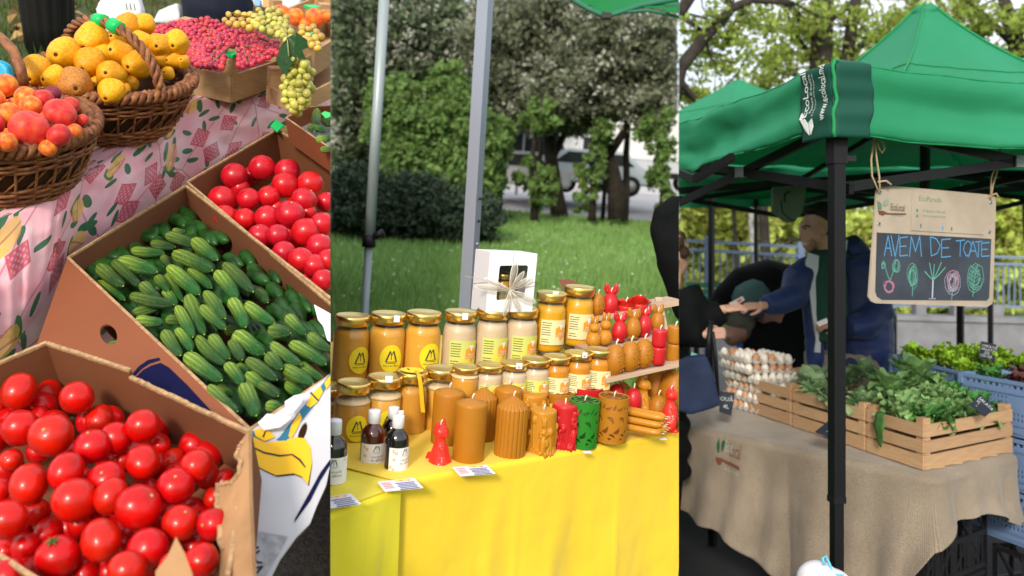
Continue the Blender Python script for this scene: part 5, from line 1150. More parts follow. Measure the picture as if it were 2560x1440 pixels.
def relief(r, h, m, seed, big=1):
    """pillar with moulded flowers and figures, melted into one body"""
    rnd = random.Random(seed); g = G(); g.lathe([(1e-4, 0), (r*.88, 0), (r*.92, .004), (r*.9, h*.92), (r*.86, h*.97), (1e-4, h*.97)], 32)
    for k in range(8):                                       # grass blades round the foot and stalks
        a = 2*PI*k/8; 
        for q in range(3):
            b = a+q*.25; g.tube([(r*.9*math.cos(b), r*.9*math.sin(b), 0), (r*1.0*math.cos(b+.06), r*1.0*math.sin(b+.06), h*.12), (r*.95*math.cos(b+.16), r*.95*math.sin(b+.16), h*(.2+.1*rnd.random()))], [r*.07, r*.06, r*.02], 6)
    for k in range(9):
        a = 2*PI*k/9+.2*rnd.random(); zt = h*rnd.uniform(.5, .82)
        g.tube([(r*.92*math.cos(a+.2), r*.92*math.sin(a+.2), 0), (r*.96*math.cos(a+.1), r*.96*math.sin(a+.1), zt*.5), (r*.95*math.cos(a), r*.95*math.sin(a), zt)], r*.06, 6)
        R_ = Matrix.Translation((r*.93*math.cos(a), r*.93*math.sin(a), zt)) @ Matrix.Rotation(a, 4, 'Z')
        if k % 3: g.ell((0, 0, 0), (r*.14, r*.2, r*.27), 10, 7, R_)
        else:
            for q in range(5): g.ell((r*.06, r*.2*math.cos(q*1.256), r*.2*math.sin(q*1.256)), (r*.1, r*.13, r*.13), 8, 6, R_)
        g.ell((r*.06, r*.3*(-1)**k, -zt*.35), (r*.07, r*.1, r*.26), 8, 6, R_)
    for a in (-1.9, .9):                                      # standing figures proud of the side
        R_ = Matrix.Rotation(a, 4, 'Z') @ Matrix.Translation((r*.98, 0, 0))
        g.ell((0, 0, h*.3), (r*.2, r*.22, h*.2), 10, 8, R_); g.ell((.0, 0, h*.58), (r*.18, r*.2, r*.22), 10, 8, R_)
        for s in (-1, 1): g.ell((0, s*r*.09, h*.76), (r*.06, r*.08, h*.11), 8, 6, R_); g.ell((r*.05, s*r*.2, h*.12), (r*.12, r*.1, h*.08), 8, 6, R_)
    return Proto(candle(g.melt(r*.045, 2, .4), m, h*.97, 'moulded_candle'))
def cat_mesh(sc_=1.0):
    g = G(); P = lambda *a: V(a)
    g.lathe([(1e-4, 0), (.025, 0), (.028, .006), (.027, .03), (.021, .06), (.0145, .082), (.0105, .098), (1e-4, .104)], 24, Matrix.Translation((.002, 0, 0)) @ Matrix.Diagonal((1.05, .9, 1, 1)))
    g.ell((.017, -.012, .028), (.014, .011, .026), 12, 8); g.ell((.017, .012, .028), (.014, .011, .026), 12, 8)
    g.ell((.008, -.018, .022), (.019, .010, .022), 12, 8); g.ell((.008, .018, .022), (.019, .01, .022), 12, 8)
    for s in (-1, 1):
        g.tube([(.013, s*.008, .075), (.021, s*.0085, .045), (.024, s*.009, .004)], [.008, .0068, .0062], 8); g.ell((.029, s*.009, .004), (.009, .006, .005), 8, 6)
    g.ell((.0, 0, .092), (.0105, .0105, .015), 12, 8); g.ell((.003, 0, .111), (.0195, .0205, .0170), 16, 12); g.ell((.0185, 0, .1055), (.006, .0095, .0065), 10, 8)
    for s in (-1, 1): g.lathe([(.0095, 0), (.0065, .011), (.002, .024)], 8, Matrix.Translation((-.001, s*.0115, .119)) @ Matrix.Rotation(s*-.25, 4, 'X'))
    g.tube([(-.018, 0, .006), (-.031, .004, .012), (-.036, .006, .03), (-.031, .006, .046), (-.022, .004, .05)], [.008, .008, .0075, .007, .005], 8)
    g.lathe([(.011, -.002), (.0135, .0015), (.011, .004)], 20, Matrix.Translation((.001, 0, .092)))
    return g.melt(.0022, 2, .4)
def bunny_egg(m):
    g = G(); g.lathe([(1e-4, 0), (.016, .0005)]+[(.0205*math.sin(math.acos(max(-1, min(1, 1-2*t_))))**.8*(1.12-.32*t_), .052*t_) for t_ in [k/14 for k in range(1, 14)]]+[(1e-4, .052)], 40, None, True, lambda a, z: 1+.012*math.cos(a*22))
    t = candle(g, m, .05, 'bunny_candle', False)
    for s in (-1, 1):
        q = G(); q.tube([(s*.004, 0, .047), (s*.010, .001, .060), (s*.012, 0, .074)], [.007, .0085, .003], 10, True, Matrix.Diagonal((1, .55, 1, 1))); q.tube([(s*.009, -.0045, .053), (s*.0115, -.0048, .068)], [.0035, .001], 6); link('ear', setm(q.melt(.0012, 2), m), t)
    wick(t, .052, .012); return Proto(t)
def stack_bunny(m):
    g = G(); g.lathe([(1e-4, 0), (.012, 0), (.0195, .009), (.021, .02), (.018, .033), (.011, .040), (.0085, .042)], 60, None, True, lambda a, z: 1-.07*(abs(math.cos(a*10)) < .4))
    g.lathe([(.009, .042), (.0145, .049), (.0155, .055), (.011, .064), (.006, .067)], 32)
    for s in (-1, 1): g.tube([(s*.0055, 0, .064), (s*.006, 0, .083), (s*.006, 0, .088)], [.0045, .005, .002], 8)
    return Proto(candle(g, m, .07, 'bunny_candle'))
def egg(m, flower=True, name='egg_candle'):
    g = G(); g.lathe([(1e-4, 0), (.011, .0003)]+[(.0225*math.sin(math.acos(max(-1, min(1, 1-2*t_))))**.85*(1.1-.25*t_), .064*t_) for t_ in [k/16 for k in range(1, 16)]]+[(1e-4, .064)], 32); t = candle(g, m, .063, name)
    if flower:
        q = G(); rn = random.Random(3)
        for i in range(26):
            a = -.9+.5*math.sin(i*1.3)+rn.uniform(-.12, .12); z = .012+.042*i/26; r = .0228*math.sin(math.acos(max(-1, min(1, 1-2*z/.064))))**.85*(1.1-.25*z/.064)
            c = V((r*math.cos(a), r*math.sin(a), z))
            for k in range(4): q.ell(c+V((rn.gauss(0,.0013), rn.gauss(0,.0013), rn.gauss(0,.0016))), .0014, 6, 4)
        q.obj('flower_relief', m, t)
    return Proto(t)
def drum(r, h, m):
    g = G(); hh = h/2
    for k in (0, 1): z = k*hh; g.lathe([(1e-4, z+.0002), (r*.86, z+.0002), (r*.97, z+hh*.12), (r, z+hh*.25), (r, z+hh*.85), (r*.97, z+hh*.97), (r*.9, z+hh-.0002), (1e-4, z+hh-.0002)], 60, None, True, lambda a, z_: 1+.006*math.cos(a*30))
    return Proto(candle(g, m, h, 'stacked_candle'))
def rose(m, dense=False):
    g = G(); g.lathe([(1e-4, 0), (.015, 0), (.022, .012), (.023, .02), (1e-4, .02)], 24); rn = random.Random(5)
    for lay in range(5 if dense else 3):
        n = 9-lay if dense else 6
        for k in range(n):
            a = 2*PI*k/n+lay*.5; R_ = Matrix.Rotation(a, 4, 'Z') @ Matrix.Translation((.021-.0042*lay, 0, .017+.0022*lay)) @ Matrix.Rotation(.5-.12*lay, 4, 'Y')
            g.grid(lambda s_, t_: R_ @ V((.004*t_*t_-.006*(s_-.5)**2*4*.4, (s_-.5)*.022, .014*t_*(1-(2*s_-1)**4*.4)+.0012*math.sin(s_*22)*(1 if dense else 0)*t_)), 8, 4)
    return Proto(candle(g, m, .03, 'rose_candle'))
def putc(pr, u, vb, vt, d, label, H, rz=0, group=None): return pr.put(mtx(W(u, vb, d), RM, 1, rz) @ Matrix.Scale((vb-vt)/F*d/H, 4), label, group)
PP = pillar(.0365, .155, m_wax); RB = ribbed(.037, .155, m_wax)
putc(PP, 1169, 1160, 992, 1.85, 'plain honey coloured pillar candle in front beside the red cat', .155)
putc(PP, 1113, 1128, 965, 1.95, 'plain honey coloured pillar candle behind the red cat', .155); putc(RB, 1200, 1112, 966, 1.99, 'fluted beeswax candle with pleated top behind the front pillar', .155, .2)
putc(PP, 1262, 1105, 958, 2.02, 'plain beeswax pillar standing behind the fluted candle', .155); putc(RB, 1272, 1152, 986, 1.90, 'fluted beeswax candle with pleated cone top in the front row', .155)
RF = relief(.036, .118, m_waxl, 3); RR2 = relief(.034, .118, m_wred, 8)
putc(RF, 1350, 1140, 1020, 1.94, 'honey coloured candle moulded with flowers and rabbits', .1145, .4); putc(RR2, 1404, 1126, 1006, 1.98, 'red candle moulded with flowers in the front row', .1145, 1.1)
putc(RF, 1322, 1110, 978, 2.05, 'moulded beeswax candle half hidden behind the flowered one', .1145, 2.0)
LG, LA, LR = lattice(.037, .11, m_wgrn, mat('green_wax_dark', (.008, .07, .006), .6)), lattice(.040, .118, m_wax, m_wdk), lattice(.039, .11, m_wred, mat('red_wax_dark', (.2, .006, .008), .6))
putc(LG, 1453, 1112, 997, 2.0, 'green candle with leaf pattern cut into its side', .11); putc(LA, 1526, 1100, 987, 2.02, 'beeswax candle with leaf scroll pattern cut into its side', .118, .3)
putc(LA, 1392, 1090, 976, 2.09, 'beeswax cut-out candle behind the red moulded one', .118, .9); putc(LR, 1458, 1078, 964, 2.12, 'red cut-out candle behind the green one', .11)
ct = thing('cat_candle', 'x', 'candle', I4); cm = cat_mesh(); link('wax', setm(cm, m_wcat), ct); wick(ct, .128, .014); CT = Proto(ct)
putc(CT, 1093, 1187, 1048, 1.82, 'bright red sitting cat candle at the front of the table', .139, -.5)
c_2 = thing('cat_candle', 'x', 'candle', I4); link('wax', setm(cm.copy(), m_waxl), c_2); wick(c_2, .128, .01); CT2 = Proto(c_2)
putc(CT2, 1600, 1056, 935, 2.2, 'honey coloured cat candle behind the bundle of tapers', .139, -.5); putc(CT, 1668, 1076, 962, 2.12, 'red sitting cat candle at the right end of the table', .139, -.5)
# bundle of tapers
bt = thing('taper_bundle', 'bundle of thin beeswax taper candles lying on the cloth', 'candle bundle', mtx(W(1610, 1078, 2.06), RM, 1, -.42))
for k, (y_, z_) in enumerate(((-.022,.009),(-.004,.009),(.014,.009),(.032,.009),(-.013,.0245),(.005,.0245),(.023,.0245),(-.004,.040),(.014,.040))):
    c_ = G().lathe([(1e-4, -.05), (.0075, -.05), (.0082, -.046), (.0082, .034), (.006, .040), (.0022, .045), (1e-4, .047)], 14, Matrix.Translation((random.uniform(-.004, .004), y_, z_)) @ Matrix.Rotation(PI/2, 4, 'Y')).obj('taper', m_waxl, bt)
    G().tube([(.046, y_, z_), (.054, y_, z_+.001)], .001, 5).obj('wick', m_wick2, c_)
# shelves with eggs and bunnies
m_shelf = mat('pale_shelf_wood', (.62, .46, .34), .6, extra=plank_extra)
sh = thing('tiered_shelf', 'tiered pale wooden shelf stand for egg and bunny candles', 'shelf', I4)
def shelf(a, b, d1, d2, dp=.075, th=.012):
    A, B = W(*a, d1), W(*b, d2); bk = RM.col[1]-(B-A).normalized()*RM.col[1].dot((B-A).normalized()); bk.normalize(); f = -bk*.022
    G().slab([A+f-upM*th/2, B+f-upM*th/2, B+bk*dp-upM*th/2, A+bk*dp-upM*th/2], th).obj('shelf_board', m_shelf, sh); return A, B, bk
s1 = shelf((1505, 942), (1740, 890), 2.12, 2.2); s2 = shelf((1462, 872), (1700, 822), 2.24, 2.32); s3 = shelf((1470, 792), (1700, 748), 2.34, 2.42)
for a, b in ((s1[0], s1[1]), (s1[0], s3[0])): pass
for f_ in (.15, .85):
    b_ = s1[0].lerp(s1[1], f_)+s1[2]*.07; t_ = s3[0].lerp(s3[1], f_)+s3[2]*.05; b0 = b_+upM*(ZT-(RMi @ (b_-CAM)).z); G().bar(b0, b_, .018).obj('support', m_shelf, sh); G().bar(b_, t_, .018).obj('support', m_shelf, sh)
EG, EGl, EGp = egg(m_wax), egg(m_waxl), egg(m_wred, False)
gE = 'egg candles on the shelves'
for i, (u, vb, vt, lb) in enumerate(((1534,936,859,'left one of the three egg candles on the lowest shelf board'), (1572,927,851,'middle one of the three egg candles on the lowest shelf board'), (1606,918,845,'right one of the three egg candles beside the red stacked candle'))): putc(EG, u, vb, vt, 2.13+.01*i, lb, .064, .1, gE)
putc(drum(.0195, .092, m_wred), 1643, 910, 822, 2.15, 'red two-tier stacked candle on the lowest shelf board', .092); putc(drum(.0195, .092, m_wax), 1681, 903, 813, 2.2, 'beeswax two-tier stacked candle at the right end of the shelf', .092)
SB = stack_bunny(m_waxl); putc(SB, 1482, 867, 788, 2.22, 'ribbed snowman shaped bunny candle at the left of the shelf', .088); putc(SB, 1510, 862, 780, 2.235, 'ribbed snowman shaped bunny candle next to the red bunny', .088)
BR, BG = bunny_egg(m_wred), bunny_egg(m_wax)
for pr, u, vb, vt, d, lb in ((BR,1546,852,777,2.25,'red bunny candle on the middle shelf left of the gold bunny'), (BG,1580,845,769,2.26,'gold bunny candle between two red bunnies'), (BR,1607,839,761,2.29,'red bunny candle behind and right of the gold bunny'), (BG,1641,826,759,2.31,'gold bunny candle at the right above the red stacked candle'), (BR,1523,786,707,2.36,'tall red bunny candle on the top shelf'),): putc(pr, u, vb, vt, d, lb, .074, random.uniform(-.3, .3), 'bunny candles')
putc(EG, 1491, 788, 732, 2.35, 'single egg candle on the top shelf beside the red bunny', .064)
putc(rose(m_wcat), 1563, 782, 742, 2.37, 'red rose candle on the top shelf', .042); putc(rose(m_wcat, True), 1596, 778, 736, 2.38, 'red carnation candle with ruffled petals on the top shelf', .042)
for pr, u, vb, vt, d, lb in ((EGp,1537,1020,957,2.2,'pinkish red egg candle behind the scroll candle'), (EGp,1580,1030,968,2.16,'red egg candle beside the honey coloured cat'), (EG,1552,1010,952,2.24,'egg candle behind the red eggs under the shelf'), (EG,1634,1010,915,2.28,'tall egg candle under the shelf behind the honey cat'), (EG,1640,1055,985,2.2,'egg candle between the two cat candles'), (EG,1678,1035,920,2.25,'large egg candle at the right edge under the shelf'), (EGl,1603,985,935,2.3,'pale egg candle in shadow under the shelf')): putc(pr, u, vb, vt, d, lb, .064, random.random())
putc(LG, 1716, 1075, 1010, 2.1, 'green candle cut by the right end of the honey stall', .11)
# brown paper leaf behind the jars
t = thing('paper_leaf', 'brown paper leaf sticking up behind the golden jars', 'decoration', I4); G().slab([W(u, v, 2.55) for u, v in ((1396,699),(1420,697),(1448,708),(1468,722),(1474,742),(1470,760),(1440,760),(1415,740))], .002).obj('blade', mat('brown_paper', (.22, .08, .05), .8), t)
# ---- dark bottles
m_amb = mat('brown_bottle_glass', (.07, .014, .005), .08, coat=.6, spec=.7); m_blackb = mat('black_bottle_glass', (.008, .007, .008), .08, coat=.6, spec=.7); m_cap = mat('white_cap', (.78, .78, .82), .4)
def bottle(m):
    t = thing('bottle', 'x', 'bottle', I4); r, h = .0245, .135
    G().lathe([(1e-4, 0), (r*.95, 0), (r, .003), (r, .083), (r*.93, .092), (r*.7, .1), (r*.46, .105), (r*.44, .112)], 36).obj('glass', m, t)
    G().lathe([(r*.46, .108), (r*.5, .109), (r*.5, .114), (r*.52, .1145), (r*.50, .132), (r*.47, .1345), (1e-4, .135)], 60, None, True, lambda a, z: 1+.012*math.cos(a*30)).obj('cap', m_cap, t)
    R = r+.0006; s = link('label', cyl(rect(.075, .05, m_paper, nx=20), R, .25, .046), t)
    link('logo', cyl(M_logo(.013, m_gry), R, .15, .062, .0006), s); link('lettering', cyl(text('Tinctură', .0078, m_gry), R, .2, .045, .0006), s); link('lettering', cyl(text('de albine', .0078, m_gry), R, .25, .038, .0006), s)
    for k, (x, y_) in enumerate(((-.028, .064), (-.022, .06), (-.033, .03), (-.027, .025), (.02, .066), (-.026, .046))): link('honeycomb_print', cyl(flat([(.004*math.cos(q*PI/3), .004*math.sin(q*PI/3)) for q in range(6)], m_hex), R, .25+x/R, y_, .0006), s)
    return Proto(t)
BA, BB = bottle(m_amb), bottle(m_blackb)
putc(BA, 927, 1186, 1020, 1.80, 'brown glass bottle with white cap, left of the pair', .135, .35); putc(BB, 987, 1193, 1033, 1.77, 'black bottle with white cap and tag in front of the pair', .135, .75); putc(BB, 976, 1160, 1013, 1.88, 'dark bottle half hidden behind the pair', .135, .2); putc(BB, 828, 1228, 1044, 1.68, 'dark bottle cut by the left end of the honey stall', .135, .1)
pricetag(1003, 1030, 1.77, 'small white tag on the cap of the black bottle', 12, 8)
# ---- cards on the cloth
def card(u, v, lb, w_=.075, h_=.05, rz=.35, plain=False):
    p = Mon(u, v, ZT+.004); t = thing('price_card', lb, 'card', mtx(Mp(*p), RM, 1, rz))
    G().box((0, 0, 0), (w_, h_, .0012)).obj('card', m_paper, t)
    if not plain:
        g = G()
        for k in range(5): g.box((.012, .006-k*.0075, .0009), (.038-.004*(k % 2), .0032, .0004))
        g.obj('small_print', mat('blue_ink', (.06, .08, .25), .7), t); g = G()
        for k in range(4): g.box((-.024, .012-k*.008, .0009), (.018, .003, .0004))
        g.obj('small_print', mat('red_ink', (.55, .2, .2), .7), t)
        for k, (x, y_) in enumerate(((.0, .019), (.008, .018), (.016, .019), (.023, .017))): link('honeycomb_print', flat([(.0045*math.cos(q*PI/3), .0035*math.sin(q*PI/3)) for q in range(6)], m_hex if k % 2 else m_sty), t, Matrix.Translation((x, y_, .0009)))
card(1000, 1212, 'white card with blue print in front of the dark bottles', rz=.45); card(1184, 1176, 'white card with blue print in front of the plain pillar', rz=.4); card(840, 1254, 'white card with blue print on the lime cloth at the left', rz=.55)
card(1468, 1130, 'small blank white tag lying in front of the green candle', .018, .013, .3, True); card(1656, 1097, 'small blank white tag lying near the red cat at the right', .018, .013, .3, True)
# ---- person in a black coat at the right
m_coat = mat('black_coat', (.003, .004, .005), .85, var=.3, scale=6, bump=.3, bscale=10, dist=.02, spec=.15)
pz = thing('person', 'person in a black coat leaning at the right end of the honey stall', 'person', I4); d = 2.9
g = G(); q = lambda u, v, dd=0: W(u, v, d+dd)
g.tube([q(1745,530), q(1722,560), q(1706,600), q(1712,650), q(1735,720), q(1762,800), q(1800,900), q(1810,1000), q(1810,1200)], [.03, .07, .09, .095, .085, .075, .075, .08, .09], 16)
g.tube([q(1700,515), q(1655,540,-.02), q(1648,570,-.02), q(1672,640,-.02), q(1688,700), q(1712,790)], [.045, .038, .035, .042, .04, .035], 12)
g.tube([q(1745,530), q(1690,510)], [.05, .03], 10); g.tube([q(1810,1200), q(1810,1700)], [.09, .07], 10)
link('coat', setm(g.melt(.012, 4), m_coat), pz)
MID = clip(clip(BAY, 826, True), 1697, False)
# ================================================================== RIGHT STALL: green tent, vegetables, people
BAY = []
# ---- ground, pavement, far backdrop
def pave_extra(t, tc, last):
    b = nd(t, 'ShaderNodeTexBrick'); b.inputs['Scale'].default_value = 5; b.inputs['Color1'].default_value = (.20, .20, .21, 1); b.inputs['Color2'].default_value = (.26, .25, .25, 1); b.inputs['Mortar'].default_value = (.10, .10, .10, 1); b.inputs['Mortar Size'].default_value = .012
    t.links.new(tc.outputs['Object'], b.inputs['Vector']); return b.outputs['Color']
m_pave = mat('grey_pavers', (.2, .2, .2), .85, extra=pave_extra, bump=.3, bscale=40, dist=.004)
m_asp2 = mat('asphalt_dark', (.045, .046, .05), .95, var=.4, scale=90, bump=.7, bscale=140, dist=.004)
g = G(); g.grid(lambda a, b: V((lerp(-.5, 16, a), lerp(.4, 7.2, b), 0)), 6, 6); tag(g.obj('asphalt', m_asp2), kind='structure')
g = G(); g.grid(lambda a, b: V((lerp(-.5, 24, a), lerp(7.2, 17, b), .004)), 6, 6); tag(g.obj('pavement', m_pave), kind='structure')
RIGHTG = BAY; BAY = []
g = G(); g.grid(lambda a, b: V((lerp(-300, 300, a), lerp(-120, 400, b), -.06)), 8, 8); tag(g.obj('ground', m_lawn), kind='structure')
GROUND = BAY; BAY = RIGHTG
# ---- railing on a low wall
m_rail = mat('blue_grey_rail', (.15, .21, .33), .5); m_conc = mat('pale_concrete', (.24, .25, .27), .85, var=.25, scale=4, bump=.3)
fe = thing('railing', 'blue grey metal railing behind the stall at the left', 'fence', I4)
def fence(t, a, b, d0, d1, posts, n, vt, vm, vb, th=.035):
    """rails and pickets between two columns; rows give top, second and bottom rail"""
    P = lambda u, v: W(u, v, lerp(d0, d1, (u-a)/(b-a)))
    rows = [[P(a, q[0]), P(b, q[1])] for q in (vt, vm, vb)]
    for A, B in rows: G().bar(A, B, th*1.2, th*1.1).obj('rail', m_rail, t)
    for i in range(n+1):
        f = (i+.5)/(n+1); A, B = rows[1][0].lerp(rows[1][1], f), rows[2][0].lerp(rows[2][1], f); G().bar(A, B, th*.55, th*.55, V((0, 1, 0))).obj('picket', m_rail, t)
    for f in posts:
        A, B = rows[0][0].lerp(rows[0][1], f)+V((0, 0, .07)), rows[2][0].lerp(rows[2][1], f); G().bar(A, V((B.x, B.y, .0)), th*2.6, th*2.6, V((0, 1, 0))).obj('post', m_rail, t)
fence(fe, 1690, 2010, 11.2, 12.2, (.235, .97), 19, (600, 618), (622, 640), (755, 760))
f2 = thing('railing', 'grey railing on the low concrete wall at the right behind the sign', 'fence', I4)
fence(f2, 2080, 2600, 14.2, 13.2, (.25, .62, 1.0), 38, (628, 645), (650, 662), (762, 768))
lw = thing('low_wall', 'low pale concrete wall under the railing', 'wall', I4)
A, B = W(2070, 0, 14.1), W(2640, 0, 13.1); A.z = B.z = 0
for k, (dz, hh, wd) in enumerate(((.23, .46, .3), (.50, .08, .4))): G().bar(A+V((0, 0, dz)), B+V((0, 0, dz)), wd, hh).obj(('wall_face', 'coping')[k], m_conc, lw)
for k in range(6): c = A.lerp(B, (k+.5)/6); G().box((c.x, c.y, .62), (.16, .16, .2)).obj('pier', m_conc, lw)
# ---- bench and bins
m_ben = mat('dark_green_paint', (.008, .075, .045), .5); m_bin = mat('blue_bin_plastic', (.015, .13, .42), .45); m_pblk = mat('powder_black', (.006, .006, .008), .55)
be = thing('park_bench', 'dark green slatted park bench in front of the railing', 'bench', I4)
for v in (712, 729, 746, 763): G().bar(W(1716, v, 9.2), W(1985, v+3, 9.6), .018, .055).obj('slat', m_ben, be)
for k in range(4): G().bar(W(1716, 792, 9.1)+V((0, -.11*k, 0)), W(1985, 795, 9.5)+V((0, -.11*k, 0)), .085, .03).obj('slat', m_ben, be)
for u, d in ((1722, 9.2), (1978, 9.58)):
    p = W(u, 795, d); G().bar(V((p.x, p.y+.03, .0)), W(u, 705, d+.05), .04).obj('leg', m_pblk, be); G().bar(V((p.x, p.y-.38, 0)), V((p.x, p.y-.38, p.z+.2)), .04).obj('leg', m_pblk, be); G().bar(V((p.x, p.y+.03, p.z+.2)), V((p.x, p.y-.38, p.z+.2)), .04).obj('armrest', m_pblk, be)
def bin_(u0, u1, vt, vb, d, lb):
    c = W((u0+u1)/2, vb, d); r = (u1-u0)/2/F*d; h = (vb-vt)/F*d; t = thing('blue_bin', lb, 'bin', Matrix.Translation(c))
    G().lathe([(r*.84, 0), (r*.86, .03), (r, h*.92), (r*1.05, h*.93), (r*1.05, h), (r*.95, h), (r*.93, h*.9), (1e-4, h*.2)], 24).obj('body', m_bin, t)
    G().tube([(r*1.06*math.cos(a), r*1.06*math.sin(a), h*.97) for a in [2*PI*k/20 for k in range(21)]], .012, 6, False).obj('rim', m_pblk, t)
bin_(2190, 2236, 770, 860, 10.5, 'blue litter bin behind the man in the navy jacket'); bin_(1878, 1940, 790, 900, 8.6, 'blue litter bin behind the egg trays'); bin_(1840, 1876, 800, 890, 8.9, 'blue container left of the litter bin behind the eggs')
G().tube([W(2222, 770, 10.4), W(2236, 790, 10.4), V((W(2236,790,10.4).x, 10.4, 0))], .03, 8).obj('bin_post', m_pblk, BAY[-3] if False else None)
tag(BAY[-1], 'dark curved metal post beside the blue bin at the right of the man', 'post')
# ---- trees with thin spring leaf, and sunlit bushes behind the railing
m_spring = mat('spring_leaf', (.30, .38, .07), .6, isl=.45, trans=.5); m_sun = mat('sunlit_leaf', (.56, .62, .16), .6, isl=.55, trans=.45); m_brk2 = mat('grey_bark', (.05, .042, .035), .95, var=.5, scale=8, bump=.8, bscale=20, dist=.03); m_birch = mat('birch_bark', (.5, .5, .48), .9, var=.7, scale=6)
def rtree(name, label, d, trunk, limbs, blobs, n, size, ml, group=None, bark=None):
    base = W(trunk[0][0], 0, d); base.z = 0; t = thing(name, label, 'tree', Matrix.Translation(base), group)
    g = G()
    for L in [trunk]+limbs: g.tube([W(u, v, d+dd)-base for u, v, dd, r in L], [q[3] for q in L], 7)
    link('trunk', g.mesh('trunk', bark or m_brk2), t)
    rn = random.Random(len(label)); tg = G()                  # twigs spread from the limbs
    for L in limbs+[trunk[len(trunk)//2:]]:
        for u, v, dd, r in L[1:]:
            for k in range(5):
                a, b = rn.gauss(0, 80), rn.gauss(-50, 60); tg.tube([W(u, v, d+dd)-base, W(u+a*.5, v+b*.4+12, d+dd+.1)-base, W(u+a, v+b, d+dd+.2)-base], [min(.02, r*.5), .012, .004], 4)
    tg.obj('twigs', m_brk2, t)
    P = crown_pts([B3(a, b, d+dd, c, e, f) for a, b, dd, c, e, f in blobs], n, .1); P = ufilter(P, 1698, 2640)-np.array(base)
    vs, fs = leaves(P, size, .1); link('crown', nmesh('crown', vs, fs, ml), t)
T = 16
rtree('spring_tree', 'twin trunk tree with thin spring leaves rising behind the tent corner', T, [(2050,560,0,.24),(2048,300,0,.22),(2052,150,0,.2),(2060,0,0,.18),(2068,-150,0,.14)],
      [[(2096,420,.1,.15),(2110,200,.1,.13),(2130,60,.1,.11),(2150,-60,.1,.08)], [(2056,120,0,.08),(1980,20,-.2,.06),(1900,-40,-.3,.03)], [(2100,150,.1,.07),(2180,95,.2,.06),(2260,120,.3,.03)], [(2060,60,0,.06),(2160,-10,.3,.04)], [(2048,180,0,.06),(2000,100,.2,.04),(1960,20,.3,.03)], [(2052,260,0,.05),(1990,190,.2,.035),(1930,170,.3,.02)]],
      [(2000,80,0,200,120,1.6),(2180,60,0,190,110,1.6),(1930,180,0,120,110,1.2),(2060,200,.3,140,100,1.4),(2240,150,0,110,90,1.2)], 3600, .075, m_spring)
rtree('spring_tree', 'tree reaching in with dark bare limbs at the upper left of the green tent', 12, [(1640,600,0,.2),(1660,300,0,.17),(1700,170,0,.1),(1760,95,0,.085),(1830,20,0,.07),(1880,0,0,.05),(1985,8,0,.03)],
      [[(1690,190,0,.06),(1740,250,0,.045),(1785,240,.1,.035),(1820,300,.1,.02)], [(1640,80,0,.13),(1700,30,0,.09),(1750,-40,0,.06)], [(1830,20,0,.05),(1800,-40,0,.03)], [(1700,40,0,.04),(1760,80,.1,.03),(1775,140,.1,.015)]],
      [(1800,110,.5,150,130,1.2),(1740,260,.5,80,80,.8),(1880,60,.4,120,90,1)], 1700, .06, m_spring)
rtree('spring_tree', 'leafy tree at the upper right behind the tent peak', 15, [(2600,600,0,.25),(2580,300,0,.2),(2540,100,0,.14),(2500,-40,0,.08)],
      [[(2570,220,0,.1),(2480,130,0,.06),(2400,60,.2,.03)], [(2545,120,0,.08),(2440,20,0,.05),(2380,-40,0,.03)], [(2575,260,0,.08),(2640,160,0,.04)]],
      [(2520,170,0,150,110,1.4),(2440,70,0,150,90,1.4),(2570,60,0,130,100,1.2),(2380,90,0,90,80,1),(2560,240,0,80,80,1)], 3600, .075, m_spring)
rtree('spring_tree', 'distant tree filling the upper centre behind both tents', 24, [(2280,560,0,.25),(2285,200,0,.2),(2290,0,0,.12)], [[(2284,220,0,.12),(2200,120,0,.07),(2150,60,0,.03)], [(2286,180,0,.1),(2380,60,0,.06)]], [(2250,90,0,260,130,2.4),(2450,150,0,180,150,2),(2000,150,0,200,150,2),(1800,250,0,140,100,1.6)], 3200, .11, m_spring)
for i, (lb, d, u, bl, n) in enumerate((('yellow green sunlit thicket behind the railing at the left', 19, 1790, [(1760,560,0,110,120,1.5),(1860,600,0,110,130,1.5),(1960,560,0,110,130,1.5),(1800,720,0,150,80,1.5),(1950,720,0,130,80,1.5),(1740,420,0,90,90,1.2),(1880,450,0,120,90,1.2)], 14000), ('yellow green sunlit thicket behind the railing at the right', 20, 2480, [(2150,600,0,100,140,1.5),(2520,560,0,110,150,1.5),(2500,700,0,120,90,1.5),(2250,720,0,120,70,1.5),(2380,760,0,120,50,1.5),(2320,560,0,110,130,1.5)], 12000), ('far bright hedge closing the view behind the thickets', 26, 2100, [(1800,600,0,200,170,2),(2100,620,0,220,170,2),(2400,620,0,220,170,2),(2600,580,0,120,170,2)], 12000))):
    base = W(u, 0, d); base.z = 0; t = thing('thicket', lb, 'bush', Matrix.Translation(base)); g = G()
    for k in range(7): uu = u+random.uniform(-130, 130); g.tube([W(uu, 780, d)-base, W(uu+random.uniform(-20, 20), 620, d)-base, W(uu+random.uniform(-60, 60), 430, d)-base], [.06, .045, .015], 6)
    g.obj('trunk', m_brk2, t); P = ufilter(crown_pts([B3(a, b, d+dd, c, e, f) for a, b, dd, c, e, f in bl], n, .1), 1698, 2660)-np.array(base)
    vs, fs = leaves(P, .13 if i < 2 else .22, .1); link('crown', nmesh('crown', vs, fs, m_sun), t)
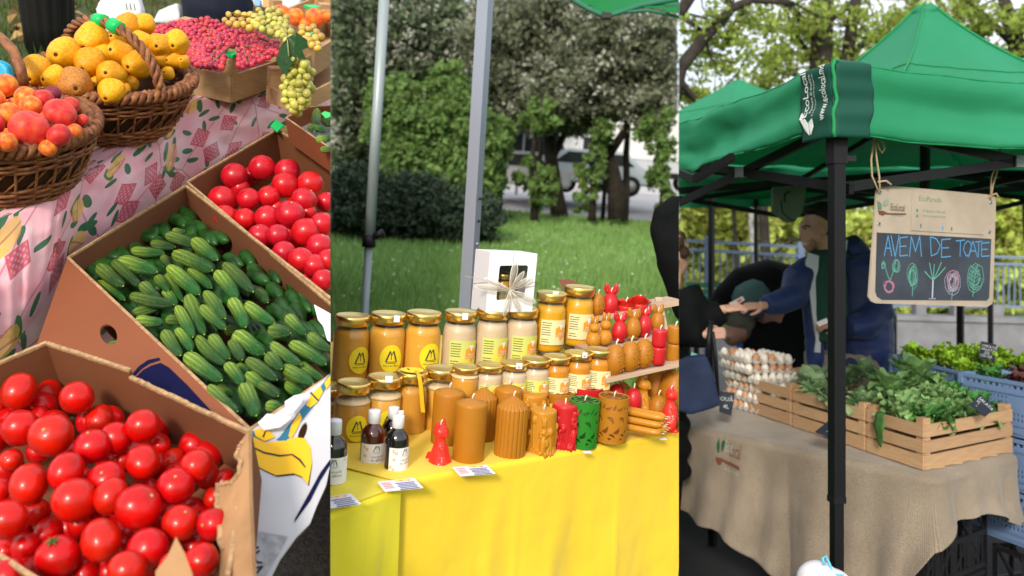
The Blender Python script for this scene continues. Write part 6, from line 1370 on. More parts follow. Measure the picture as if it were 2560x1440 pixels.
for i, (u, d, r, m) in enumerate(((1882,17,.07,m_birch),(1912,16.5,.10,m_brk2),(1838,17.5,.045,m_brk2))):
    base = W(u, 0, d); base.z = 0; t = thing('thin_tree', ['pale birch trunk behind the railing','dark trunk right of the birch behind the railing','thin leaning trunk left of the birch'][i], 'tree', Matrix.Translation(base))
    G().tube([(0, 0, 0), (.03, 0, 1.2), (-.05, 0, 2.6), (.1, 0, 4.5)], [r*1.1, r, r*.9, r*.4], 7).obj('trunk', m, t); G().tube([(0, 0, 1.3), (.5, 0, 1.7), (.9, 0, 1.75)], [r*.4, r*.3, .01], 5).obj('limb', m_brk2, t)
# ---- the green tents
m_can = mat('green_tent_canvas', (.03, .34, .16), .62, col2=(.045, .40, .21), scale=1.3, bump=.35, bscale=3.2, dist=.05, trans=.4); m_cand = mat('dark_green_panel', (.004, .065, .045), .7, bump=.2, bscale=7, dist=.02); m_print = mat('white_lettering', (.75, .8, .78), .6); m_frm = mat('black_frame', (.005, .0055, .007), .5, var=.3, scale=60); m_fgry = mat('grey_joint', (.2, .24, .27), .5); m_edge = mat('green_piping', (.01, .24, .08), .7)
PC0 = V((1.02, 2.75, 0)); DLt, DRt = V((-.2, .98, 0)), V((.954, .3, 0)); SL, SR = 3.0, 3.1
def tent(name, label, c0, dl, dr, sl, sr, z_e, z_p, val, prof=lambda b: .12*b+.88*b**3.2):
    t = thing(name, label, 'tent', I4); cen = c0+dl*sl/2+dr*sr/2; cs = [c0, c0+dr*sr, c0+dr*sr+dl*sl, c0+dl*sl]
    rnd = random.Random(3)
    for k in range(4):
        A, B = cs[k], cs[(k+1) % 4]; g = G(); n_out = V(((A+B)/2-cen).to_tuple()).normalized(); n_pr = ((cs[k-1]+A)/2-cen).normalized(); n_nx = ((B+cs[(k+2) % 4])/2-cen).normalized()
        def f(a, b):
            e = A.lerp(B, a); tt = 1-b                          # b 0 eave, 1 peak
            p = e.lerp(cen, b*.985)
            z = z_e+(z_p-z_e)*prof(b)-.03*math.sin(PI*a)*(1-b)*math.sin(PI*min(1, b*1.1+.05))
            z += .018*fbm((p.x*1.6, p.y*1.6, k), 1.5)*(1-b)+.016*abs(noise.noise(V((a*9+k, b*2.2, 2))))*(1-b)-.010*abs(noise.noise(V((a*4, b*11, 5))))
            z -= .03*math.sin(PI*a)*(1-b)**2
            return V((p.x, p.y, z))
        g.grid(f, 40, 30)
        o = link('roof_panel', modded(g.mesh('roof_panel', m_can), lambda o_: (lambda q: (setattr(q, 'thickness', .003)))(o_.modifiers.new('s', 'SOLIDIFY'))), t)
        g = G()
        def fv(a, b):
            p0 = f(a, 0); s = math.sin(PI*a)
            fold = .030*math.sin(a*15+b*5+k)*b*s+.050*fbm((a*7, b*1.2, k*3+1), 1.2)*s+.012*math.sin(b*9+2*fbm((a*5, b, k), 1))*min(1, 8*a*(1-a)*4)
            return V((p0.x, p0.y, p0.z))+n_out*(.02+fold+.02*b)+n_pr*(.03*max(0, 1-a/.02))+n_nx*(.03*max(0, 1-(1-a)/.02))+V((0, 0, -val*b*(1+.04*math.sin(a*9+k))+.0))
        G().tube([fv(i/40, 1.0) for i in range(41)], .004, 5).obj('hem', m_edge, t); G().tube([fv(i/40, 0.02)+n_out*.003 for i in range(41)], .003, 5).obj('seam', m_edge, t); G().tube([f(i/20, .72)+V((0, 0, .004)) for i in range(21)], .003, 4).obj('seam', m_edge, t)
        g.grid(fv, 70, 16); link('valance', modded(g.mesh('valance', m_can), lambda o_: (lambda q: (setattr(q, 'thickness', .003)))(o_.modifiers.new('s', 'SOLIDIFY'))), t)
    for k in range(0): pass
    G().ell((cen.x, cen.y, z_p-.035), (.06, .06, .04), 16, 10).obj('peak_cap', m_can, t)
    return t, cs, cen, z_e
tt, cs, cen, ze = tent('market_tent', 'big green market tent with dark lettered corner over the vegetable stall', PC0, DLt, DRt, SL, SR, 2.25, 2.95, .22)
# seams along the hips
for k in (0, 1, 3):
    G().tube([cs[k].lerp(cen, b*.985)+V((0, 0, 2.25+(2.95-2.25)*(.12*b+.88*b**3.2)+.004)) for b in [i/16 for i in range(17)]], .006, 5).obj('seam', m_edge, tt)
t2, cs2, cen2, _ = tent('market_tent', 'second green tent whose peak rises behind the first at the left', V((1.75, 7.6, 0)), V((-.5, .87, 0)), V((.95, .3, 0)), 3, 3, 2.3, 3.36, .2, lambda b: .9*b+.1*b*b)
c2d = V((W(1845, 200, 9.2).x, 9.2, 0))-cen2
for o in [t2]: o.matrix_local = Matrix.Translation((c2d.x, c2d.y, -.0))
dz2 = W(1845, 200, 9.2).z-3.36
t2.matrix_local = Matrix.Translation((c2d.x, c2d.y, dz2))
for c in cs2: G().bar(V((c.x, c.y, -dz2)), V((c.x, c.y, 2.3)), .04).obj('post', m_frm, t2)
# corner panel with lettering
def corner_pt(side, a, b):
    """a metres from the corner along an eave, b metres below the eave top"""
    d_ = DLt if side == 0 else DRt; n_ = (V((-d_.y, d_.x, 0)) if side == 0 else V((d_.y, -d_.x, 0)))
    if b < 0: p = cs[0]+d_*a; q = p.lerp(cen, -b*.9); return V((q.x, q.y, 2.25+.70*(.12*(-b*.9)+.88*(-b*.9)**3.2)+.012))
    return cs[0]+d_*a+n_*(.050+.005*math.sin(b*42+a*6)+.003*math.sin(b*90))+(NRT if side == 0 else NLT)*(.050*max(0, 1-a/.05))+V((0, 0, 2.25-b))
NLT = V((-DLt.y, DLt.x, 0)); NRT = V((DRt.y, -DRt.x, 0))
CH = .235; cw = [.135, .085]
for s in (0, 1):
    g = G(); g.grid(lambda a, b: corner_pt(s, a*(cw[s]+(.010*math.sin(b*11+1) if a > .5 else 0)), -.10+b*(.10+CH)), 10, 34); g.obj('corner_panel', m_cand, tt, solid=.003)
G().tube([corner_pt(0, 0, b)+V((0, -.004, 0)) for b in [-.1+i/20*(.1+CH) for i in range(21)]], .006, 6).obj('piping', m_edge, tt)
def letter_on_corner(s_, size, a, b, m, space=1):
    me = text(s_, size, m, space)
    for v_ in me.vertices:                                    # rotated: text runs upward
        x, y = v_.co.x, v_.co.y; v_.co = corner_pt(0, a+y, b-x)+V((0, -.004, 0))+V((-DLt.y, DLt.x, 0))*.004
    return link('lettering', me, tt)
letter_on_corner('EcoLocal', .046, .105, .085, m_print, .9); letter_on_corner('Pasiune și tradiție', .017, .074, .085, m_print); letter_on_corner('Produse locale direct de la fermieri', .0095, .056, .09, m_print); letter_on_corner('www.ecolocal.md', .024, .028, .09, m_print)
for pts_ in ([(.075,.215),(.10,.20),(.118,.165),(.095,.16),(.078,.18)], [(.065,.215),(.05,.19),(.052,.165),(.072,.175),(.073,.20)], [(.10,.15),(.12,.14),(.125,.16),(.112,.165)]): G().slab([corner_pt(0, a, b)+V((-DLt.y, DLt.x, 0))*.005 for a, b in pts_], .002).obj('leaf_emblem', m_print, tt)
# frame
zb = 2.06
pk = V((cen.x, cen.y, 2.42)); lo = V((cen.x, cen.y, 1.93))
for k, c in enumerate(cs):
    top = 2.13; i_ = (cen-c).normalized()*.05; i_.z = 0
    if k == 0:
        c_ = V((1.022, 2.77, 0)); w1, w2 = 31/F*2.75, 25/F*2.75
        G().bar(c_+V((0, 0, .88)), c_+V((0, 0, 2.0)), w1, w1, DLt).obj('upper_leg', m_frm, tt); G().bar(c_+V((0, 0, 0)), c_+V((0, 0, .9)), w2, w2, DLt).obj('lower_leg', m_frm, tt)
        G().bar(c_+V((0, 0, .875)), c_+V((0, 0, .895)), w1*1.08, w1*1.08, DLt).obj('collar', m_pblk, tt); G().bar(c_+V((0, 0, 1.94)), c_+V((0, 0, 2.06)), w1*1.22, w1*1.22, DLt).obj('corner_bracket', m_pblk, tt)
        G().bar(c_+V((w1*.5, -.01, 1.955)), c_+V((w1*.5+.035, -.01, 1.955)), .018).obj('knob', m_pblk, tt); G().box((c_.x, c_.y, .004), (.09, .09, .008)).obj('foot_plate', m_frm, tt)
    else:
        G().bar(V((c.x, c.y, 0))+i_, V((c.x, c.y, 2.1))+i_, .042).obj('leg', m_frm, tt)
def sciss(A, B, z0, z1, n=2, off=V((0, 0, 0))):
    for k in range(n):
        P, Q = A.lerp(B, k/n), A.lerp(B, (k+1)/n); P.z = Q.z = 0
        for za, zb_ in ((z0, z1), (z1, z0)): G().bar(P+off+V((0, 0, za)), Q+off+V((0, 0, zb_)), .018, .032).obj('scissor_bar', m_frm, tt)
        G().box(tuple((P+Q)/2+off+V((0, 0, (z0+z1)/2))), (.05, .05, .04)).obj('joint', m_fgry, tt)
for k in range(4):
    A, B = cs[k], cs[(k+1) % 4]; i_ = (cen-(A+B)/2).normalized()*.05; sciss(A, B, 2.08, 1.86, 2, V((i_.x, i_.y, 0)))
for k in range(4):
    m_ = (cs[k]+cs[(k+1) % 4])/2; sciss(V((m_.x, m_.y, 0)), cen, 2.06, 1.93, 1)
    G().bar(V((m_.x, m_.y, 2.05)), pk, .018, .03).obj('rafter_bar', m_frm, tt)
G().bar(lo, pk+V((0, 0, .45)), .04).obj('king_post', m_frm, tt); G().box(tuple(lo), (.08, .08, .06)).obj('hub', m_frm, tt); G().box(tuple(pk), (.08, .08, .06)).obj('hub', m_frm, tt)
# folding crank of the neighbouring frame at the left
for A, B in (((1697,432,3.6),(1738,448,3.4)), ((1738,448,3.4),(1832,392,3.2))): G().bar(W(*A), W(*B), .02, .03).obj('brace', m_frm, tt)
# ---- stall table and burlap
TZ = .78
def Tp(u, v, z=TZ): return onplane(u, v, V((0, 0, z)), V((0, 0, 1)))
burl_extra = lambda t, tc, last: (lambda a, b: mixc(t, mth(t, 'MULTIPLY', mth(t, 'ADD', a, b), .5), last, (.13, .10, .065)))(
    *[(lambda w_: (setattr(w_, 'bands_direction', ax), setattr(w_.inputs['Scale'], 'default_value', 62), setattr(w_.inputs['Distortion'], 'default_value', 5.5), setattr(w_.inputs['Detail Scale'], 'default_value', 2), t.links.new(tc.outputs['UV'], w_.inputs['Vector']), w_.outputs['Fac'])[-1])(nd(t, 'ShaderNodeTexWave')) for ax in ('X', 'Y')])
m_burl = mat('burlap', (.46, .385, .30), .95, extra=burl_extra, bump=.5, bscale=130, dist=.006, sheen=.2, var=.3, scale=5, detail=8)
c_front = Tp(2330, 1192); e_left = Tp(1640, 1048); e_right = Tp(2525, 1135)
dirL = (e_left-c_front).normalized(); dirR = (e_right-c_front).normalized(); wR = (e_right-c_front).length
vt = thing('vegetable_table', 'trestle table under the burlap cloth', 'table', I4)
G().slab([c_front+V((0, 0, -.02)), e_right+V((0, 0, -.02)), e_right+dirL*2.0+V((0, 0, -.02)), c_front+dirL*2.0+V((0, 0, -.02))], .025, (), V((0, 0, 1))).obj('table_top', m_frm, vt)
for p in (c_front+dirL*.2+dirR*.12, c_front+dirL*1.5+dirR*.12, c_front+dirL*.2+dirR*(wR-.1), c_front+dirL*1.5+dirR*(wR-.1)): G().bar(V((p.x, p.y, 0)), V((p.x, p.y, TZ-.03)), .035).obj('leg', m_frm, vt)
# burlap: path along the front edge, round the corner, along the right end; hem profile in pixels gives the drop
Lf = (e_left-c_front).length; Lt = Lf+wR
nL, nR = V((-dirL.y, dirL.x, 0)), V((dirR.y, -dirR.x, 0))
if nL.dot(V((0, -1, 0))) < 0: nL = -nL
if nR.dot(V((0, -1, 0))) < 0: nR = -nR
hem = [(0,.36),(.08,.37),(.2,.42),(.26,.45),(.385,.57),(.393,.73),(.5,.75),(.60,.76),(.63,.62),(.655,.42),(.69,.25),(.73,.16),(.8,.14),(.87,.17),(.93,.22),(.97,.26),(1.0,.25)]
def hemf(s):
    for (a, x), (b, y_) in zip(hem, hem[1:]):
        if s <= b: return lerp(x, y_, (s-a)/(b-a))
    return hem[-1][1]
def burl(a, b):
    s = a*Lt; R = .03
    if s < Lf: e = e_left.lerp(c_front, s/Lf); n = nL; rem = Lf-s
    else: e = c_front+dirR*(s-Lf); n = nR; rem = s-Lf
    k = max(0, 1-rem/.07); nn = (nL+nR).normalized(); n2 = n.lerp(nn, k*.9).normalized(); e = e-nn*(.02*k*k)
    if b < .3:
        q = e+V((0, 0, .004)); back = (V((0, 0, 0)))
        ins = (1-b/.3); tgt = q+((e_left+e_right)/2+dirL*.35-q)*.0
        inner = q-n2*(.62*ins) if s < Lf else q-n2*(.5*ins)
        return inner+V((0, 0, .003*fbm((a*9, b*5, 2), 2)))
    if b < .38: t_ = (b-.3)/.08*PI/2; return e+n2*(R*math.sin(t_))+V((0, 0, .004-R+R*math.cos(t_)))
    t_ = (b-.38)/.62; D = hemf(a)
    wv = (.022*math.sin(a*30+.8)+.03*fbm((a*14, t_*1.2, 5), 1.1)+.018*math.sin(a*71+t_*2))*t_**.7 - (.05*math.exp(-((a-.39)/.012)**2))*t_
    fl_ = .05*t_*t_
    return e+n2*(R+wv*.8+fl_)+V((0, 0, .004-R-D*t_*(1+.02*math.sin(a*50))))
g = G(); g.grid(burl, 220, 70); bm_ = g.mesh('burlap_tablecloth', m_burl); uvl = bm_.uv_layers.new(name='UVMap')
NUc = 221; zz = [0]
for l in bm_.loops:
    i, j = l.vertex_index % NUc, l.vertex_index//NUc; uvl.data[l.index].uv = (i/220*Lt, j/70*1.2)
bc = tag(link('burlap_tablecloth', modded(bm_, lambda o_: (lambda q: setattr(q, 'thickness', .002))(o_.modifiers.new('s', 'SOLIDIFY')))), 'frayed beige burlap cloth hanging over the vegetable stall table', 'tablecloth')
def on_burl(x, y_, a0, b0, off=.004, sx=1):
    """artwork on the cloth face: x right along the front, y up"""
    a = a0+x/Lt; b = b0-y_/.62*.62/hemf(a0)*1.0
    p = V(burl(a, b)); p2 = V(burl(a, b+.01)); p3 = V(burl(a+.002, b)); n = (p3-p).cross(p2-p); n = n if n.dot(CAM-p) > 0 else -n
    return p+n.normalized()*off
# locate the logo column (around photo column 1820)
a_logo = min((i/400 for i in range(400)), key=lambda a: abs(UC+F*burl(a, .42)[0]/burl(a, .42)[1]-1822))
def logo_piece(me, nm, m):
    for v_ in me.vertices: v_.co = on_burl(v_.co.x*.68, v_.co.y*.68, a_logo, .47)
    setm(me, m); return link(nm, me, bc)
m_brown, m_lgrn, m_gtx = mat('brown_print', (.16, .055, .035), .8), mat('leaf_green_print', (.02, .10, .05), .8), mat('grey_print_text', (.32, .36, .33), .8)
def tr(me, x, y_, sx=1, sy=1):
    for v_ in me.vertices: v_.co = V((v_.co.x*sx+x, v_.co.y*sy+y_, 0))
    return me
logo_piece(tr(text('Eco', .075, m_gtx), .002, .035, .6, 1), 'lettering', m_gtx); logo_piece(tr(text('Local', .085, m_brown), .056, .022, .55, 1), 'lettering', m_brown)
logo_piece(flat([(-.1,-.02),(-.085,-.022),(-.05,-.02),(-.05,-.04),(-.065,-.055),(-.085,-.052),(-.1,-.035)], m_brown, 2), 'spoon_bowl', m_brown); logo_piece(flat([(-.05,-.022),(.10,-.03),(.10,-.045),(-.05,-.034)], m_brown, 2), 'spoon_handle', m_brown); logo_piece(tr(text('mâncare locală', .022, m_gtx), .03, -.062), 'lettering', m_gtx)
logo_piece(flat([(-.09,.0),(-.10,.03),(-.085,.07),(-.07,.03),(-.075,.0)], m_lgrn, 2), 'leaf_emblem', m_lgrn); logo_piece(flat([(-.06,.005),(-.062,.045),(-.035,.08),(-.03,.045),(-.045,.015)], m_lgrn, 2), 'leaf_emblem', m_lgrn)
# ---- slatted wooden crates
m_slat = mat('slat_wood', (.60, .40, .23), .75, extra=plank_extra, bump=.3, bscale=90, dist=.002, rnd=.12)
def crate(label, c, l_end, r_end, hgt, slats, depth=None, wl=None):
    c, l, r = (Tp(*p) if not isinstance(p, V) else p for p in (c, l_end, r_end)); t = thing('slatted_crate', label, 'crate', I4, 'slatted wooden crates on the burlap')
    L, R_ = l, r; B = l+(r-c); Z = V((0, 0, 1)); th = .009
    for p, q in ((c, L), (c, R_), (L, B), (R_, B)):
        x = (q-p).normalized(); n = V((x.y, -x.x, 0))
        for z0, z1 in slats: G().slab([p+Z*z0, q+Z*z0, q+Z*z1, p+Z*z1], th, (), n).obj('slat', m_slat, t)
    for p, d1, d2 in ((c, L-c, R_-c), (L, c-L, B-L), (R_, c-R_, B-R_), (B, L-B, R_-B)):
        q = p+d1.normalized()*.022+d2.normalized()*.022; G().bar(q+Z*.004, q+Z*(hgt+.028), .036, .036, d1).obj('corner_post', m_slat, t)
    for k in range(5):
        a = c.lerp(R_, (k+.5)/5); b = L.lerp(B, (k+.5)/5); G().bar(a+Z*.012, b+Z*.012, (R_-c).length/5.6, .006).obj('bottom_slat', m_slat, t)
    return t, c, L, R_, B
s3 = ((.012, .068), (.078, .125), (.140, .19))
dl_ = (Tp(1895, 1041)-Tp(2310, 1183)); uL = dl_.normalized(); C0 = Tp(2310, 1183); uR = (Tp(2530, 1133)-C0).normalized()
k1 = crate('wooden crate of leafy lettuce at the front corner of the table', C0, C0+uL*.33, C0+uR*.62, .185, s3)
k2 = crate('middle wooden crate of greens half behind the black tent leg', C0+uL*.345, C0+uL*.86, C0+uL*.345+uR*.42, .185, s3)
k3 = crate('wooden crate of spinach next to the egg trays', C0+uL*.88, C0+uL*1.27, C0+uL*.88+uR*.42, .185, s3)
# ---- leafy greens
m_let = mat('lettuce_leaf', (.34, .56, .22), .5, rnd=.3, trans=.3, spec=.5, var=.3, scale=12); m_let2 = mat('dark_lettuce_leaf', (.10, .32, .07), .5, rnd=.3, trans=.25, spec=.5, var=.3, scale=12); m_spin = mat('spinach_leaf', (.40, .60, .32), .5, rnd=.3, trans=.3, spec=.5, var=.25, scale=14); m_curl = mat('curly_lettuce', (.36, .60, .05), .55, rnd=.3, trans=.3); m_redl = mat('red_lettuce', (.10, .035, .035), .6, isl=.5, trans=.2)
def plant_leaf(L, wd, curl, ruff, cup=.25, n=9, m_=5, rnd=random):
    """one broad leaf growing along +x, arching over"""
    ph = rnd.random()*6; out = []
    for i in range(n+1):
        t = i/n; c = V((L*t*math.cos(curl*t*.6), 0, L*t*math.sin(.9-curl*t)*.8)); hw = wd*(math.sin(PI*min(1, t*.86+.14))**.75)*(.25+.75*min(1, t*2.2))
        for j in range(m_+1):
            s = 2*j/m_-1; out.append(c+V((0, hw*s, cup*hw*s*s+ruff*abs(s)*math.sin(t*17+ph+s*2))))
    fs = [(i*(m_+1)+j, i*(m_+1)+j+1, (i+1)*(m_+1)+j+1, (i+1)*(m_+1)+j) for i in range(n) for j in range(m_)]
    return out, fs
def greens(name, label, loc, n, L, wd, ruff, m, spread=1.0, group=None, cat='greens', seed=0):
    rn = random.Random(seed); t = thing(name, label, cat, Matrix.Translation(loc), group)
    for k in range(n):
        vs, fs = plant_leaf(L*rn.uniform(.7, 1.15), wd*rn.uniform(.75, 1.2), rn.uniform(.2, 1.0), ruff, .3, 9, 6 if ruff else 4, rn); el = rn.uniform(-.5, .35)*spread
        M = Matrix.Rotation(k*2.4+rn.uniform(-.4, .4), 4, 'Z') @ Matrix.Rotation(el-.15, 4, 'Y') @ Matrix.Translation((.01, 0, rn.uniform(-.01, .03)))
        G().add(vs, fs, True, M).obj('leaf', m, t)
    return t
def in_crate(k, n_, fn):
    t, c, L, R_, B = k
    for i in range(n_): fn(i, lambda a, b, z: c.lerp(R_, a).lerp(L.lerp(B, a), b)+V((0, 0, z)))
def gl(i, base, n_): return f'{base}, {ORD[i]} of its crate from the front'
spots1 = [(.5,.5,.16),(.35,.4,.15),(.2,.25,.13),(.45,.3,.12),(.72,.25,.10),(.9,.45,.12),(.3,.7,.16),(.6,.72,.16),(.85,.8,.14),(.12,.55,.15)]
adj = ['frilly bright lettuce in the centre','pale green lettuce left of the centre','curly bright green lettuce at the front corner','pale frilly lettuce in the middle front','low dark green lettuce at the right front','dark lettuce leaning on the right end board','frilly green lettuce behind the corner post','upright green romaine in the middle back','broad leaved green salad by the blue crate','dark curly lettuce at the left board']
for i, (a, b, z) in enumerate(spots1):
    t, c, L, R_, B = k1; p = c.lerp(R_, a).lerp(L.lerp(B, a), b)+V((0, 0, z)); greens('lettuce', adj[i]+' of the front crate', p+V((0, 0, .02)), 30, .112, .042, .012, m_let if i % 3 != 2 else m_let2, 1, 'lettuces in the front crate', 'lettuce', i)
t, c, L, R_, B = k1
greens('lettuce', 'bunch of broad pale leaves standing beside the biggest bunch at the back', c.lerp(R_, .3)+uL*.36+V((0, 0, .23)), 34, .12, .042, .005, m_let, 1.5, None, 'lettuce', 33)
greens('lettuce', 'big upright bunch of broad green leaves standing at the back of the front crate', c.lerp(R_, .62)+uL*.36+V((0, 0, .26)), 44, .14, .045, .006, m_let, 1.5, None, 'lettuce', 31)
hl = thing('lettuce_leaf', 'single long dark lettuce leaf hanging over the left board of the front crate', 'leaf', I4); q = C0+uL*.22
vs = []; n = 10
for i in range(n+1):
    t_ = i/n; cc = q+V((0, 0, .2))+nL*(.03+.02*math.sin(t_*3))+V((0, 0, -.17*max(0, t_-.15)))-nL*(.08*max(0, .2-t_))
    hw = .03*math.sin(PI*min(.97, t_*.8+.18))
    for s in (-1, -.4, .4, 1): vs.append(cc+uL*hw*s+nL*(.006*abs(s)*math.sin(t_*15+s)))
G().add(vs, [(i*4+j, i*4+j+1, i*4+j+5, i*4+j+4) for i in range(n) for j in range(3)], True).obj('blade', m_let2, hl, solid=.001)
adj2 = ['spinach bunch behind the right edge of the black tent leg','spinach bunch in the middle of the second crate','spinach bunch at the back right of the second crate','spinach bunch left of the tent leg','spinach bunch spilling over the front board of the second crate','pale spinach bunch at the back left of the second crate','loose spinach bunch between second crate and front crate','tall spinach bunch rising at the back of the second crate']
for i, (a, b, z) in enumerate(((.15,.15,.17),(.5,.25,.19),(.85,.3,.19),(.15,.75,.18),(.05,.45,.17),(.6,.8,.2),(.9,.05,.2),(.8,.62,.24))):
    t, c, L, R_, B = k2; p = c.lerp(R_, a).lerp(L.lerp(B, a), b)+V((0, 0, z)); greens('spinach_bunch', adj2[i], p, 34, .09, .034, .003, m_spin, 1.5, 'spinach bunches in the second crate', 'spinach', 50+i)
adj3 = ['dark spinach bunch low in the crate by the eggs','spinach bunch at the right end of the crate by the eggs','spinach bunch at the back of the crate by the eggs']
for i, (a, b, z) in enumerate(((.3,.25,.09),(.4,.1,.16),(.8,.3,.15))):
    t, c, L, R_, B = k3; p = c.lerp(R_, a).lerp(L.lerp(B, a), b)+V((0, 0, z)); greens('spinach_bunch', adj3[i], p, 15, .11, .035, .002, m_spin if i else m_let2, 1.2, None, 'spinach', 80+i)
# ---- blue plastic crates
m_pcr = mat('blue_plastic_crate', (.17, .27, .48), .5); m_pcd = mat('blue_plastic_dark', (.08, .13, .27), .6)
def pcrate(label, F0, Ld, Rd, wl, wr, h, m=m_pcr):
    t = thing('plastic_crate', label, 'crate', I4); Z = V((0, 0, 1))
    for p, d, ln in ((F0, Ld, wl), (F0, Rd, wr), (F0+Ld*wl, Rd, wr), (F0+Rd*wr, Ld, wl)):
        n = V((d.y, -d.x, 0)); hs = []
        nx = int(ln/.022)
        for r_ in range(5):
            z = h*.30+r_*h*.095
            for k in range(nx):
                x = ln*.06+ln*.88*k/(nx-1)
                if abs(k-nx/2) < 2.6 and r_ > 1: continue
                hs.append([p+d*(x+sx*.0055)+Z*(z+sz*.0055) for sx, sz in ((-1,-1),(1,-1),(1,1),(-1,1))])
        for k in range(int(nx*.7)):
            x = ln*.06+ln*.88*k/(int(nx*.7)-1); hs.append([p+d*(x+sx*.010)+Z*(h*.885+sz*.006) for sx, sz in ((-1,-1),(1,-1),(1,1),(-1,1))])
        G().slab([p, p+d*ln, p+d*ln+Z*h, p+Z*h], .006, hs, n).obj('side', m, t)
        for z in (.02, h*.22, h*.78, h-.01): G().bar(p+Z*z, p+d*ln+Z*z, .018, .012).obj('rib', m, t)
    G().slab([F0+Z*.012, F0+Rd*wr+Z*.012, F0+Rd*wr+Ld*wl+Z*.012, F0+Ld*wl+Z*.012], .008).obj('bottom', m_pcd, t)
    for p in (F0, F0+Ld*wl, F0+Rd*wr, F0+Ld*wl+Rd*wr): G().bar(p, p+Z*h, .022, .022, Ld).obj('corner', m, t)
    return t
lu = (W(2232, 897, 4.75)-W(2398, 928, 4.15)); lu.z = 0; Ld2 = lu.normalized(); Rd2 = V((-Ld2.y, Ld2.x, 0)); Rd2 = Rd2 if Rd2.x > 0 else -Rd2
f1 = W(2398, 928, 4.15); h1 = .22
a1 = f1-V((0, 0, h1)); pcrate('blue plastic crate of curly lettuce at the back of the stall', a1, Ld2, Rd2, .62, .46, h1)
f2_ = f1-Ld2*.03; a2 = f2_-Ld2*.6-V((0, 0, h1)); 
rd3 = (W(2580, 975, 3.75)-W(2402, 930, 4.1)); rd3.z = 0; rd3.normalize(); ld3 = V((-rd3.y, rd3.x, 0)); ld3 = ld3 if ld3.y > 0 else -ld3
f3 = W(2404, 930, 4.1)
a2 = f3-V((0, 0, h1+.02)); pcrate('blue plastic crate of red lettuce at the right edge of the stall', a2, rd3, ld3, .6, .42, h1+.02)
pcrate('lower blue plastic crate carrying the red lettuce crate', a2-V((0, 0, .235)), rd3, ld3, .6, .42, .225); pcrate('lowest blue plastic crate of the right hand stack', a2-V((0, 0, .47)), rd3, ld3, .6, .42, .225)
pcrate('blue plastic crate under the curly lettuce crate', a1-V((0, 0, .235)), Ld2, Rd2, .62, .46, .225)
for i in range(12):
    a, b = (i % 4+.5)/4, (i//4+.5)/3; p = f1+Ld2*.62*a+Rd2*.46*b+V((0, 0, -.035+.03*math.sin(PI*a))); greens('curly_lettuce', f'curly yellow green lettuce head, {ORD[i % 4]} from the front in {ORD[i//4]} row of the blue crate', p, 22, .075, .03, .012, m_curl, 1.6, 'curly lettuce heads in the blue crate', 'lettuce', 120+i)
for i in range(8):
    a, b = (i % 4+.5)/4, (i//4+.5)/2; p = f3+rd3*.6*a+ld3*.42*b+V((0, 0, -.05)); greens('red_lettuce', f'dark red lettuce head, {ORD[i % 4]} from the left in {ORD[i//4]} row of the right crate', p, 16, .085, .035, .01, m_redl if i % 3 else m_let2, 1.5, 'red lettuce heads in the right crate', 'lettuce', 140+i)
# black crates below the table
m_bcr = mat('black_crate_plastic', (.014, .014, .017), .5)
def bcrate(label, F0, d, n, wd, dp, h):
    t = thing('black_crate', label, 'crate', I4); Z = V((0, 0, 1)); th = .016
    for p, dd, ln in ((F0, d, wd), (F0, n, dp), (F0+d*wd, n, dp), (F0+n*dp, d, wd)):
        for z in (.012, h*.5, h-.012): G().bar(p+Z*z, p+dd*ln+Z*z, th, th*1.3).obj('rail', m_bcr, t)
        for k in range(5): q = p+dd*ln*k/4; G().bar(q, q+Z*h, th, th).obj('upright', m_bcr, t)
        for k in range(4):
            q, r_ = p+dd*ln*k/4, p+dd*ln*(k+1)/4; G().bar(q+Z*.01, r_+Z*h*.5, .007, .007).obj('brace', m_bcr, t); G().bar(q+Z*h, r_+Z*h*.5, .007, .007).obj('brace', m_bcr, t)
        for k in range(14): q = p+dd*ln*(k+.5)/14; G().bar(q+Z*.02, q+Z*h*.46, .006, .006).obj('bar', m_bcr, t)
    G().slab([F0+Z*.01, F0+d*wd+Z*.01, F0+d*wd+n*dp+Z*.01, F0+n*dp+Z*.01], .006).obj('bottom', m_bcr, t)
b0 = Tp(2250, 1440, .0); b0 = V((c_front.x-.02, c_front.y+.05, 0))
bcrate('black lattice crate standing on the ground under the burlap', b0, dirR, dirL, .5, .4, .30); bcrate('upper black lattice crate stacked under the table end', b0+V((0, 0, .31)), dirR, dirL, .5, .4, .30)
bcrate('black crate in shadow at the right under the blue crates', V((a2.x+.1, a2.y-.1, 0)), rd3, ld3, .6, .4, .32)
# ---- egg trays
m_pulp = mat('egg_tray_pulp', (.62, .58, .54), .95, var=.15, scale=12, bump=.3, bscale=80, dist=.002); m_eggw = mat('white_egg', (.74, .70, .63), .5, rnd=.06); m_eggb = mat('brown_egg', (.52, .27, .14), .5, rnd=.18)
def tray_mesh():
    n = 48; S = .29; g = G()
    def z(x, y_):
        cx, cy = x*6 % 1-.5, y_*6 % 1-.5; r = (cx*cx+cy*cy)**.5
        cup = -.021*max(0, 1-(r/.52)**3); pk_ = .017*max(0, 1-(((abs(cx)-.5)**2+(abs(cy)-.5)**2)**.5/.30)**1.3); return cup+pk_
    g.grid(lambda a, b: V(((a-.5)*S, (b-.5)*S, z(a, b)+.0)), n, n)
    # skirt with the scalloped profile of the cut cups
    def edge(fx):
        vs = []; 
        for i in range(n+1): p = fx(i/n); vs += [p, p+V((0, 0, -.016))+V((p.x, p.y, 0))*-.02]
        g.add(vs, [(2*i, 2*i+1, 2*i+3, 2*i+2) for i in range(n)], True)
    return g.mesh('tray', m_pulp)
tm = modded(tray_mesh(), lambda o_: (lambda q: (setattr(q, 'thickness', .0025)))(o_.modifiers.new('s', 'SOLIDIFY')))
em = {}
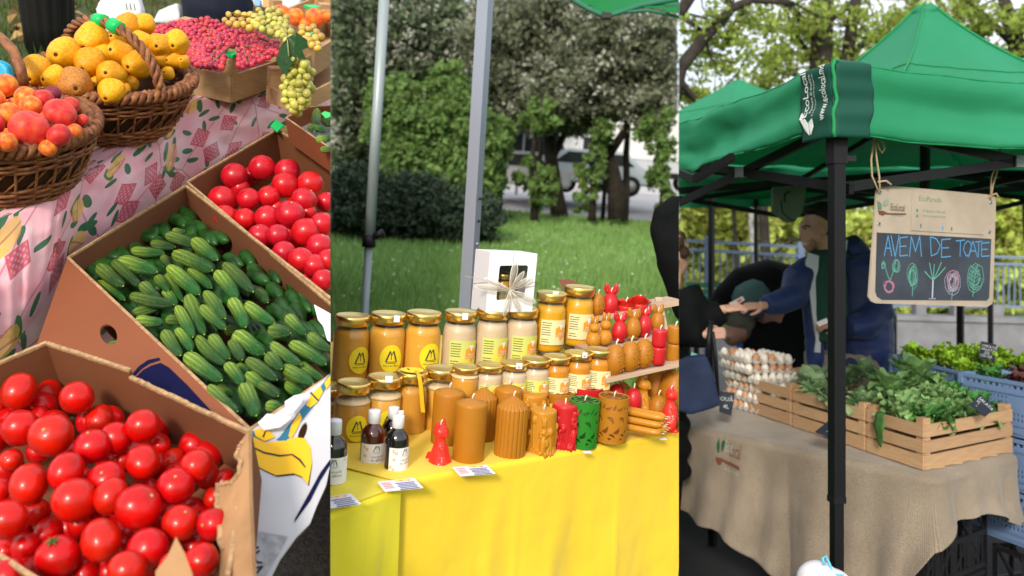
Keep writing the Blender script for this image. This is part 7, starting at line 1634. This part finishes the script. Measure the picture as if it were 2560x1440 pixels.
for nm, m_ in (('w', m_eggw), ('b', m_eggb)): em[nm] = G().lathe([(max(1e-4, .0215*math.sin(PI*i/14)*(1+.10*math.cos(PI*i/14))), -.028*math.cos(PI*i/14)) for i in range(15)], 18).mesh('egg', m_)
TB = Tp(1893, 1043)+V((0, 0, .004)); eR = V((.93, .36, 0)).normalized(); eL = V((-.36, .93, 0)).normalized()
tc_ = TB+(eR+eL)*.15; rz = math.atan2(eR.y, eR.x); NT = 6; pit = .0505; random.seed(11)
sidelab = {0: 'right', 1: 'left'}
for k in range(NT):
    top = k == NT-1; loc = tc_+V((random.uniform(-.008, .008)-.0015*k, random.uniform(-.006, .006), .026+k*pit)); loc += (V((-.03, 0, .0)) if k >= 4 else V((0, 0, 0)))
    M = mtx(loc, None, 1, rz+random.uniform(-.04, .04)-(.06 if k >= 4 else 0)); M = M @ Matrix.Rotation(.02*(k-2), 4, 'Y')
    tr_ = tag(link('egg_tray', tm, None, M), f'grey pulp egg tray, {ORD[NT-1-k]} from the top of the egg stack', 'egg tray', 'stacked egg trays')
    # an inverted tray below gives the double-row look
    for i in range(6):
        for j in range(6):
            if not top and not (i in (0,) or j in (0,) or i == 5): continue
            if top and (i+j*3) % 7 == 5 and j > 0: continue
            p = M @ V(((i+.5)/6*.29-.145, (j+.5)/6*.29-.145, .012)); kind = 'b' if random.random() < .5 else 'w'
            o = link('egg', em[kind], None, Matrix.Translation(p) @ Matrix.Rotation(random.uniform(-.25, .25), 4, 'X') @ Matrix.Rotation(random.random()*6, 4, 'Z'))
            tag(o, f"{'brown' if kind == 'b' else 'white'} egg, {ORD[i]} from left in {ORD[j]} row of the {ORD[NT-1-k]} tray from top", 'egg', 'eggs in the trays')
# ---- price boards
m_slate = mat('slate_card', (.022, .03, .05), .7, var=.4, scale=20); m_chalk = mat('chalk', (.55, .58, .62), .95)
def pboard(label, corners, d, lines, size, rot=0):
    """small slate with chalk lines; corners tl,tr,br,bl in pixels"""
    P = [W(u, v, d_) for (u, v), d_ in zip(corners, d)]; t = thing('price_board', label, 'price sign', I4); x = (P[1]-P[0]).normalized(); n = x.cross(P[3]-P[0]).normalized(); n = n if n.dot(CAM-P[0]) > 0 else -n; y = n.cross(x)
    G().slab(P, .004, (), n).obj('board', m_slate, t); c = sum(P, V((0, 0, 0)))/4; hgt = (P[3]-P[0]).length
    for i, s in enumerate(lines): link('lettering', text(s, size*(1 if i < len(lines) else 1), m_chalk), t, mtx(c+y*(hgt*(.36-.72*(i+.5)/len(lines)))+n*.0026, Matrix((x, y, n)).transposed()))
pboard('slate price board leaning in the curly lettuce crate', ((2453,853),(2491,862),(2487,905),(2447,897)), (4.3,4.25,4.22,4.27), ('CREATA', 'SALATA', '25L', '100 GR'), .018)
pboard('slate price board leaning on the blue crate behind the front crate', ((2449,985),(2488,1022),(2462,1042),(2425,1012)), (3.62,3.57,3.54,3.59), ('SALATA', 'VERDE', '25L'), .02)
pboard('slate price board with chalk price left of the black tent leg', ((2085,1042),(2115,1068),(2112,1112),(2038,1080)), (3.75,3.62,3.6,3.72), ('50L', '1Kg'), .035)
pboard('dark egg price board standing in front of the trays', ((1800,978),(1838,982),(1828,1040),(1798,1030)), (4.28,4.26,4.25,4.27), ('OUĂ', '4L'), .028)
# ---- hanging chalk sign
m_kraft = mat('kraft_board', (.46, .385, .31), .8, var=.18, scale=9, bump=.1); m_slat2 = mat('chalkboard', (.05, .062, .085), .75, var=.35, scale=7); m_blu = mat('blue_chalk', (.10, .32, .62), .95); m_gch = mat('green_chalk', (.13, .42, .33), .95); m_pch = mat('pink_chalk', (.52, .2, .32), .95); m_lch = mat('lilac_chalk', (.42, .42, .55), .95); m_gtxt = mat('sign_green_print', (.10, .22, .15), .8); m_rope = mat('jute_rope', (.42, .32, .2), .9)
sg = thing('hanging_sign', 'kraft chalkboard sign with vegetable drawings hanging on ropes', 'sign', I4)
tl, tr2, bl_, br = W(2193,463,2.86), W(2487,488,3.12), W(2170,757,2.86), W(2478,766,3.12)
sx = (tr2-tl); sy = (bl_-tl); sn = sx.normalized().cross(sy.normalized()).normalized(); sn = sn if sn.dot(CAM-tl) > 0 else -sn
def S(u, v, off=0):
    return onplane(u, v, tl, sn)+sn*off
rc = [(2205,462),(2475,487),(2485,490),(2488,500),(2481,752),(2478,760),(2466,767),(2188,758),(2176,753),(2170,742),(2190,476),(2195,466)]
G().slab([S(u, v) for u, v in rc], .006, (), sn).obj('board', m_kraft, sg)
G().slab([S(u, v, .004) for u, v in ((2190,581),(2475,597),(2470,744),(2464,751),(2203,749),(2190,741),(2186,728))], .002, (), sn).obj('chalk_panel', m_slat2, sg)
G().slab([S(u, v, .0045) for u, v in ((2277,484),(2460,502),(2456,587),(2274,576))], .003, (), sn).obj('name_plate', m_kraft, sg)
ux = (S(2480, 489)-S(2200, 464)).normalized(); uy = sn.cross(ux)
def ink(name, me, u, v, m, off=.0062, rot=0): return link(name, setm(me, m), sg, mtx(S(u, v, off), Matrix((ux, uy, sn)).transposed() @ Matrix.Rotation(rot, 3, 'Z')))
px = 3.0/F
for s_, u, v, size, m_ in (('EcoParadis',2322,499,19,m_gtxt),('Drăgușeni, Hîncești',2332,529,10,m_gtxt),('www.ecoparadis.md',2332,541,10,m_gtxt)): ink('lettering', text(s_, size*px, m_), u, v, m_)
ink('lettering', tr(text('EcoLocal', 22*px, m_gtxt), 0, 0, .62, 1.1), 2241, 519, mat('sign_brown_print', (.16,.11,.085), .8))
ink('lettering', text('direct de la fermieri', 5*px, m_gtxt), 2240, 538, m_gtxt)
def sstroke(pts, wd, m, off=.0058, nm='chalk_stroke', jit=0):
    g = G()
    for a, b in zip(pts, pts[1:]):
        A, B = S(*a, off), S(*b, off); t_ = (B-A)
        if t_.length < 1e-6: continue
        n_ = sn.cross(t_.normalized())*wd*px/2; g.add([A-n_, A+n_, B+n_, B-n_], [(0, 1, 2, 3)])
    return g.obj(nm, m, sg)
sstroke([(2193,528),(2215,534),(2262,535)], 3, m_brown); G().slab([S(u, v, .006) for u, v in ((2192,526),(2205,527),(2214,532),(2204,538),(2195,535))], .001, (), sn).obj('spoon_emblem', m_brown, sg)
G().slab([S(u, v, .006) for u, v in ((2191,502),(2199,508),(2201,522),(2192,524))], .001, (), sn).obj('leaf_emblem', m_gtxt, sg); G().slab([S(u, v, .006) for u, v in ((2205,515),(2208,502),(2219,497),(2217,512))], .001, (), sn).obj('leaf_emblem', mat('pale_leaf_print', (.25,.33,.24), .8), sg)
for u, v in ((2289,526),(2289,540)): ink('pin_mark', flat(circ(4*px), m_gtxt, 1), u, v, m_gtxt)
for u, v, m_ in ((2298,565,m_gtxt),(2325,567,m_kraft),(2353,570,m_blu),(2375,572,m_gtxt)): ink('partner_mark', flat([(-3*px,-5*px),(3*px,-5*px),(3*px,5*px),(-3*px,5*px)], m_, 1), u, v, m_ if m_ is not m_kraft else m_gtx)
for u, v in ((2199,480),(2196,560),(2475,506),(2472,580)):
    G().lathe([(.0035, 0), (.007, 0), (.0075, .001), (.006, .002), (.0035, .001)], 16, mtx(S(u, v, .003), Matrix((ux, uy, sn)).transposed()), True, None, False).obj('eyelet', mat('eyelet_metal', (.6, .6, .62), .3, metal=1), sg); G().lathe([(1e-4, .0005), (.0034, .0005)], 12, mtx(S(u, v, .003), Matrix((ux, uy, sn)).transposed()), True, None, False).obj('eyelet_hole', m_pblk, sg)
# chalk capitals, in photo columns along a baseline
LET = {'A': [[(0,1),(.5,0),(1,1)],[(.18,.62),(.85,.62)]], 'V': [[(0,0),(.5,1),(1,0)]], 'E': [[(1,0),(0,.05),(0,1),(1,.95)],[(0,.5),(.8,.48)]], 'M': [[(0,1),(.15,0),(.5,.75),(.85,0),(1,1)]], 'D': [[(0,0),(.1,1),(.7,.85),(1,.45),(.6,.1),(0,0)]], 'T': [[(0,.05),(1,0)],[(.5,0),(.45,1)]], 'O': [[(.5,0),(.1,.25),(0,.6),(.35,1),(.75,.9),(1,.45),(.85,.1),(.5,0)]]}
for ch, u0, u1, v0, v1 in (('A',2207,2226,588,640),('V',2224,2244,588,642),('E',2246,2266,592,640),('M',2270,2300,590,642),('D',2322,2347,592,640),('E',2350,2373,597,643),('T',2386,2409,600,642),('O',2405,2425,602,640),('A',2417,2440,602,643),('T',2434,2452,603,643),('E',2450,2470,606,641)):
    for st in LET[ch]: sstroke([(lerp(u0, u1, x), lerp(v0, v1, y_)) for x, y_ in st], 2.6, m_blu, nm='chalk_letter')
rnd = random.Random(5)
def scrib(cu, cv, ru, rv, n, m, rot=0, wd=1.3, tri=0):
    for k in range(n):
        f = rnd.uniform(.25, 1); a0 = rnd.random()*6; pts = [(cu+(ru*f*math.cos(a0+i*.6)+rnd.gauss(0, 1.2))*(1-tri*(.5+.5*math.sin(a0+i*.6))), cv+rv*f*math.sin(a0+i*.6)+rnd.gauss(0, 1.2)) for i in range(9)]; sstroke(pts, wd, m)
scrib(2219,717,13,16,6,m_pch)
for x in (-1, 1):
    sstroke([(2221,702),(2221+x*8,680),(2221+x*16,650)], 1.8, m_gch); scrib(2221+x*16,664,10,18,6,m_gch)
sstroke([(2277,740),(2279,700),(2280,660)], 2, m_gch); scrib(2278,690,14,36,8,m_gch)
for a, b in ((2308,678),(2320,656),(2332,660),(2350,655),(2360,668)): sstroke([(2329,700),(lerp(2329,a,.5),lerp(700,b,.45)),(a,b)], 2.4, m_gch)
sstroke([(2329,698),(2328,722),(2327,744)], 5, m_lch); sstroke([(2318,747),(2336,746)], 1.5, m_lch)
scrib(2378,705,20,34,10,m_lch); scrib(2378,700,18,30,6,m_pch); sstroke([(2375,750),(2379,715),(2384,680)], 2.2, m_gch)
scrib(2435,695,20,34,6,m_gch)
sstroke([(2428,742),(2432,700),(2440,660)], 2.2, m_gch)
for k in range(6):
    y_ = 725-k*10
    for x in (-1, 1): sstroke([(2432+k*.8,y_),(2432+x*(16-abs(k-2.5)*2.2),y_-12)], 1.3, m_gch)
sstroke([(2414,700),(2418,672),(2435,658),(2452,668),(2456,700),(2446,722),(2430,732),(2418,722),(2414,700)], 1.6, m_gch)
for pts in ([(2185,345),(2178,400),(2180,440),(2196,478)], [(2186,345),(2192,400),(2198,440),(2200,478)], [(2188,345),(2206,355),(2212,372),(2205,382),(2198,372),(2190,350)], [(2194,455),(2215,452),(2228,462)], [(2500,372),(2492,410),(2478,445),(2477,500)], [(2502,372),(2496,420),(2482,465),(2478,492)], [(2478,488),(2490,484),(2498,495)], [(2478,490),(2462,496),(2450,505)]):
    G().tube([W(u, v, 2.84 if u < 2300 else 3.1) for u, v in pts], .0035, 5).obj('rope', m_rope, sg)
# cloth bag hanging from the frame
hb = thing('cloth_bag', 'dull green cloth bag hanging from the tent frame above the man', 'bag', I4); g = G()
g.slab([W(u, v, 4.5) for u, v in ((1934,440),(2018,444),(2012,490),(2006,530),(1988,552),(1974,558),(1950,548),(1928,530),(1928,490))], .028); link('bag_body', setm(g.melt(.007, 2), mat('dull_green_cloth', (.15, .22, .17), .85, var=.3, scale=8, bump=.3, bscale=15)), hb)
sk = [(1962,505),(1962,485),(1975,478)]; G().tube([W(u, v, 4.46) for u, v in sk], .005, 5).obj('printed_mark', m_pblk, hb); G().tube([W(u, v, 4.46) for u, v in ((1952,500),(1956,530),(1975,548),(1990,552))], .003, 5).obj('seam', m_pblk, hb)
# ---- people
m_skin = mat('skin', (.56, .32, .23), .5, sss=.15, var=.12, scale=14); m_skin2 = mat('skin_pale', (.48, .29, .22), .5, sss=.15); m_hair = mat('dark_hair', (.012, .009, .008), .6, bump=.6, bscale=90, dist=.01); m_hairb = mat('brown_hair', (.045, .022, .014), .7, bump=.8, bscale=70, dist=.02)
m_navy2 = mat('navy_jacket', (.016, .036, .14), .55, var=.25, scale=6, bump=.25, bscale=9, dist=.03, sheen=.1); m_lin = mat('white_lining', (.55, .58, .66), .7, bump=.2, bscale=20); m_hood = mat('green_hoodie', (.012, .06, .04), .85, bump=.2, bscale=20); m_trs = mat('khaki_trousers', (.25, .22, .18), .85, bump=.3, bscale=12); m_note = mat('banknote', (.55, .45, .44), .7)
def hand(parent, wrist, direc, palm_n, size, m, curl=1.0, name='hand'):
    """palm with four unequal curled fingers and a thumb, one skin"""
    x = V(direc).normalized(); z = V(palm_n); z = (z-x*z.dot(x)).normalized(); y = z.cross(x); R = Matrix((x, y, z)).transposed().to_4x4(); s = size
    g = G(); g.ell((s*.22, 0, 0), (s*.26, s*.20, s*.09), 14, 10); g.tube([(-s*.25, 0, 0), (s*.1, 0, 0)], [s*.14, s*.15], 10)
    for i, (yy, L) in enumerate(((.15,.40),(.055,.45),(-.045,.42),(-.14,.33))):
        p = V((s*.42, yy*s, 0)); pts = [p-V((s*.1, 0, 0))]; a = .15*curl
        pts.append(p)
        for seg_ in (.45, .32, .23): p = p+V((math.cos(a), 0, -math.sin(a)))*L*s*seg_; pts.append(p); a += .65*curl
        g.tube(pts, [s*.06, s*.058, s*.052, s*.046, s*.03], 8)
    g.tube([(s*.05, s*.12, 0), (s*.22, s*.27, -s*.05), (s*.38, s*.29, -s*.12*curl), (s*.48, s*.24, -s*.18*curl)], [s*.075, s*.065, s*.055, s*.035], 8)
    me = g.melt(s*.018, 2, .4); me.transform(Matrix.Translation(V(wrist)) @ R); return link(name, setm(me, m), parent)
man = thing('person', 'smiling man in an open navy jacket and green hoodie handing over a banknote', 'person', I4)
D = 4.9; q = lambda u, v, dd=0: W(u, v, D+dd); s = D/F
body = G()                                                    # head, neck, trunk and legs: one continuous body
hc = q(2040, 568)
body.ell(q(2048,553), (.080, .092, .088), 22, 16); body.ell(q(2030,590), (.062, .070, .070), 18, 12); body.ell(q(2018,572), (.045, .062, .060), 16, 12); body.ell(q(2023,612,-.0), (.038, .046, .030), 14, 10)
body.lathe([(1e-4, 0), (.012, .004), (.018, .03), (.010, .05)], 10, Matrix.Translation(q(2009,593)) @ Matrix.Rotation(-.0, 4, 'Y'))
body.tube([q(2020,566), q(2010,580), q(2003,590), q(2010,596)], [.012, .013, .017, .012], 8)
body.ell(q(2012,606), (.018, .030, .010), 10, 8); body.ell(q(2015,613), (.016, .026, .009), 10, 8); body.ell(q(2011,562), (.018, .042, .010), 10, 8)
body.ell(q(2061,577,-.078), (.016, .012, .030), 10, 8); body.tube([q(2052,590), q(2062,620), q(2072,660)], [.056, .058, .075], 16)
body.tube([q(2074,655,.03), q(2100,720,.04), q(2115,800,.05), q(2120,870,.05), q(2118,930,.05)], [.09, .11, .11, .11, .12], 20)
for sd_, u in ((-1, 2080), (1, 2150)): body.tube([q(u, 900), W(u, 1100, D+.02), V((q(u, 900).x, D+.02, .08))], [.12, .085, .055], 14); body.ell((q(u, 900).x-.05, D-.02, .05), (.13, .05, .05))
link('body', setm(body.melt(.0085, 4, .5), m_skin), man)
# eyes, smile
G().ell(q(2013,572,-.045), (.009, .008, .005), 10, 8).obj('eye', m_pblk, man); G().tube([q(2004,568,-.03), q(2014,564,-.058), q(2026,566,-.066)], .004, 6).obj('eyebrow', m_hair, man); G().tube([q(2008,607,-.026), q(2014,610,-.045), q(2024,606,-.056)], [.003, .006, .003], 6).obj('teeth', mat('tooth_white', (.7, .68, .62), .4), man)
hg = G(); hg.ell(q(2056,540), (.088, .097, .085), 20, 14); hg.ell(q(2072,562,.0), (.070, .088, .085), 18, 12); hg.ell(q(2030,524), (.060, .080, .030), 14, 10); hg.ell(q(2082,590,0), (.035, .06, .05))
link('hair', setm(hg.melt(.009, 2), m_hair), man)
G().tube([q(2030,592,-.05), q(2036,608,-.05), q(2028,622,-.03), q(2018,622,-.03)], [.014, .018, .018, .014], 8).obj('stubble', mat('stubble_skin', (.30, .17, .12), .7), man)
hd = G(); hd.tube([q(2060,640,-.06), q(2066,700,-.10), q(2068,780,-.11), q(2070,850,-.10)], [.075, .11, .11, .10], 16); hd.ell(q(2068,640), (.12, .12, .045), 16, 10); link('hoodie', setm(hd.melt(.011, 4), m_hood), man)
jk = G()                                                      # jacket: trunk shell plus both sleeves, open at the front
jk.tube([q(2128,640,.03), q(2140,700,.03), q(2148,790,.03), q(2150,870,.03), q(2142,935,.03)], [.12, .16, .175, .18, .165], 22)
jk.tube([q(2018,668,-.06), q(2028,740,-.10), q(2034,820,-.11), q(2040,900,-.10), q(2036,935,-.10)], [.055, .052, .052, .05, .03], 12)
jk.tube([q(2105,630,.05), q(2122,618,.06), q(2140,648,.06)], [.07, .085, .09], 14)                       # hood behind the neck
jk.tube([q(2030,672,-.05), q(1995,700,-.10), q(1985,742,-.14), q(1945,758,-.18), q(1912,764,-.22)], [.085, .09, .078, .066, .054], 16)
jk.tube([q(2150,668,-.02), q(2182,720,-.06), q(2190,780,-.10), q(2160,815,-.16), q(2118,818,-.19)], [.105, .098, .092, .075, .062], 16)
jm = jk.melt(.012, 4)
for v_ in jm.vertices:
    p = v_.co; n = fbm((p.x*5, p.y*5, p.z*9), 1.6)+.5*abs(noise.noise(p*14)); v_.co = p+(p-V((q(2100,800).x, D, p.z))).normalized()*.012*n
link('jacket', setm(jm, m_navy2), man)
ln_ = [(2020,632,-.12),(2014,660,-.14),(2022,720,-.17),(2031,790,-.175),(2040,850,-.17),(2036,880,-.16),(2050,882,-.15),(2052,830,-.165),(2046,760,-.17),(2044,690,-.16),(2046,640,-.13)]
G().slab([q(*p) for p in ln_], .012).obj('jacket_lining', m_lin, man); G().slab([q(*p) for p in ((2092,622,-.06),(2108,600,-.03),(2118,600,-.02),(2112,640,-.05),(2100,655,-.07))], .012).obj('hood_lining', m_lin, man)
G().slab([q(u, v, -.165) for u, v in ((2152,812),(2158,812),(2173,838),(2168,840))], .006).obj('zip_tape', m_lin, man); G().slab([q(u, v, -.11) for u, v in ((2006,655),(2024,643),(2025,647),(2008,659))], .006).obj('shoulder_piping', m_lin, man)
G().tube([q(2092,925,-.13), q(2125,900,-.15), q(2160,915,-.16), q(2192,905,-.10)], .016, 8).obj('jacket_hem', m_navy2, man)
tr3 = G()
for u in (2072, 2150): tr3.tube([q(u, 880, -.02), q(u-4, 960, -.02), W(u-6, 1150, D), V((q(u, 900).x, D, .12))], [.135, .12, .10, .075], 16)
link('trousers', setm(tr3.melt(.014, 4), m_trs), man)
hand(man, q(1905,764,-.23), (-1, -.15, -.02), (.2, -.5, 1), .155, m_skin, 1.1); hand(man, q(2090,812,-.21), (-1, -.3, .05), (0, -.6, 1), .15, m_skin, 1.2)
nt_ = thing('banknote', 'pinkish banknote passing between the two hands', 'banknote', I4); G().slab([q(u, v, -.31) for u, v in ((1822,758),(1856,740),(1862,750),(1830,770))], .002).obj('paper', m_note, nt_); G().slab([q(u, v, -.3125) for u, v in ((1842,751),(1852,746),(1855,751),(1845,757))], .001).obj('print', mat('note_red', (.45, .1, .1), .7), nt_)
nt2 = thing('receipt', 'small white paper in the lower hand of the man', 'paper', I4); G().slab([q(u, v, -.32) for u, v in ((2040,806),(2066,795),(2072,806),(2048,816))], .002).obj('paper', m_paper, nt2)
# woman at the left, cut by the bay's end
wo = thing('person', 'customer in a black coat with brown curly hair reaching for the banknote', 'person', I4); D2 = 4.2; q = lambda u, v, dd=0: W(u, v, D2+dd)
b = G(); b.ell(q(1676,632), (.085, .095, .10), 20, 14); b.ell(q(1694,650), (.055, .062, .075), 16, 12); b.tube([q(1712,640), q(1719,655), q(1710,660)], [.008, .013, .008], 8); b.ell(q(1702,672), (.03, .04, .02)); b.tube([q(1676,665), q(1670,710)], [.055, .065], 14); b.tube([q(1650,700), q(1636,900), q(1636,1100)], [.10, .12, .12], 16)
for dx in (-.10, .02): b.tube([V((q(1650,1100).x+dx, D2, .9)), V((q(1650,1100).x+dx, D2, .1))], [.08, .04], 12)
link('body', setm(b.melt(.01, 4), m_skin2), wo)
h = G(); rn = random.Random(4)
for k in range(46): a, c = rn.gauss(0, 1), rn.gauss(0, 1); h.ell(q(1678+14*a, 612+22*c, rn.gauss(0, .045)), (.030, .035, .032), 8, 6)
link('hair', setm(h.melt(.009, 1), m_hairb), wo)
ct_ = G(); ct_.tube([q(1668,715), q(1648,800), q(1638,900), q(1636,1000), q(1640,1100), q(1642,1190)], [.10, .13, .15, .155, .16, .155], 20)
le_ = G()
for dx in (-.10, .02): le_.tube([V((q(1650,1100).x+dx, D2, .9)), V((q(1650,1100).x+dx, D2, .1))], [.11, .06], 12)
link('trousers', setm(le_.melt(.014, 3), m_coat), wo)
ct_.tube([q(1705,735,-.05), q(1742,790,-.10), q(1775,795,-.12), q(1806,776,-.14)], [.095, .085, .066, .058], 14); ct_.tube([q(1712,775,-.12), q(1738,840,-.16), q(1764,838,-.2)], [.085, .078, .06], 14)
cm_ = ct_.melt(.012, 4)
for v_ in cm_.vertices: p = v_.co; v_.co = p+V((.01*math.sin(p.z*55), 0, 0))*(1 if p.z < 1.2 else .2)+V((.006, .004, 0))*fbm((p.x*8, p.y*8, p.z*9), 1.5)
link('coat', setm(cm_, m_coat), wo)
hand(wo, q(1806,774,-.14), (1, -.05, .15), (0, -.4, 1), .145, m_skin2, .8); hand(wo, q(1764,836,-.2), (1, -.1, .1), (0, -.9, .4), .14, m_skin2, 1.5)
sh_ = G(); sh_.ell((W(1700, 0, 3.9).x-.02, 4.95, .06), (.10, .06, .055)); link('shoe', setm(sh_.melt(.012, 2), mat('white_shoe', (.72, .74, .8), .5)), wo)
bgg = thing('tote_bag', 'navy cloth tote bag hanging from the customer', 'bag', I4); dB_ = 3.95; g = G()
g.slab([W(u, v, dB_) for u, v in ((1690,905),(1715,892),(1765,885),(1780,930),(1798,1005),(1785,1018),(1725,1035),(1690,1025))], .07); me = g.melt(.014, 3)
for v_ in me.vertices: v_.co += V((.008, -.02, 0))*fbm(v_.co*6, 1)
link('bag_body', setm(me, mat('navy_tote', (.02, .035, .09), .8, var=.3, scale=6, bump=.3, bscale=15)), bgg)
G().tube([W(1770,895,dB_), W(1772,850,dB_), W(1778,800,dB_+.02)], .012, 6).obj('strap', m_pblk, bgg); G().tube([W(1795,990,dB_+.02), W(1790,900,dB_+.02), W(1782,830,dB_)], .008, 6).obj('strap', m_pblk, bgg); G().slab([W(u, v, dB_+.05) for u, v in ((1725,905),(1728,880),(1762,892),(1740,900))], .01).obj('turquoise_edge', mat('turquoise_cloth', (.18, .5, .5), .8), bgg)
# bent person behind
bp = thing('person', 'person bending down in a black coat and grey green cap behind the stall', 'person', I4); D3 = 6.2; q = lambda u, v, dd=0: W(u, v, D3+dd)
b = G(); b.ell(q(1850,812), (.10, .11, .13), 20, 14); b.ell(q(1832,838), (.07, .08, .08)); b.tube([q(1826,830,-.06), q(1820,842,-.07), q(1828,850,-.05)], [.012, .018, .012], 8); b.tube([q(1862,790), q(1900,755)], [.07, .1], 12); b.tube([q(1900,755), q(1960,760), q(1985,850)], [.2, .22, .2], 16)
link('body', setm(b.melt(.014, 4), mat('skin_ruddy', (.35, .2, .16), .6)), bp)
h = G(); h.ell(q(1852,800), (.112, .122, .12)); h.ell(q(1866,820), (.07, .11, .1)); link('hair', setm(h.melt(.014, 2), mat('grey_hair', (.10, .10, .085), .8, bump=.7, bscale=60, dist=.02)), bp)
c_ = G(); c_.lathe([(.14, 0), (.145, .03), (.125, .10), (.07, .145), (1e-4, .155)], 24, mtx(q(1885,752,-.1), Matrix.Rotation(-.5, 3, 'Y'))); c_.obj('cap', mat('grey_green_cap', (.055, .12, .12), .8, bump=.2), bp); G().slab([q(u, v, -.12) for u, v in ((1855,766),(1915,766),(1912,790),(1880,795),(1850,785))], .02).obj('cap_brim', mat('cap_brim_blue', (.04, .07, .12), .8), bp)
jk = G(); jk.tube([q(1790,770), q(1810,745), q(1850,715), q(1905,716), q(1965,735), q(1995,800), q(1990,880), q(1975,950)], [.06, .09, .13, .2, .24, .25, .23, .2], 18); jk.tube([q(1905,800), q(1930,850), q(1955,900), q(1960,960)], [.16, .22, .24, .22], 16)
jk.tube([q(1850,730), q(1800,760), q(1765,790)], [.10, .08, .06], 12); jk.tube([q(1930,900), q(1950,1000), V((q(1955,900).x, D3, .1))], [.2, .14, .1], 14); jk.tube([q(1985,900), q(2000,1000), V((q(2005,900).x, D3, .1))], [.2, .14, .1], 14)
link('coat', setm(jk.melt(.018, 4), m_coat), bp)
pt = thing('cardboard_box', 'flat beige box on the ground behind the egg trays', 'box', mtx(W(1975, 945, 5.6), None, 1, .2)); G().box((0, 0, 0), (.22, .2, .09)).obj('carton', mat('beige_carton', (.33, .29, .22), .85), pt, bevel=.006)
# ---- white bag with a blue strap at the bottom
wb = thing('plastic_bag', 'white bag with thin blue strap at the foot of the black tent leg', 'bag', I4); g = G(); qq = lambda u, v, dd=0: W(u, v, 2.55+dd)
g.ell(qq(2045,1450), (.062, .06, .055), 16, 12); g.ell(qq(2080,1465), (.06, .06, .05)); g.ell(qq(2040,1500,.0), (.08, .07, .07)); link('bag_body', setm(g.melt(.007, 3), m_bag), wb)
G().tube([qq(2062,1412,-.04), qq(2056,1396,-.03), qq(2064,1390,-.02), qq(2074,1410,-.02), qq(2082,1436,-.03), qq(2110,1440,-.04)], .004, 6).obj('strap', mat('sky_blue_strap', (.12, .5, .7), .6), wb)
RIGHT = clip(BAY, 1697, True)
